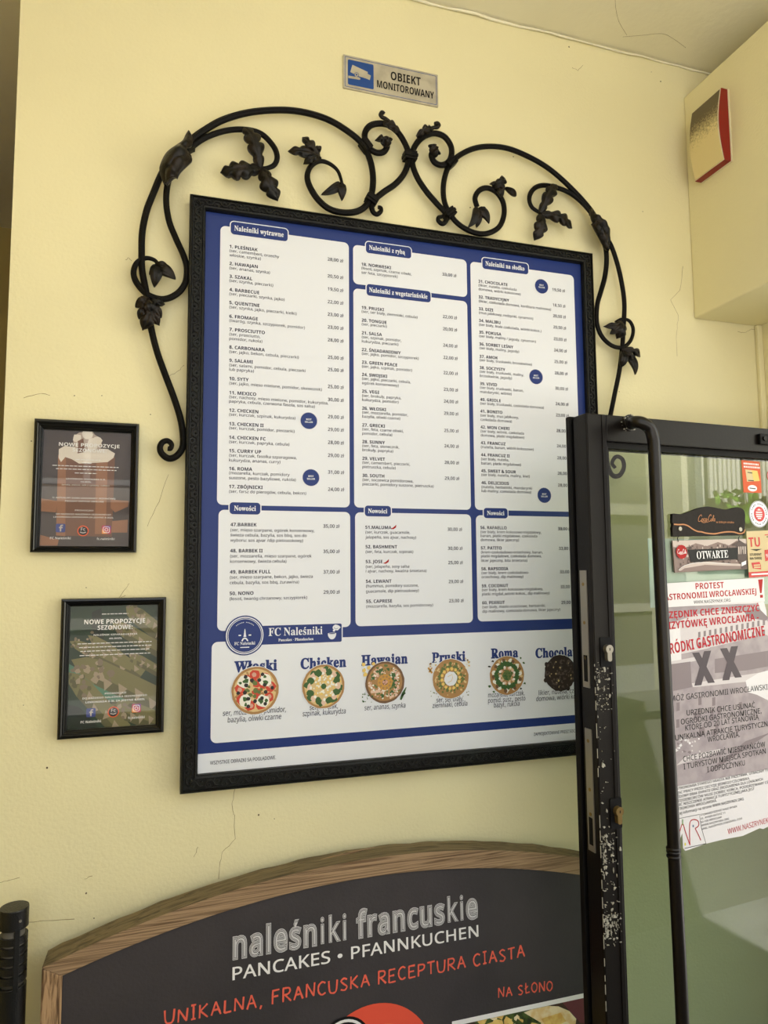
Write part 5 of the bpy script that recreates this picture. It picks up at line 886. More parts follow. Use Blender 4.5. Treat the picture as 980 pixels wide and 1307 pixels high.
leaves(S7, [((428, 362), (518, 210), .02, dict(lobes=4, bend=.1)), ((432, 362), (596, 430), .02, dict(lobes=4, bend=.12)), ((432, 365), (408, 490), .022, dict(lobes=3, bend=.1)),
            ((195, 232), (262, 184), .014, dict(lobes=2)), ((215, 238), (238, 184), .01, dict(lobes=0)), ((205, 232), (245, 278), .01, dict(lobes=0)), ((255, 232), (316, 268), .009, dict(lobes=0, bend=-.3)), ((200, 232), (183, 205), .006, dict(lobes=0)), ((190, 228), (262, 236), .010, dict(lobes=2)),
            ((118, 335), (75, 425), .014, dict(lobes=0, tipw=0, bend=.15)), ((118, 335), (180, 405), .014, dict(lobes=0, tipw=0)), ((118, 340), (118, 425), .010, dict(lobes=0)), ((110, 345), (165, 348), .007, dict(lobes=0)),
            ])
folded_leaf(S4, [(256, 202), (249, 228), (250, 258), (268, 290), (292, 330), (315, 365), (331, 378)], [(261, 202), (268, 232), (292, 258), (318, 285), (332, 315), (338, 350), (337, 378)], .012, .02, 6)
folded_leaf(S4, [(262, 265), (275, 300), (300, 340), (325, 372)], [(285, 262), (305, 290), (322, 320), (334, 360)], .03, .008, 4)
leaves(S4, [((375, 690), (302, 703), .011, dict(lobes=2, bend=.2)), ((370, 690), (358, 755), .02, dict(lobes=2)), ((372, 700), (330, 735), .012, dict(lobes=0)),
            ((370, 805), (455, 832), .013, dict(lobes=2, bend=.15)), ((400, 825), (435, 906), .013, dict(lobes=0, tipw=0)), ((375, 810), (375, 875), .013, dict(lobes=0)), ((380, 805), (425, 860), .012, dict(lobes=2)), ((425, 830), (432, 808), .006, dict(lobes=0))])
leaves(S5, [((318, 290), (256, 240), .013, dict(lobes=2, bend=-.35)), ((322, 300), (345, 222), .012, dict(lobes=2)), ((318, 280), (298, 224), .011, dict(lobes=1)),
            ((632, 345), (620, 270), .014, dict(lobes=2)), ((630, 365), (685, 328), .011, dict(lobes=2, bend=.3)), ((635, 330), (650, 285), .009, dict(lobes=0)),
            ((415, 200), (300, 115), .014, dict(lobes=3, bend=.12, d=.004)), ((525, 225), (640, 172), .013, dict(lobes=3, bend=.12, d=.004))])
for px in ([(345, 145), (315, 122), (293, 112), (282, 95), (292, 82), (302, 92)], [(600, 190), (628, 180), (652, 178), (664, 165), (655, 153), (640, 158)]):
    m_ = MB(); pp = smooth([SC.P(*q) for q in S5(px)], 6); m_.tube([SC.W(u, v, .006) for u, v in pp], [.004+.0015*(i/len(pp)) for i in range(len(pp))], 8); m_.build('tendril', ['leafiron'], board, smooth=True)

# ================================================================== small black picture frames
for nm, c in dict(p_brown=(74, 64, 62), p_mug=(150, 104, 76), p_mug2=(116, 80, 62), p_cream=(222, 212, 200), p_cream2=(176, 158, 146), p_gloss=(188, 180, 176), p_green=(34, 56, 38), p_teal=(82, 128, 104), p_spear=(122, 116, 74), p_spear2=(92, 90, 56), p_scale=(164, 148, 124), p_tip=(128, 112, 92), p_fb=(60, 72, 140), p_orange=(236, 98, 48), p_black=(20, 18, 20), p_ig1=(196, 62, 96), p_ig2=(240, 150, 76), p_ig3=(112, 60, 150), p_dgreen=(22, 36, 24)).items(): M[nm] = mat('print_'+nm[2:], c, .5)
QM = ['p_brown', 'p_mug', 'p_mug2', 'p_cream', 'p_cream2', 'p_green', 'p_teal', 'p_spear', 'p_spear2', 'p_scale', 'p_tip', 'p_fb', 'p_orange', 'p_black', 'p_ig1', 'p_ig2', 'p_ig3', 'lettwhite', 'p_dgreen', 'p_gloss']
QI = {n: i for i, n in enumerate(QM)}
def picture_frame(outer, inner, label):
    F1 = wallplane(WY-.022)
    def rect(q): 
        s = [F1.P(*p) for p in q]; return ((s[0][0]+s[3][0])/2, (s[2][1]+s[3][1])/2, (s[1][0]+s[2][0])/2, (s[0][1]+s[1][1])/2)
    a, b = rect(outer), rect(inner)
    t = thing('picture_frame', label, 'picture frame', ((a[0]+a[2])/2, WY-.011, a[1]), 'black framed seasonal offers on the left wall')
    A4 = [(a[0], a[3]), (a[2], a[3]), (a[2], a[1]), (a[0], a[1])]; B4 = [(b[0], b[3]), (b[2], b[3]), (b[2], b[1]), (b[0], b[1])]
    pr = [(0, -.021), (0, -.004), (.08, -.001), (.3, 0), (.36, -.003), (.55, -.005), (.62, -.0035), (.8, -.006), (.86, -.009), (1, -.011), (1, -.014)]
    m_ = MB()
    for s_, d in pr:
        for p, q in zip(A4, B4): m_.v.append(tuple(F1.W(*lerp(p, q, s_), d)))
    for i in range(len(pr)-1):
        for q in range(4): q2 = (q+1) % 4; m_.f.append((i*4+q, i*4+q2, i*4+4+q2, i*4+4+q)); m_.m.append(0)
    m_.build('frame', ['bframe'], t, label='stepped black frame')
    e_ = .003
    g = MB(); g.box((b[0]-e_, b[1]-e_, -.0125), (b[2]+e_, b[3]+e_, -.0115), fr=F1); 
    return t, F1, b, g
def clip(pts, b):
    for ax, lim, sg in ((0, b[0], 1), (0, b[2], -1), (1, b[1], 1), (1, b[3], -1)):
        out = []
        for p, q in zip(pts, pts[1:]+pts[:1]):
            ip, iq = (p[ax]-lim)*sg >= 0, (q[ax]-lim)*sg >= 0
            if ip: out.append(p)
            if ip != iq: t = (lim-p[ax])/(q[ax]-p[ax]); out.append((p[0]+(q[0]-p[0])*t, p[1]+(q[1]-p[1])*t))
        pts = out
        if not pts: return []
    return pts
class Pr:
    """a print: flat shapes clipped to the sheet, stacked in order"""
    def __init__(s, fr, b, d): s.fr, s.b, s.d, s.mb, s.k = fr, b, d, MB(), 0
    def px(s, C, pts, name): s.put([s.fr.P(*p, s.d) for p in C(pts)], name)
    def put(s, pts, name):
        s.k += 1; pts = clip(pts, s.b)
        if len(pts) > 2: s.mb.flat(s.fr, pts, s.d+s.k*.000004, QI[name])
def icons(pr, C, fb, fc, ig, hs, d):
    m_ = MB(); F1 = pr.fr
    u, v = F1.P(*C([fb])[0], d); m_.flat(F1, rrect(u-hs, v-hs, u+hs, v+hs, hs*.3), d, QI['p_fb'])
    m_.ribbon(F1, [(u+hs*.5, v+hs*.65), (u+hs*.1, v+hs*.6), (u, v+hs*.2), (u, v-hs*.8)], hs*.32, d+.0002, QI['p_gloss']); m_.ribbon(F1, [(u-hs*.35, v+.1*hs), (u+hs*.45, v+.1*hs)], hs*.28, d+.0003, QI['p_gloss'])
    u, v = F1.P(*C([fc])[0], d); m_.flat(F1, circ(u, v, hs*1.25), d, QI['p_orange']); m_.flat(F1, circ(u, v, hs*1.02), d+.0002, QI['p_black'])
    text(m_, F1, 'Fc', (u, v+hs*.05), hs*.75, align='c', d=d+.0004, m=QI['p_gloss'], bold=.02); m_.ribbon(F1, [(u-hs*.65, v-hs*.3), (u, v-hs*.5), (u+hs*.65, v-hs*.3)], hs*.25, d+.0004, QI['p_gloss'])
    u, v = F1.P(*C([ig])[0], d); m_.flat(F1, rrect(u-hs, v-hs, u+hs, v+hs, hs*.3), d, QI['p_ig1'])
    m_.flat(F1, [(u-hs*.98, v-hs*.98), (u+hs*.3, v-hs*.98), (u-hs*.98, v+hs*.2)], d+.0001, QI['p_ig2']); m_.flat(F1, [(u+hs*.95, v+hs*.95), (u-hs*.5, v+hs*.95), (u+hs*.95, v)], d+.0001, QI['p_ig3'])
    for r0 in (.68,): 
        m_.ribbon(F1, rrect(u-hs*r0, v-hs*r0, u+hs*r0, v+hs*r0, hs*.3)+[(u+hs*r0, v+hs*r0-hs*.3)], hs*.14, d+.0003, QI['lettwhite'])
    m_.ribbon(F1, circ(u, v, hs*.33, 20)+[(u+hs*.33, v)], hs*.14, d+.0003, QI['lettwhite'])
    m_.build('social_icon', QM, pr.sheet)
def sheet_text(pr, C, rows, d):
    m_ = MB()
    for s, a, b, h, bo in rows:
        a, b = C([a, b]); u0, u1 = pr.fr.P(*a, d), pr.fr.P(*b, d); text(m_, pr.fr, s, (u0[0], (u0[1]+u1[1])/2), h, w=u1[0]-u0[0], d=d, bold=bo)
    m_.build('lettering', ['lettwhite'], pr.sheet)
c1 = crop(20, 520, .18367)
t, F1, b, g = picture_frame([(44, 533), (179, 541), (172, 706), (37, 704)], [(55.8, 545.7), (167.9, 552.1), (162.9, 698.6), (47.2, 695.4)], 'black framed print of a creamy iced drink, the upper of the two small wall frames')
D1 = -.0148
pr = Pr(F1, b, D1); pr.put([(b[0], b[1]), (b[2], b[1]), (b[2], b[3]), (b[0], b[3])], 'p_brown')
pr.px(c1, [(150, 960), (290, 960), (300, 920), (150, 880)], 'p_mug')
pr.px(c1, [(295, 330), (690, 345), (668, 900), (280, 890)], 'p_mug2'); pr.px(c1, [(295, 330), (350, 335), (345, 895), (280, 890)], 'p_mug'); pr.px(c1, [(560, 360), (640, 365), (625, 880), (550, 880)], 'p_mug')
pr.px(c1, [(300, 290), (340, 268), (410, 275), (640, 290), (690, 320), (680, 350), (640, 380), (560, 385), (440, 390), (390, 360), (345, 345), (315, 380), (298, 350)], 'p_cream')
pr.px(c1, [(400, 205), (440, 175), (470, 170), (530, 160), (550, 190), (590, 215), (600, 260), (580, 300), (420, 290), (400, 250)], 'p_cream2')
for x, y, r in ((425, 215, 30), (500, 190, 38), (565, 230, 32), (450, 260, 30), (530, 260, 40)): pr.px(c1, blob(x, y, r, 9, .25), 'p_cream')
pr.px(c1, [(430, 235), (470, 215), (480, 310), (430, 320)], 'p_mug2')
pr.px(c1, [(660, 640), (785, 650), (780, 690), (690, 730), (660, 700)], 'p_mug'); pr.px(c1, [(165, 630), (290, 650), (280, 730), (160, 720)], 'p_mug'); pr.px(c1, [(670, 790), (780, 780), (775, 870), (665, 870)], 'p_mug')
pr.sheet = pr.mb.build('print', QM, t, label='printed photo of an iced drink topped with cream')
g.build('glass_pane', ['pglass'], t)
DT = -.0132
sheet_text(pr, c1, [('NOWE PROPOZYCJE', (300, 266), (722, 284), .0068, .03), ('SEZONOWE:', (395, 308), (632, 315), .0068, .03),
  ('LEMONIADA SEZONOWA 0.3L', (350, 498), (625, 508), .0026, .01), ('10.00ZŁ', (450, 521), (525, 524), .0026, .01), ('(woda, owoce, sok z cytryny, cukier)', (320, 540), (650, 550), .0026, .01),
  ('O AKTUALNY SMAK LEMONIADY SEZONOWEJ', (255, 630), (692, 640), .0026, .01), ('PROSIMY ZAPYTAĆ OBSŁUGĘ', (343, 655), (612, 660), .0026, .01),
  ('PROMOCJA!!!', (412, 720), (540, 722), .0028, .01), ('DO KAŻDEGO NALEŚNIKA SEZONOWEGO', (280, 745), (662, 750), .0026, .01), ('LEMONIADA SEZONOWA ZA JEDYNE 8.00ZŁ', (262, 766), (680, 770), .0026, .01),
  ('FC Naleśniki', (238, 915), (382, 917), .0042, .01), ('fc.naleśniki', (563, 920), (687, 922), .0042, .01)], DT)
m_ = MB()
for (a, b_) in (((415, 362), (590, 368)), ((255, 400), (720, 420)), ((280, 424), (700, 440)), ((410, 455), (565, 460)), ((462, 385), (530, 388))):
    a, b_ = c1([a, b_]); p, q = F1.P(*a, DT), F1.P(*b_, DT); x = p[0]; vv_ = (p[1]+q[1])/2
    while x < q[0]:
        w_ = R.uniform(.004, .009); m_.ribbon(F1, [(x, vv_), (min(x+w_, q[0]), vv_)], .0014, DT, 0); x += w_+.0015
m_.build('small_print', ['lettwhite'], pr.sheet)
icons(pr, c1, (312, 838), (468, 858), (630, 850), .0082, DT)

c2 = crop(60, 750, .17347)
t, F1, b, g = picture_frame([(76, 766), (211, 761), (210, 933), (74, 947)], [(86.9, 776), (200.2, 770.5), (199.6, 922.6), (86, 937.3)], 'black framed print of green asparagus, the lower of the two small wall frames')
pr = Pr(F1, b, D1); pr.put([(b[0], b[1]), (b[2], b[1]), (b[2], b[3]), (b[0], b[3])], 'p_green')
pr.px(c2, [(160, 560), (300, 640), (480, 740), (800, 900), (800, 960), (560, 880), (380, 790), (230, 700), (160, 620)], 'p_teal')
pr.px(c2, [(330, 180), (400, 150), (420, 400), (330, 380)], 'p_dgreen'); pr.px(c2, [(560, 480), (800, 560), (800, 640), (600, 560)], 'p_dgreen'); pr.px(c2, [(150, 860), (240, 880), (400, 1050), (150, 1060)], 'p_dgreen')
def spear(a, b_, w, seed):
    (x0, y0), (x1, y1) = a, b_; L = math.hypot(x1-x0, y1-y0); tx, ty = (x1-x0)/L, (y1-y0)/L
    def at(s, o): return (x0+tx*s*L-ty*o*w, y0+ty*s*L+tx*o*w)
    pr.px(c2, [at(0, 0), at(.12, -.35), at(.3, -.5), at(1, -.5), at(1, .5), at(.3, .5), at(.12, .35)], 'p_spear'); pr.px(c2, [at(.25, .12), at(1, .15), at(1, .5), at(.3, .5)], 'p_spear2')
    for i in range(16): pr.px(c2, blob(*at(R.uniform(.02, .42), R.uniform(-.42, .42)), w*R.uniform(.08, .16), 6, .4), R.choice(('p_tip', 'p_scale', 'p_spear2', 'p_tip')))
    for s in (.35, .5, .66, .82): o = R.uniform(-.4, .15); pr.px(c2, [at(s, o), at(s+.1, o+.05), at(s+.06, o+.45)], 'p_scale')
spear((580, 140), (860, 360), 120, 1); spear((480, 260), (860, 480), 110, 2); spear((300, 350), (700, 640), 90, 6); spear((165, 395), (620, 600), 95, 3); spear((600, 490), (860, 640), 80, 7); spear((178, 530), (880, 860), 190, 4); spear((150, 620), (560, 1060), 150, 5); spear((470, 860), (880, 1010), 150, 8)
pr.sheet = pr.mb.build('print', QM, t, label='printed photo of asparagus spears')
g.build('glass_pane', ['pglass'], t)
sheet_text(pr, c2, [('NOWE PROPOZYCJE', (273, 278), (722, 250), .0085, .03), ('SEZONOWE:', (372, 313), (630, 303), .0085, .03), ('NALEŚNIK SZPARAGUS FETA', (342, 360), (665, 340), .003, .02), ('40.00ZŁ', (455, 380), (552, 377), .003, .02),
  ('PROMOCJA!!!', (425, 790), (582, 775), .0034, .02), ('DO KAŻDEGO NALEŚNIKA SEZONOWEGO', (260, 832), (735, 788), .0034, .02), ('LEMONIADA 0.3L ZA JEDYNE 8.00ZŁ', (283, 858), (720, 820), .0034, .02), ('FC Naleśniki', (247, 1002), (397, 988), .0045, .02), ('fc.naleśniki', (595, 970), (718, 958), .0045, .02)], DT)
m_ = MB()
for (a, b_) in (((403, 198), (597, 187)), ((225, 423), (770, 388)), ((235, 450), (768, 415)), ((245, 478), (752, 443)), ((240, 508), (760, 474))):
    a, b_ = c2([a, b_]); p, q = F1.P(*a, DT), F1.P(*b_, DT); x = p[0]; vv_ = (p[1]+q[1])/2
    while x < q[0]:
        w_ = R.uniform(.004, .009); m_.ribbon(F1, [(x, vv_), (min(x+w_, q[0]), vv_)], .0016, DT, 0); x += w_+.0015
m_.build('small_print', ['lettwhite'], pr.sheet)
icons(pr, c2, (323, 920), (488, 915), (657, 887), .0082, DT)

# ================================================================== camera notice
s_ = crop(430, 60, 1/7); SG = wallplane(WY-.004)
def sgrect(q): 
    p = [SG.P(*x) for x in s_(q)]; return (p[0][0]+p[3][0])/2, (p[2][1]+p[3][1])/2, (p[1][0]+p[2][0])/2, (p[0][1]+p[1][1])/2
a = sgrect([(55, 66), (903, 248), (903, 533), (55, 365)])
t = thing('warning_sign', 'small silver notice with a blue camera symbol, alone on the wall above the scrollwork', 'sign', ((a[0]+a[2])/2, WY, a[1]))
m_ = MB(); m_.prism(SG, rrect(*a, .002), -.0038, 0); m_.build('plate', ['signsilver'], t)
m_ = MB(); i = .0045; q = rrect(a[0]+i, a[1]+i, a[2]-i, a[3]-i, .002); m_.ribbon(SG, q+q[:1], .0012, .0003); m_.build('border_line', ['signblue'], t)
a = sgrect([(97, 112), (327, 158), (327, 378), (97, 336)])
m_ = MB(); m_.flat(SG, rrect(*a, .003), .0004, 0)
for q, mm in (([(137, 160), (275, 225), (272, 240), (302, 258), (292, 297), (255, 282), (190, 262), (118, 225)], 1), (circ(174, 250, 21, 20), 0), (circ(174, 250, 17, 20), 1), (circ(174, 250, 8, 14), 0), ([(100, 258), (160, 268), (188, 272), (207, 280), (205, 297), (100, 280)], 1)):
    m_.flat(SG, [SG.P(*p) for p in s_(q)], .0006+.0001*len(m_.f), mm)
m_.build('camera_symbol', ['signblue', 'signsilver'], t)
m_ = MB(); A, B = s_([(480, 297), (747, 345)]); u0, u1 = SG.P(*A), SG.P(*B); text(m_, SG, 'OBIEKT', (u0[0], (u0[1]+u1[1])/2), .0205, w=u1[0]-u0[0], d=.0008, bold=.03)
A, B = s_([(357, 364), (866, 462)]); u0, u1 = SG.P(*A), SG.P(*B); text(m_, SG, 'MONITOROWANY', (u0[0], (u0[1]+u1[1])/2), .0175, w=u1[0]-u0[0], d=.0008, bold=.03)
m_.build('lettering', ['black'], t)

# ================================================================== alarm sounder on the beam
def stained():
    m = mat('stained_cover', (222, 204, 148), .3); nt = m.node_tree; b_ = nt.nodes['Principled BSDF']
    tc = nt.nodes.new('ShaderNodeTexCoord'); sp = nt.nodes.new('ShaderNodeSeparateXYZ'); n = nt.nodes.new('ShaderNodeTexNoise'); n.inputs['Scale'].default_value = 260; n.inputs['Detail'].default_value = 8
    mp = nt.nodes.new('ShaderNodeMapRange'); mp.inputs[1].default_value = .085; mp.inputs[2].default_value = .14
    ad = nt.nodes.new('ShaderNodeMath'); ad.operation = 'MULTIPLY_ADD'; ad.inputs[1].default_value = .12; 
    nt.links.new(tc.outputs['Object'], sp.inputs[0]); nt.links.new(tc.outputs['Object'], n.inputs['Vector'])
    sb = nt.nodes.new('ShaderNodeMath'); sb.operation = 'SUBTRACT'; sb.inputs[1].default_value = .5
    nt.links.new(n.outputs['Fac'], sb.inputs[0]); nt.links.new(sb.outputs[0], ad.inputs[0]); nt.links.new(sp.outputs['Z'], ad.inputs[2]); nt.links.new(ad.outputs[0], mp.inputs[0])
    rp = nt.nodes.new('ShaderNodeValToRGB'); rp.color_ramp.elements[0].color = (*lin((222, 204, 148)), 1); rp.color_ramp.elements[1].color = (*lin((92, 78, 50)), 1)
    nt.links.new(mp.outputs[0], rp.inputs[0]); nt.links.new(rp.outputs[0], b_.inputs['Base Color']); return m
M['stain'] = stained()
dq = .024; q = [BP.P(*p, dq) for p in ((882, 146), (919, 112), (924, 203), (887.5, 231))]
au0, au1 = (q[0][0]+q[3][0])/2, (q[1][0]+q[2][0])/2; av1, av0 = (q[0][1]+q[1][1])/2, (q[2][1]+q[3][1])/2
t = thing('alarm_sounder', 'red alarm sounder with a dirt-stained square front, high on the beam at the right', 'alarm', (BX, -(au0+au1)/2, av0))
m_ = MB(); m_.prism(BP, rrect(au0-.002, av0-.003, au1+.003, av1+.002, .002), 0, .004); m_.build('base_plate', ['alwhite'], t)
def bulge(i0, dback, dfront, mtl, name, bl, lab=None):
    m_ = MB(); N = 16; rows = []
    for k in range(N+1):
        s = k/N; v = av0+i0+(av1-av0-2*i0)*s; f = dfront+bl*math.sin(PI*s)
        rows.append([BP.W(au0+i0, v, dback), BP.W(au1-i0, v, dback), BP.W(au1-i0, v, f), BP.W(au0+i0, v, f)])
    for r_ in rows: m_.v += [tuple(p) for p in r_]
    for k in range(N):
        for j in range(4): j2 = (j+1) % 4; m_.f.append((k*4+j, k*4+j2, k*4+4+j2, k*4+4+j)); m_.m.append(0)
    m_.f.append((3, 2, 1, 0)); m_.f.append((N*4, N*4+1, N*4+2, N*4+3)); m_.m += [0, 0]
    m_.build(name, [mtl], t, label=lab)
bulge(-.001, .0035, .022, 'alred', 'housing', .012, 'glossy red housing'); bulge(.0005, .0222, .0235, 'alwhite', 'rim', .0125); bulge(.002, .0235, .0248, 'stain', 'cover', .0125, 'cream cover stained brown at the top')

# ================================================================== the open glass door
th = math.radians(3.3)
DP = Fr((.744, -.26, 0), (math.cos(th), math.sin(th), 0), (0, 0, 1))      # front face of the leaf, u from its free edge
DW, DT_, DTH = .74, .729+Z0, .062
DG = -.022                                                                # front of the glass
gl = (DP.P(774, 570)[0]+DP.P(793, 900)[0]+DP.P(809, 1307)[0])/3; gt = DP.P(800, 572)[1]
print('door stile', gl, 'top', DT_, DP.P(745, 524.6), 'glass top', gt)
door = thing('door_1', 'dark brown metal door with a large glass pane, standing open in front of the wall', 'door', (.744+DW/2*math.cos(th), -.26, .02)); door['kind'] = 'structure'
m_ = MB(); m_.box((0.004, .03, -DTH+.02), (gl-.008, DT_, 0), fr=DP); m_.box((gl-.008, .03, -DTH+.02), (gl, gt+.004, -.006), fr=DP)
stile = m_.build('stile', ['door'], door, bevel=.002)
m_ = MB(); m_.box((0, .03, -DTH), (.022, DT_+.003, -DTH+.014), fr=DP); m_.box((.008, .03, -DTH+.012), (.02, DT_-.004, -DTH+.022), fr=DP); m_.build('edge_gasket', ['doordark'], door, bevel=.002)
m_ = MB(); m_.box((gl-.008, gt+.012, -DTH+.02), (DW, DT_, 0), fr=DP); m_.build('top_rail', ['door'], door, bevel=.002)
m_ = MB(); m_.box((gl-.008, gt, -DTH+.018), (DW, gt+.0118, -.012), fr=DP); m_.build('glazing_bead', ['doordark'], door)
m_ = MB(); m_.box((gl-.008, .03, -DTH+.02), (DW, .22, 0), fr=DP); m_.build('bottom_rail', ['door'], door, bevel=.002)
m_ = MB(); m_.box((DW-.06, .22, -DTH+.02), (DW, gt, 0), fr=DP); m_.build('stile', ['door'], door, bevel=.002)
m_ = MB(); m_.box((gl-.004, .216, DG-.006), (DW-.056, gt+.002, DG), fr=DP); m_.build('glass_pane', ['glass'], door)
m_ = MB(); 
for x0, x1 in ((.0062, .0072), (.0405, .0415)): m_.box((gl*0+x0, .03, 0), (x1, DT_-.002, .0016), fr=DP)
m_.build('edge_bead', ['door'], stile)
# pull handle
m_ = MB(); hp = [(DP.Q(805, 540, 0)), DP.Q(806, 540, .03), DP.Q(811, 538.5, .048), DP.Q(820, 540, .058), DP.Q(829, 547, .06), DP.Q(833.5, 560, .06), DP.Q(835, 580, .06), DP.Q(838, 700, .06), DP.Q(842.5, 800, .06), DP.Q(851, 950, .06), DP.Q(859.5, 1087, .06), DP.Q(868, 1240, .06)]
top, bot = DP.P(835, 590, .06), DP.P(868, 1240, .06); uu = (top[0]+bot[0])/2
print('handle u', top, bot)
hp2 = hp[:7]+[DP.W(top[0]+(bot[0]-top[0])*i/10, top[1]+(bot[1]-top[1])*i/10, .06) for i in range(1, 11)]+[DP.W(bot[0], bot[1]-.25, .06), DP.W(bot[0], bot[1]-.3, .055), DP.W(bot[0]-.01, bot[1]-.32, .03), DP.W(bot[0]-.02, bot[1]-.325, 0)]
hs = smooth([tuple(p) for p in hp2], 6)
m_.tube(hs, .0118, 20, up=(.37, .93, .1)); handle = m_.build('pull_handle', ['tube'], door, smooth=True, label='long tubular brown pull handle')
j = DP.P(859.5, 1087, .06); m_ = MB()
for k in (-.008, 0, .006): m_.lathe(DP.W(j[0], j[1]+k, .06), [(.0118, -.003), (.0132, -.001), (.0132, .001), (.0118, .003)], 20)
m_.build('joint_ring', ['tube'], handle, smooth=True)
p = DP.P(803, 540); m_ = MB(); m_.prism(DP, circ(p[0], p[1], .017, 24), 0, .004); m_.prism(DP, circ(p[0]+.002, p[1], .0135, 24), .004, .009); m_.build('handle_rose', ['tube'], door, bevel=.001)
m_ = MB()
for i in range(26):
    a_ = R.uniform(0, 7); rr = R.uniform(.0125, .021); m_.prism(DP, blob(p[0]+rr*math.cos(a_), p[1]+rr*math.sin(a_), R.uniform(.0006, .0022), 6, .5), 0, .0046 if rr < .017 else .0006)
o = m_.build('chipped_paint', ['chip'], handle); o['kind'] = 'stuff'
# lock cylinders
for (x, y) in ((772.6, 832), (785.5, 1038)):
    u, v = DP.P(x, y); L = thing  # noqa
    m_ = MB(); m_.prism(DP, rrect(u-.013, v-.028, u+.013, v+.028, .003), 0, .002); lp = m_.build('lock_plate', ['doordark'], door)
    m_ = MB(); m_.prism(DP, circ(u+.001, v+.006, .0085, 20), .002, .012); m_.prism(DP, rrect(u-.004, v-.017, u+.006, v+.004, .004), .002, .0115); m_.prism(DP, rrect(u, v+.0035, u+.002, v+.0085, .0003), .0119, .0124, 1)
    m_.build('lock_cylinder', ['brass' if y > 900 else 'steel', 'doordark'], lp, bevel=.0006)
# latch plates on the leaf's edge
ED = Fr(DP.W(.004, 0, 0), (math.sin(th), -math.cos(th), 0), (0, 0, 1))     # the edge face, u towards the front, normal to the left
for ya, yb, holes in ((728, 878, (.12, .45, .75)), (928, 1084, (.1, .5, .7))):
    xa = 741+(ya-728)*.035; v1 = ED.P(745, ya)[1]; v0 = ED.P(752, yb)[1]
    m_ = MB(); m_.box((-.0335, v0, 0), (-.0135, v1, .002), fr=ED); sp = m_.build('strike_plate', ['steel'], door, label='scratched steel strike plate')
    m_ = MB()
    for h in holes: vv = v1+(v0-v1)*h; m_.prism(ED, circ(-.0235, vv, .0035, 12), .0018, .0026)
    m_.build('plate_screw', ['brass'], sp); vv = v1+(v0-v1)*.86; m_ = MB(); m_.box((-.029, vv-.02, .0015), (-.018, vv+.03, .0026), fr=ED); m_.build('latch_slot', ['doordark'], sp)
m_ = MB()
for _ in range(420):
    z_ = R.choice(((845, 905), (1062, 1135), (1062, 1100), (1150, 1205), (1165, 1190), (840, 1210))); v = DP.P(785, R.uniform(*z_))[1]
    if R.random() < .45: u = R.uniform(.006, .016)
    else: u = min(gl-.004, max(.006, R.gauss(.028, .009)))
    r_ = .0004+.0014*R.random()**3; m_.prism(DP, blob(u, v, r_*R.choice((.5, 1, 2)), 7, .6, r_*R.choice((.6, 1, 2.6))), 0, .0018)
o = m_.build('chipped_paint', ['chip'], stile); o['kind'] = 'stuff'
m_ = MB(); 
for ya, yb in ((845, 905), (930, 990), (1050, 1290)):
    v0, v1 = DP.P(776, yb)[1], DP.P(760, ya)[1]
    v = v0
    while v < v1: l_ = R.uniform(.004, .03); m_.box((.0041, v, -.0005), (.0052, v+l_, .0006), fr=DP); v += l_+R.uniform(.001, .02)
o = m_.build('worn_edge', ['chip'], stile); o['kind'] = 'stuff'
# closer bracket on the top rail
u, v = DP.P(975, 561); m_ = MB(); m_.prism(DP, rrect(u-.02, v-.012, u+.06, v+.011, .002), 0, .008); cb = m_.build('closer_bracket', ['doordark'], door, bevel=.0015)
m_ = MB(); m_.prism(DP, circ(u-.008, v, .005, 16), .008, .011); m_.prism(DP, rrect(u+.006, v-.004, u+.05, v+.004, .002), .008, .0105); m_.build('bracket_screw', ['door'], cb)

# ================================================================== what hangs on the glass
GP = Fr(DP.W(0, 0, DG), DP.ex, DP.ey)          # outer face of the pane
def flatthing(name, label, cat, fr, pts, thick, m, d=0.0004, group=None, ms=None):
    us = [p for p in pts]; cu = sum(p[0] for p in us)/len(us); lo = min(p[1] for p in us)
    t = thing(name, label, cat, fr.W(cu, lo, d), group); m_ = MB(); m_.prism(fr, pts, d, d+thick); b_ = m_.build('backing', [m], t); return t
def gq(C, pts, fr=None, d=0): return [(fr or GP).P(*p, d) for p in C(pts)]
# pale sheet on the inner face
GI = Fr(DP.W(0, 0, DG-.0075), DP.ex, DP.ey)
M['pale'] = mat('pale_sheet', (236, 240, 240), .7, rgb2=(206, 222, 210), vscale=10)
a, b = GI.P(826.5, 687), GI.P(850, 775)
m_ = MB(); m_.prism(GI, [(a[0], b[1]), (.58, b[1]-.0), (.58, a[1]-.002), (a[0], a[1])], -.0006, 0); tag(m_.build('paper_sheet', ['pale']), 'pale green-grey sheet fixed inside the glass, behind the open sign and protest poster', 'paper')
k5 = crop(820, 560, .163327); k6 = crop(820, 730, .163265); k7 = crop(820, 900, .163265); st = crop(930, 570, .130208)
M['bark'] = mat('dark_stained_wood', (26, 18, 11), .55, spec=.2, bump=.2, bscale=90); M['tan'] = mat('tan_line', (190, 128, 78), .6); M['seppia'] = mat('sepia_dark', (74, 56, 52), .5); M['seplight'] = mat('sepia_light', (196, 180, 170), .5); M['sepmid'] = mat('sepia_mid', (134, 112, 104), .5)
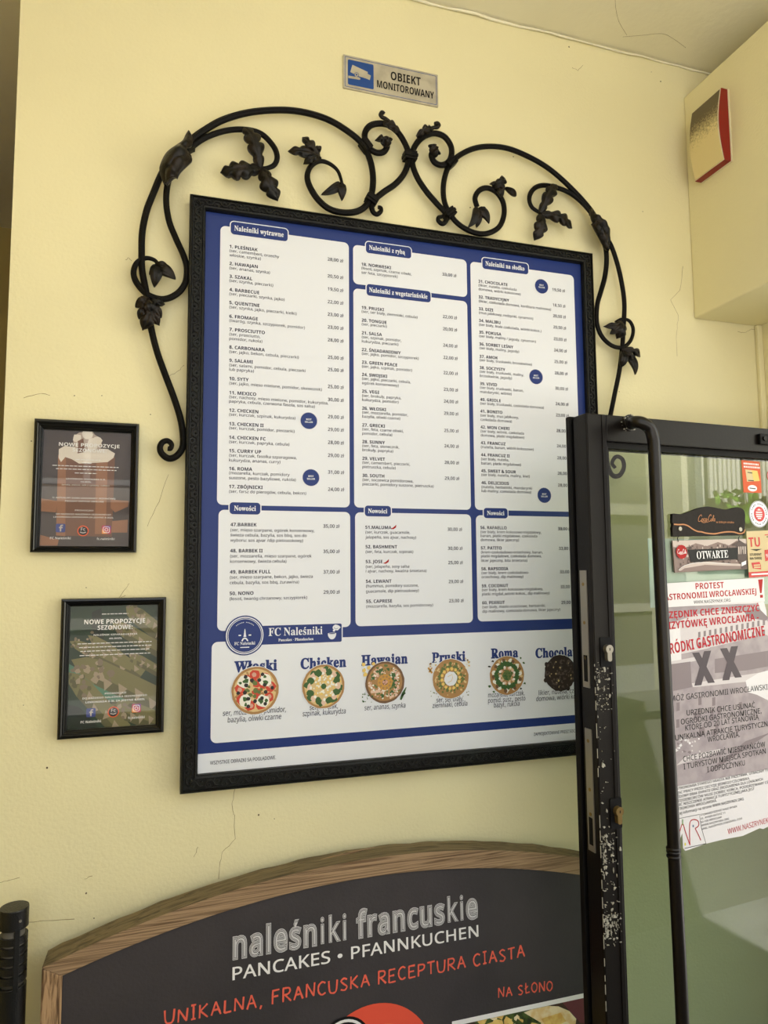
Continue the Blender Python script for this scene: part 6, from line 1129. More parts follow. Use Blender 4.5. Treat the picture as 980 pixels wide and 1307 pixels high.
# bottle-shaped board
op = smooth([(212, 590), (226, 586), (262, 590), (300, 588), (345, 572), (400, 550), (440, 538), (480, 532), (520, 535), (560, 543), (605, 552), (650, 553), (690, 542), (725, 537), (752, 545), (772, 566), (780, 600), (779, 660)], 4)+[(776, 755), (216, 766), (211, 700), (218, 672), (210, 655)]
pts = gq(k5, op); t = thing('shaped_board', 'dark wooden board with a bottle outline and script lettering, above the open sign', 'sign', GP.W(*GP.P(900, 684), .0004)); m_ = MB(); m_.prism(GP, list(reversed(pts)), .0006, .0075); m_.build('board', ['bark'], t, bevel=.0008)
m_ = MB(); m_.ribbon(GP, smooth(gq(k5, [(222, 670), (262, 673), (300, 672), (335, 684), (370, 708), (405, 725), (440, 730), (480, 740), (540, 744), (590, 735), (640, 729), (690, 731), (735, 743), (765, 735), (778, 712)]), 5), .0028, .0079); m_.build('outline_stripe', ['tan'], t)
for x, y in ((270, 705), (740, 710)):
    u, v = gq(k5, [(x, y)])[0]; m_ = MB(); m_.prism(GP, circ(u, v, .0045, 16), .0075, .009); m_.build('screw', ['steel'], t)
def script(mb, fr, at, w, d, m, th):
    """flowing two-word script mark, drawn as pen strokes in a 0..10 x 0..5 box; at(x,y)->(u,v)"""
    S = [[(2.2, 3.5), (2.0, 4.4), (1.2, 4.0), (.6, 2.6), (.7, 1.2), (1.4, .9), (2.2, 1.5)], [(2.9, 2.4), (2.4, 2.0), (2.5, 1.1), (3.0, 1.0), (3.3, 1.7), (3.0, 2.4), (2.7, 2.2)], [(4.2, 2.3), (3.8, 2.5), (3.5, 1.8), (3.8, 1.0), (4.4, 1.3)],
         [(5.1, 2.4), (4.7, 2.4), (4.5, 1.5), (4.8, 1.0), (5.2, 1.6), (5.3, 2.5), (5.2, 1.3), (5.6, 1.2)], [(5.6, 1.9), (6.1, 2.0)], [(7.5, 3.6), (7.4, 4.5), (6.8, 4.3), (6.2, 2.8), (6.3, 1.3), (6.9, .9), (7.5, 1.4), (8.2, 1.0)],
         [(8.0, 2.4), (7.6, 2.0), (7.7, 1.2), (8.1, 1.1), (8.4, 1.8), (8.0, 2.4)], [(8.6, 1.3), (9.1, 3.4), (9.0, 4.2), (8.7, 3.4), (8.7, 1.6), (9.0, 1.1)], [(9.8, 2.4), (9.4, 2.3), (9.3, 1.4), (9.6, 1.1), (9.9, 1.8), (9.95, 2.5), (9.9, 1.3), (10.2, 1.2)],
         [(2.0, 1.4), (3.0, .5), (4.2, .3), (5.5, .7), (6.3, .4)]]
    for s in S:
        q = smooth(s, 4); mb.ribbon(fr, [at(*p) for p in q], th, d, m)
def quadmap(p00, p10, p01, X=10, Y=5): return lambda x, y: (p00[0]+(p10[0]-p00[0])*x/X+(p01[0]-p00[0])*y/Y, p00[1]+(p10[1]-p00[1])*x/X+(p01[1]-p00[1])*y/Y)
m_ = MB(); q = gq(k5, [(402, 662), (540, 662), (410, 588)]); script(m_, GP, quadmap(*q), 0, .0079, 0, .0011)
a, b = gq(k5, [(552, 660), (690, 662)]); text(m_, GP, 'w dobrym smaku', a, .0042, p1=b, d=.0079, bold=.01); m_.build('lettering', ['tan'], t)
# open sign
oq = gq(k5, [(222, 797), (800, 783), (806, 1018), (242, 1046)]); t = flatthing('open_sign', 'sepia town-view plate reading open in white on black, hung below the bottle board', 'sign', GP, list(reversed(oq)), .003, 'sepmid', .0008)
def bil(q, a, b): return lerp(lerp(q[0], q[1], a), lerp(q[3], q[2], a), b)
m_ = MB(); OM = ['seppia', 'seplight', 'sepmid', 'black', 'red', 'lettwhite']; lay = .0041
def oput(pts, mm):
    global lay
    lay += .00001; m_.flat(GP, [bil(oq, *p) for p in pts], lay, mm)
oput([(0, 0), (1, 0), (1, .16), (.86, .05), (.75, .2), (.6, .08), (.45, .2), (.3, .1), (.15, .25), (0, .2)], 1)
for _ in range(150):
    a_, b_ = R.uniform(.01, .96), R.uniform(.12, .8); w_, h_ = R.uniform(.006, .03), R.uniform(.02, .1); oput([(a_, b_), (a_+w_, b_), (a_+w_, b_+h_), (a_, b_+h_)], R.choice((0, 0, 1, 2, 2)))
oput([(.04, .95), (.1, .82), (.25, .72), (.45, .7), (.7, .78), (.98, .84), (.98, .97), (.5, .92), (.2, .97)], 1); oput([(.05, .98), (.12, .88), (.4, .8), (.7, .86), (.97, .9), (.97, .98)], 2)
oput([(.78, .2), (.9, .05), (.99, .2), (.99, .7), (.86, .72), (.86, .25)], 0); 
for i in range(4): oput([(.87+i*.03, .25), (.885+i*.03, .25), (.885+i*.03, .5), (.87+i*.03, .5)], 1)
oput([(.915, .35), (.935, .35), (.94, .55), (.985, .75), (.985, .98), (.9, .98), (.9, .75)], 0); oput([(.91, .78), (.975, .72), (.975, .84), (.91, .9)], 5)
oput([(.19, .30), (.86, .28), (.862, .66), (.21, .70)], 3)
m_.ribbon(GP, [bil(oq, *p) for p in smooth([(.04, .93), (.12, .8), (.3, .72), (.55, .76), (.75, .8)], 4)], .0009, lay+.0001, 5)
c = bil(oq, .1, .36); m_.flat(GP, circ(c[0], c[1], .0145, 28), lay+.0001, 4)
script(m_, GP, lambda x, y: (c[0]+(x-5)*.0024, c[1]+(y-2.4)*.0026), 0, lay+.0002, 5, .0008)
m_.build('town_print', OM, t)
m_ = MB(); a, b = gq(k5, [(405, 940), (650, 928)]); text(m_, GP, 'OTWARTE', a, .0165, p1=b, d=.0068, serif=True); m_.build('lettering', ['lettwhite'], t)
for x in (266, 742):
    m_ = MB(); q = gq(k5, [(x, 764), (x-8, 778), (x-4, 795), (x-2, 806)]); m_.tube([GP.W(*p, .005) for p in smooth(q, 3)], .0008, 6, m=0); m_.build('hook', ['black'], t)
# stickers
M['orange'] = mat('sticker_orange', (206, 86, 40), .5, spec=.3); M['cream'] = mat('sticker_cream', (208, 188, 142), .5, spec=.3); M['gold'] = mat('sticker_gold', (222, 190, 92), .5); M['stred'] = mat('sticker_red', (198, 32, 34), .45)
q = gq(st, [(120, 133), (300, 150), (318, 455), (142, 450)]); t = flatthing('sticker', 'orange rectangular sticker with a gold card picture, highest on the glass', 'sticker', GP, list(reversed(q)), .0006, 'orange')
m_ = MB(); m_.flat(GP, [bil(q, *p) for p in ((.17, .28), (.83, .3), (.93, .62), (.22, .66))], .0012, 0); m_.flat(GP, [bil(q, *p) for p in ((.5, .3), (.83, .3), (.93, .62), (.6, .64))], .0013, 3)
for y in (.07, .17):
    x = .1
    while x < .9: w_ = R.uniform(.03, .09); m_.flat(GP, [bil(q, *p) for p in ((x, y), (x+w_, y), (x+w_, y+.055), (x, y+.055))], .0012, 1); x += w_+.03
c = bil(q, .5, .86); m_.flat(GP, circ(c[0], c[1], .0135, 24, .007), .0012, 1); m_.ribbon(GP, [(c[0]-.009, c[1]), (c[0]+.009, c[1]-.001)], .0022, .0014, 2); m_.ribbon(GP, [bil(q, .28, .37), bil(q, .55, .38)], .0018, .0014, 2); m_.ribbon(GP, [bil(q, .28, .62), bil(q, .6, .62)], .002, .0014, 2)
m_.build('sticker_print', ['cream', 'lettwhite', 'black', 'gold'], t)
c = gq(st, [(292, 662)])[0]; rr, rz = .0285, .0295; t = flatthing('sticker', 'round white sticker with a red oval centre, beside the bottle board', 'sticker', GP, circ(c[0], c[1], rr, 40, rz), .0006, 'white')
m_ = MB(); m_.ribbon(GP, circ(c[0], c[1], rr*.96, 40, rz*.96)+[(c[0]+rr*.96, c[1])], .0009, .0011, 1); m_.flat(GP, circ(c[0]+.0008, c[1], rr*.56, 30, rz*.56), .0012, 0)
for i in range(30):
    if i % 10 in (4, 9): continue
    a_ = 2*PI*i/30; m_.flat(GP, blob(c[0]+rr*.77*math.cos(a_), c[1]+rz*.77*math.sin(a_), .0016, 5, .3), .0012, 1)
m_.flat(GP, [(c[0]-.008, c[1]+.009), (c[0]-.003, c[1]+.0095), (c[0], c[1]+.0125), (c[0]+.004, c[1]+.0095), (c[0]+.009, c[1]+.009), (c[0], c[1]+.0078)], .0014, 2)
for dy, w_ in ((.004, .009), (-.001, .0095), (-.0055, .0085), (-.0095, .005)): m_.ribbon(GP, [(c[0]-w_, c[1]+dy), (c[0]+w_, c[1]+dy)], .0026, .0014, 2)
m_.build('sticker_print', ['stred', 'seppia', 'lettwhite'], t)
c = gq(st, [(415, 290)])[0]; t = flatthing('sticker', 'round red sticker cut by the right photo edge, beside the orange sticker', 'sticker', GP, circ(c[0], c[1], .013, 30, .0145), .0006, 'stred')
m_ = MB(); m_.ribbon(GP, circ(c[0], c[1], .0115, 30, .013)+[(c[0]+.0115, c[1])], .0008, .0011); m_.build('sticker_print', ['lettwhite'], t)
q = gq(st, [(152, 832), (480, 818), (500, 1262), (178, 1285)]); t = flatthing('sticker', 'cream discount sticker with large red letters, right of the open sign', 'sticker', GP, list(reversed(q)), .0006, 'cream', .0046)
def sp_(x, y): return gq(st, [(x, y)])[0]
m_ = MB(); SM = ['stred', 'black', 'lettwhite', 'cream']
text(m_, GP, 'TU', sp_(178, 985), .0205, p1=sp_(288, 980), d=.0056, m=0, bold=.02); m_.flat(GP, gq(st, [(188, 1008), (305, 1004), (250, 1024)]), .0056, 1)
text(m_, GP, 'STUDENT', sp_(186, 1072), .0052, p1=sp_(300, 1068), d=.0056, m=1, bold=.04); text(m_, GP, 'MA TANIEJ', sp_(188, 1110), .0052, p1=sp_(301, 1104), d=.0056, m=1, bold=.04)
m_.flat(GP, gq(st, [(200, 1140), (280, 1130), (292, 1160), (296, 1205), (215, 1195)]), .0056, 0); m_.ribbon(GP, gq(st, [(222, 1165), (285, 1160)]), .003, .0057, 3); m_.ribbon(GP, gq(st, [(225, 1185), (288, 1182)]), .003, .0057, 3)
m_.flat(GP, gq(st, [(172, 1232), (500, 1210), (502, 1262), (178, 1285)]), .0056, 0); m_.ribbon(GP, gq(st, [(200, 1254), (380, 1244)]), .0034, .0057, 2)
m_.flat(GP, gq(st, [(328, 1015), (384, 1008), (392, 1110), (336, 1125)]), .0056, 0); text(m_, GP, '%', sp_(345, 1090), .008, p1=sp_(368, 1086), d=.0057, m=2); m_.ribbon(GP, gq(st, [(330, 868), (385, 864)]), .002, .0056, 0); m_.ribbon(GP, gq(st, [(348, 886), (385, 884)]), .0018, .0056, 1)
m_.build('sticker_print', SM, t)
# protest poster: sheet and header strip
M['paper'] = mat('poster_paper', (226, 222, 222), .45); M['mauve'] = mat('poster_mauve', (168, 156, 158), .45, rgb2=(150, 138, 142), vscale=30); M['mlight'] = mat('poster_light', (206, 198, 198), .45); M['mdark'] = mat('poster_dark', (128, 114, 118), .45); M['vio'] = mat('poster_violet', (58, 44, 56), .45)
M['lred'] = mat('poster_red', (182, 10, 36), .5, spec=.25); M['yell'] = mat('logo_yellow', (214, 204, 40), .5); M['lgreen'] = mat('logo_green', (86, 150, 60), .5); M['lblue'] = mat('logo_blue', (36, 96, 140), .5)
def k67(pts): return k6(pts)
T0 = (140, 232); q6 = [(140, 240), (950, 220), (975, 380), (1075, 2050)]
sh = k6([(140, 270), (945, 232), (962, 300), (970, 370)])+[(1003, 900), (1012, 1040)]+[(995, 1047), (973, 1058)]+k7([(912, 960), (780, 1020), (620, 1050), (490, 1082), (330, 1138), (312, 1115), (306, 1000), (270, 1085)])+k7([(225, 900)])+k6([(175, 900), (150, 500)])
shp = [GP.P(*p) for p in sh]; t = flatthing('protest_poster', 'large tilted protest poster with red and black Polish slogans on the door glass', 'poster', GP, list(reversed(shp)), .0005, 'paper', .0009)
pb = (-9, -9, 9, 9); m_ = MB(); mm_ = ['mauve', 'mlight', 'mdark', 'paper']; lay6 = [.00145]
def mput(pts, i): lay6[0] += .0000016; m_.flat(GP, [GP.P(*p) for p in pts], lay6[0], i)
mput(k6([(160, 275), (900, 245), (925, 320), (985, 370), (1075, 420)])+k7([(1075, 478), (245, 638)]), 0)
mput(k6([(165, 420), (420, 330), (640, 300), (900, 320), (980, 390), (1075, 430), (1075, 520), (800, 560), (540, 590), (300, 640), (180, 660)]), 1)
mput(k6([(200, 460), (290, 430), (300, 700), (210, 720)]), 3); mput(k6([(790, 310), (900, 280), (980, 360), (960, 380), (820, 360)]), 2)
mput(k6([(520, 590), (960, 490), (1075, 560), (1075, 640), (560, 690)]), 0); mput(k6([(560, 680), (1075, 600), (1075, 720), (800, 770), (560, 790)]), 2)
for i in range(14):
    x = 430+i*42; y = 470-i*8; mput(k6([(x, y), (x+18, y-3), (x+18, y+40), (x, y+43)]), 2); mput(k6([(x, y+80), (x+18, y+77), (x+18, y+120), (x, y+123)]), 0 if i % 2 else 2)
mput(k6([(210, 700), (430, 660), (430, 690), (212, 735)]), 1); mput(k6([(380, 870), (1075, 760), (1075, 830), (390, 900)]), 1)
mput(k6([(800, 850), (900, 790), (1075, 740), (1075, 1000), (990, 1010), (890, 960), (820, 940)]), 3); mput(k6([(220, 720), (370, 700), (380, 900), (235, 930)]), 2)
for i in range(34): 
    x, y = R.uniform(250, 760), R.uniform(950, 1250); mput(k6([(x, y), (x+25, y-5), (x+25, y+60), (x, y+65)]), R.choice((0, 2)))
mput(k7([(245, 300), (600, 230), (980, 180), (1075, 200), (1075, 470), (600, 570), (245, 630)]), 0)
for i in range(24): x, y = R.uniform(250, 450), R.uniform(230, 370); mput(k7(blob(x, y, R.uniform(5, 14), 6, .4)), R.choice((1, 3, 2)))
mput(k7([(800, 280), (1000, 210), (560, 500), (480, 540)]), 2); mput(k7([(330, 400), (600, 340), (610, 360), (260, 470)]), 1)
m_.build('street_picture', mm_, t)
m_ = MB()
def kt(C, s, a, b, h, m=0, bold=.02, d=.0018, **k): 
    a_, b_ = C([a, b]); hh = h*.16327; tpx(m_, GP, s, a_, hh, b_, d=d, m=m, bold=bold, **k)
kt(k6, 'URZĘDNIK CHCE ZNISZCZYĆ', (125, 370), (915, 306), 54, bold=.025); kt(k6, 'WIZYTÓWKĘ WROCŁAWIA -', (143, 455), (910, 378), 58, bold=.025); kt(k6, 'OGRÓDKI GASTRONOMICZNE', (122, 660), (957, 497), 84, bold=.025)
m_.build('red_slogan', ['lred'], t); m_ = MB()
for a, b, c_, e_ in (((382, 632), (530, 618), (400, 888), (560, 868)), ((600, 598), (740, 582), (618, 848), (770, 826))):
    for p, r_ in ((a, e_), (b, c_)):
        w_ = 27; x0, y0 = p; x1, y1 = r_; sx = 1 if x1 > x0 else -1; xa = x0+w_*sx; xb = x1-w_*sx; m_.flat(GP, gq(k6, [(xa-w_, y0), (xa+w_, y0-4), (xb+w_, y1-4), (xb-w_, y1)]), .0018 if p == a else .00185)
m_.build('crossed_out_mark', ['vio'], t); m_ = MB()
kt(k6, 'POMÓŻ GASTRONOMII WROCŁAWSKIEJ', (150, 1022), (1012, 915), 45, bold=.0)
for s, a, b in (('URZĘDNIK CHCE USUNĄĆ', (345, 82), (880, 18)), ('OGRÓDKI GASTRONOMICZNE,', (300, 152), (930, 62)), ('KTÓRE OD 20 LAT STANOWIĄ', (335, 200), (910, 110)), ('UNIKALNĄ ATRAKCJĘ TURYSTYCZNĄ', (257, 277), (1010, 160)), ('WROCŁAWIA.', (510, 290), (760, 247)),
                ('CHCE POZBAWIĆ MIESZKAŃCÓW', (318, 443), (960, 324)), ('I TURYSTÓW MIEJSCA SPOTKAŃ', (322, 503), (964, 377)), ('I ODPOCZYNKU', (507, 525), (800, 470))): kt(k7, s, a, b, 42, bold=.008)
m_.build('black_slogan', ['black'], t); m_ = MB()
for s, a, b in (('GASTRONOMIA STAREGO MIASTA NIE PRZETRWA. UTRACIMY TYSIĄCE', (232, 671), (1045, 502)), ('MIEJSC PRACY PRZEZ DECYZJĘ JEDNEGO CZŁOWIEKA.', (232, 705), (838, 580)), ('URZĘDOWY BRAK EMPATII ORAZ ZROZUMIENIA DLA LOKALNYCH', (230, 738), (940, 588)),
                ('PRZEDSIĘBIORCÓW MUSI DOBIEC KOŃCA. PODEJRZEWAMY CELOWE', (230, 770), (1050, 596)), ('ROBIĆ NISZCZENIE ATRAKCJI TURYSTYCZNEJ JAKĄ JEST', (235, 800), (875, 662)), ('GASTRONOMIA WROCŁAWSKA.', (236, 833), (580, 754)), ('Więcej informacji na stronie WWW.NASZRYNEK.ORG', (238, 868), (790, 742))): kt(k7, s, a, b, 21, bold=.006)
for s, a, b in (('STOWARZYSZENIE NASZ RYNEK', (452, 868), (740, 797)), ('UL. RYNEK-RATUSZ 11', (455, 895), (645, 848)), ('50-106 WROCŁAW', (455, 923), (618, 882)), ('WWW.NASZRYNEK.ORG', (460, 949), (675, 895)), ('MAIL: NASZRYNEK.ZO@GMAIL.COM', (462, 977), (778, 892))): kt(k7, s, a, b, 15, bold=.004)
m_.build('small_print', ['black'], t); m_ = MB(); kt(k7, 'WWW.NASZRYNEK', (668, 1010), (985, 918), 42, bold=.0); m_.build('web_address', ['lred'], t)
m_ = MB(); bx = gq(k7, [(262, 888), (438, 852), (455, 960), (490, 1080)]); m_.ribbon(GP, bx, .0009, .0018, 1); m_.ribbon(GP, gq(k7, [(322, 1118), (490, 1080)]), .0012, .0018, 1)
m_.ribbon(GP, smooth(gq(k7, [(258, 1065), (285, 985), (308, 925), (330, 990), (365, 1092)]), 4), .00188, .00182, 0); m_.ribbon(GP, smooth(gq(k7, [(365, 1092), (362, 990), (366, 912), (395, 892), (428, 905), (432, 940), (405, 962)]), 4), .0019, .00184, 0); m_.ribbon(GP, smooth(gq(k7, [(405, 962), (425, 1000), (450, 1055)]), 4), .00188, .00186, 0)
m_.ribbon(GP, gq(k7, [(308, 890), (308, 935)]), .0022, .00188, 2); m_.ribbon(GP, gq(k7, [(268, 950), (268, 990)]), .0018, .00188, 2); c = gq(k7, [(390, 943)])[0]; m_.flat(GP, circ(c[0], c[1], .0016, 14, .0026), .0019, 4); c = gq(k7, [(328, 1085)])[0]; m_.flat(GP, circ(c[0], c[1], .00184, 14, .003), .0019, 3)
m_.build('letter_logo', ['lred', 'black', 'lgreen', 'yell', 'lblue'], t)
hq = gq(k6, [(120, 92), (938, 44), (946, 230), (128, 280)]); t = flatthing('header_strip', 'white strip with red protest heading taped over the top of the large poster', 'poster', GP, list(reversed(hq)), .0006, 'paper', .0024)
m_ = MB(); kt(k6, 'PROTEST', (415, 136), (636, 125), 48, d=.0031, bold=.02); kt(k6, 'GASTRONOMII WROCŁAWSKIEJ', (137, 225), (890, 173), 48, d=.0031, bold=.02)
m_.flat(GP, gq(k6, [(893, 60), (930, 56), (921, 165), (908, 166)]), .0031, 0); m_.flat(GP, gq(k6, [(908, 180), (930, 178), (931, 200), (909, 202)]), .0031, 0); m_.build('red_heading', ['red'], t)
m_ = MB(); kt(k6, 'WWW.NASZRYNEK.ORG', (400, 249), (688, 232), 24, d=.0031, bold=.01); m_.build('web_address', ['black'], t)

# ================================================================== arched chalkboard leaning on the wall
ta = math.radians(2.2)
SP = Fr((0, -.06, Z0-.11), (1, 0, 0), (0, math.sin(ta), math.cos(ta)))
K1 = crop(0, 1040, .40816); K2 = crop(360, 1040, .42857); K3 = crop(0, 1130, .13544)
def parab(pts):
    import numpy as np
    p = np.array([SP.P(*q) for q in pts]); return np.polyfit(p[:, 0], p[:, 1], 2)
fo = parab(K1([(135, 470), (250, 421), (400, 365), (550, 305), (700, 250)])+K2([(0, 185), (150, 140), (300, 122), (450, 111), (600, 108), (750, 115), (895, 128)]))
fi = parab(K1([(195, 500), (300, 455), (450, 400), (600, 335), (750, 290)])+K2([(0, 238), (130, 205), (300, 180), (450, 165), (600, 158), (750, 165), (895, 180)]))
ul = SP.P(53.5, 1232)[0]; ui = SP.P(79.5, 1245)[0]; uc = -fo[1]/(2*fo[0]); ur = SP.P(788, 1150)[0]; uir = ur-(ui-ul); vb = -(Z0-.11)/math.cos(ta)+.003
print('sign', ul, ui, ur, uc, fo, fi)
ev = lambda f, u: f[0]*u*u+f[1]*u+f[2]
t = thing('chalkboard_sign', 'large arched black pancake chalkboard in a weathered wooden frame, under the menu board', 'signboard', SP.W((ul+ur)/2, vb, -.02))
N = 48; us = [ul+(ur-ul)*i/N for i in range(N+1)]
TH_ = .066
m_ = MB(); k0 = 0
rows = []
for i, u in enumerate(us):
    ug = ui+(uir-ui)*i/N
    o_, n_ = ev(fo, u), ev(fi, ug); rows.append((u, o_, ug, n_))
    jag = .002*math.sin(i*1.7)*R.random()+.001*R.random()
    m_.v += [tuple(SP.W(u, o_, 0)), tuple(SP.W(ug, n_, 0)), tuple(SP.W(u, o_+jag-.002, -TH_)), tuple(SP.W(ug, n_, -.012)), tuple(SP.W(u, o_, -.0008))]
for i in range(N):
    a_, b_ = i*5, i*5+5
    m_.f += [(a_, a_+1, b_+1, b_), (a_+4, b_+4, b_+2, a_+2), (a_+1, a_+3, b_+3, b_+1), (a_, b_, b_+4, a_+4), (a_+2, b_+2, b_+3, a_+3)]; m_.m += [0, 1, 0, 0, 1]
for e_ in (0, N*5): m_.f.append((e_, e_+4, e_+2, e_+3, e_+1)); m_.m.append(0)
m_.build('arched_top', ['wood', 'woodtop'], t, label='weathered wooden arch, grey on top')
for x0, x1, f0, f1 in ((ul, ui, ev(fo, ul), ev(fi, ui)), (uir, ur, ev(fi, uir), ev(fo, ur))):
    m_ = MB(); m_.prism(SP, [(x0, vb), (x1, vb), (x1, f1-.001), (x0, f0-.001)], -TH_, -.0005); m_.build('side_post', ['woodpost'], t, bevel=.002)
m_ = MB(); m_.prism(SP, [(ui, vb+.05), (uir, vb+.05), (uir, vb+.1), (ui, vb+.1)], -TH_, -.001); m_.build('bottom_rail', ['wood'], t, bevel=.002)
m_ = MB(); m_.prism(SP, [(ui-.004, vb+.08), (uir+.004, vb+.08)]+[(r_[2], r_[3]+.004) for r_ in reversed(rows)], -.02, -.006); board2 = m_.build('board_panel', ['chalk'], t, label='black board panel')
BPn = Fr(SP.W(0, 0, -.0055), SP.ex, SP.ey)
# splinter lifting off the arch
m_ = MB(); m_.tube([SP.Q(*p, -.045) for p in K2([(80, 146), (150, 127), (220, 109), (274, 97)])], [.0034, .0028, .002, .0006], 6); m_.build('splinter', ['wood'], t)
# stripe lettering
A, B = K1([(727, 452)])[0], K2([(583, 300)])[0]
pa, pb_ = BPn.P(*A), BPn.P(*B)
hh = BPn.P(296.6, 1223.6-38); hc = .044
m_ = MB()
L = math.hypot(pb_[0]-pa[0], pb_[1]-pa[1]); 
for bo, d, mm in ((.062, .0003, 0), (.040, .0006, 1), (.026, .0009, 0), (.006, .0012, 1), (-.010, .0015, 0)):
    cx = ((pa[0]+pb_[0])/2, (pa[1]+pb_[1])/2); V, F = glyphs('naleśniki francuskie', bo, 'r', .085); V0, _ = glyphs('naleśniki francuskie', .062, 'r', .085)
    w0 = max(v[0] for v in V0)-min(v[0] for v in V0); w1 = max(v[0] for v in V)-min(v[0] for v in V)
    text(m_, BPn, 'naleśniki francuskie', cx, hc, w=L*w1/w0, align='c', d=d, m=mm, bold=bo, font='r', track=.085)
m_.build('striped_lettering', ['lettgrey', 'chalk'], board2)
m_ = MB(); pa, pb_ = BPn.P(296.5, 1252), BPn.P(610.5, 1194); text(m_, BPn, 'PANCAKES • PFANNKUCHEN', ((pa[0]), (pa[1]+pb_[1])/2), .0215, w=pb_[0]-pa[0], d=.0006, bold=.012); m_.build('white_lettering', ['lettwhite'], board2)
HANDS = {'U': (.6, [[(0, 1), (.05, .2), (.25, 0), (.5, .15), (.58, 1)]]), 'N': (.6, [[(.02, 0), (.05, 1)], [(.05, 1), (.52, .02)], [(.52, .02), (.58, 1.02)]]), 'I': (.3, [[(.15, 1), (.14, 0)], [(0, 1), (.3, 1.02)], [(0, 0), (.28, .02)]]), 'K': (.55, [[(.04, 1), (.02, 0)], [(.5, 1), (.05, .5)], [(.1, .5), (.52, 0)]]),
 'A': (.6, [[(0, 0), (.28, 1)], [(.28, 1), (.58, 0)], [(.08, .38), (.5, .4)]]), 'L': (.45, [[(.05, 1), (.02, .02)], [(0, .02), (.45, .06)]]), 'Ł': (.5, [[(.12, 1), (.1, .02)], [(.08, .02), (.5, .06)], [(0, .4), (.34, .66)]]), 'F': (.5, [[(.05, 1), (.02, 0)], [(0, 1), (.48, 1.03)], [(.04, .55), (.4, .57)]]), 'R': (.55, [[(.04, 1), (.02, 0)], [(0, 1), (.4, .98), (.48, .75), (.35, .55), (.05, .5)], [(.15, .5), (.55, 0)]]),
 'C': (.55, [[(.52, .88), (.3, 1.0), (.06, .75), (.04, .3), (.25, 0), (.52, .12)]]), 'S': (.5, [[(.46, .88), (.25, 1), (.05, .8), (.25, .52), (.45, .28), (.3, .02), (.02, .1)]]), 'E': (.5, [[(.04, 1), (.02, 0)], [(.02, 1), (.48, 1.02)], [(.04, .52), (.4, .54)], [(.02, 0), (.5, .03)]]), 'P': (.5, [[(.04, 1), (.02, 0)], [(0, 1), (.4, .97), (.48, .74), (.35, .52), (.05, .46)]]), 'T': (.55, [[(.27, 1), (.26, 0)], [(0, .98), (.56, 1.02)]]), 'O': (.6, [[(.3, 1), (.06, .75), (.04, .3), (.28, 0), (.54, .25), (.56, .72), (.3, 1.0)]]), ',': (.2, [[(.12, .1), (.04, -.18)]])}
def handwriting(s, a, b, h):
    m_ = MB(); pa, pb_ = BPn.P(*a), BPn.P(*b); tot = sum(HANDS[c][0]+.2 if c != ' ' else .42 for c in s)-.2; k = (pb_[0]-pa[0])/tot; x = 0; dd = .0004
    for c in s:
        if c == ' ': x += .42; continue
        w_, S = HANDS[c]; jy = R.uniform(-.04, .06); js = R.uniform(.93, 1.07)
        for q in S:
            q = smooth(q, 4) if len(q) > 2 else [lerp(q[0], q[1], i/4) for i in range(5)]; dd += .000002
            m_.ribbon(BPn, [(pa[0]+(x+p[0])*k, pa[1]+(pb_[1]-pa[1])*x/tot+(p[1]*js+jy)*h) for p in q], [h*R.uniform(.11, .17) for _ in q], dd)
        x += w_+.2
    m_.build('chalk_lettering', ['coral'], board2)
handwriting('UNIKALNA, FRANCUSKA RECEPTURA CIASTA', (210, 1308), (669.5, 1221), .0225)
handwriting('NA SŁONO', (636, 1273), (705, 1264), .0185)
M['oran'] = mat('disc_orange', (244, 158, 84), .5); M['coral2'] = mat('disc_coral', (226, 82, 58), .5)
m_ = MB(); c = BPn.P(478, 1370); e1 = BPn.P(478, 1281); r_ = e1[1]-c[1]; m_.flat(BPn, circ(*c, r_, 64), .0004, 0); m_.flat(BPn, circ(c[0]+.012, c[1]-.012, r_*.78, 56), .0006, 1)
cb = BPn.P(432, 1322); 
for rr, d, mm in ((r_*.42, .0008, 2), (r_*.38, .001, 3), (r_*.34, .0012, 2), (r_*.24, .0014, 3)): m_.flat(BPn, circ(cb[0]+.012, cb[1]-.02, rr, 36), d, mm)
m_.build('round_logo', ['coral2', 'oran', 'black', 'lettwhite'], board2)
# inset food photo
M['fy'] = mat('food_yellow', (226, 196, 112), .5, rgb2=(206, 160, 80), vscale=60); M['fg'] = mat('food_green', (70, 88, 36), .5, rgb2=(34, 44, 18), vscale=80); M['fd'] = mat('food_dark', (48, 34, 20), .5, rgb2=(70, 46, 30), vscale=30); M['fc'] = mat('food_cream', (234, 218, 178), .5, rgb2=(222, 190, 130), vscale=60); M['fp'] = mat('food_plum', (104, 50, 54), .5)
p0, p1 = BPn.P(576.5, 1299.5), BPn.P(752, 1270); vt = (p0[1]+p1[1])/2; x0, x1 = p0[0], p1[0]+.004; vbm = vt-.3
m_ = MB(); m_.flat(BPn, [(x0, vbm), (x1, vbm), (x1, vt), (x0, vt)], .0004, 0); w_ = .009; b_ = (x0+w_, vbm+w_, x1-w_, vt-w_); pz = [.0006]
def fput(pts, i):
    pz[0] += .00001; pts = clip([BPn.P(*p) for p in pts], b_)
    if len(pts) > 2: m_.flat(BPn, pts, pz[0], i)
fput([(500, 1200), (900, 1200), (900, 1700), (500, 1700)], 3)
fput([(700, 1260), (800, 1255), (800, 1310), (740, 1305)], 5); fput([(580, 1315), (640, 1302), (700, 1305), (700, 1420), (580, 1420)], 1)
fput(blob(655, 1312, 46, 18, .15, 26), 2)
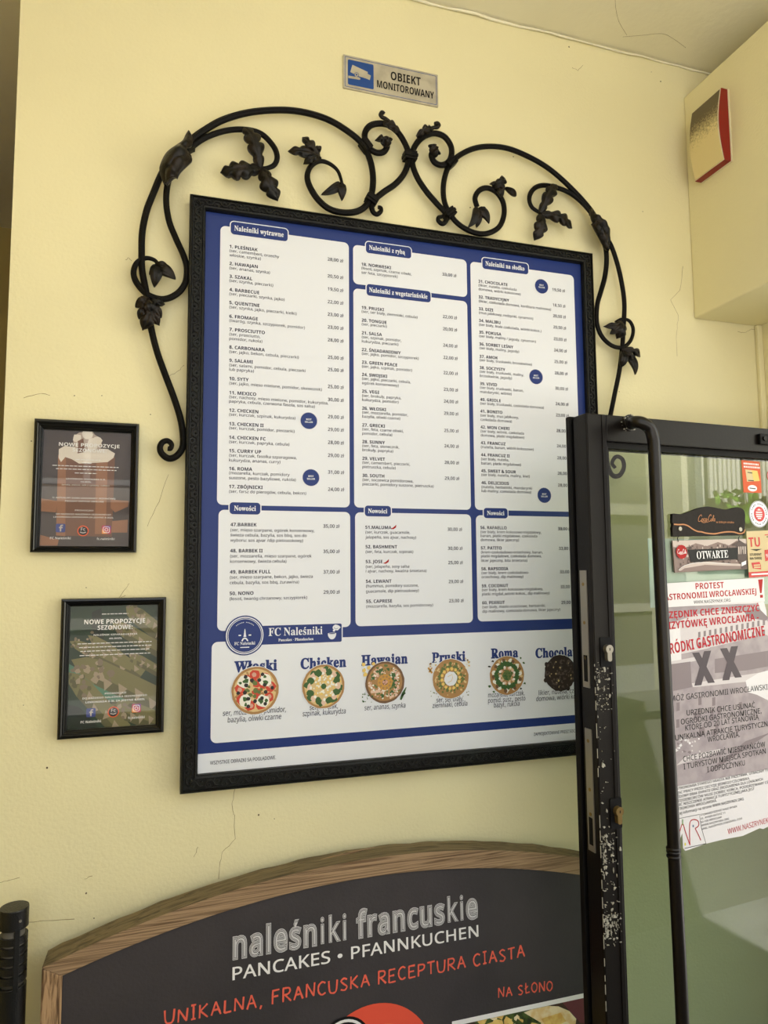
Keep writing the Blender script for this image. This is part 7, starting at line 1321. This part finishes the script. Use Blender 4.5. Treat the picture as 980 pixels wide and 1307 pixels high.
for i in range(60): fput(blob(R.uniform(610, 705), R.uniform(1292, 1330), R.uniform(3, 8), 7, .4), R.choice((2, 2, 1, 4)))
fput([(668, 1292), (690, 1283), (712, 1284), (726, 1290), (735, 1300), (732, 1320), (690, 1330), (690, 1305)], 4); fput([(690, 1300), (715, 1292), (722, 1303), (700, 1315)], 1)
m_.build('food_photo', ['lettwhite', 'fy', 'fg', 'fd', 'fc', 'fp'], board2)

# ================================================================== bollard lamp
BLp = wallplane(-.05); cx = BLp.P(18.5, 1157); tz = cx[1]; bx, by = cx[0], -.05; r_ = (BLp.P(37.5, 1160)[0]-cx[0])*.97
t = thing('bollard_lamp', 'black louvred post lamp in the lower left corner beside the chalkboard', 'lamp', (bx, by, 0))
m_ = MB(); m_.lathe((bx, by, 0), [(.045, 0), (.045, .02), (r_, .024), (r_, tz-.125), (r_*.8, tz-.125)], 40); m_.build('post', ['lamp'], t, bevel=.001)
m_ = MB(); m_.lathe((bx, by, 0), [(r_*.78, tz-.13), (r_*.78, tz-.03)], 32); m_.build('inner_column', ['lampslot'], t, smooth=True)
for i in range(5):
    z = tz-.046-i*.0155; m_ = MB(); m_.lathe((bx, by, 0), [(r_*.76, z-.0095), (r_, z-.0095), (r_, z+.0015), (r_*.76, z+.001)], 40); m_.build('louvre', ['lamp'], t)
m_ = MB(); m_.lathe((bx, by, 0), [(r_*.9, tz-.032), (r_*1.02, tz-.032), (r_*1.02, tz-.002), (r_*1.0, tz)], 40); m_.build('cap', ['lamp'], t)
a_ = math.atan2(CAM.y-by, CAM.x-bx)+.25
m_ = MB(); dx, dy = math.cos(a_), math.sin(a_); q = [(-.0065, 0), (.0065, 0)]
bf = Fr((bx+dx*(r_-.004), by+dy*(r_-.004), 0), (-dy, dx, 0), (0, 0, 1)); m_.box((-.0045, tz-.13, 0), (.0045, tz-.028, .0045), fr=bf); m_.build('spine', ['lamp'], t, bevel=.001)
m_ = MB(); m_.prism(bf, circ(.004, tz-.017, .0022, 12), .003, .0055); m_.build('cap_screw', ['steel'], t)
bpy.data.objects.remove(_to); bpy.data.curves.remove(_tc)
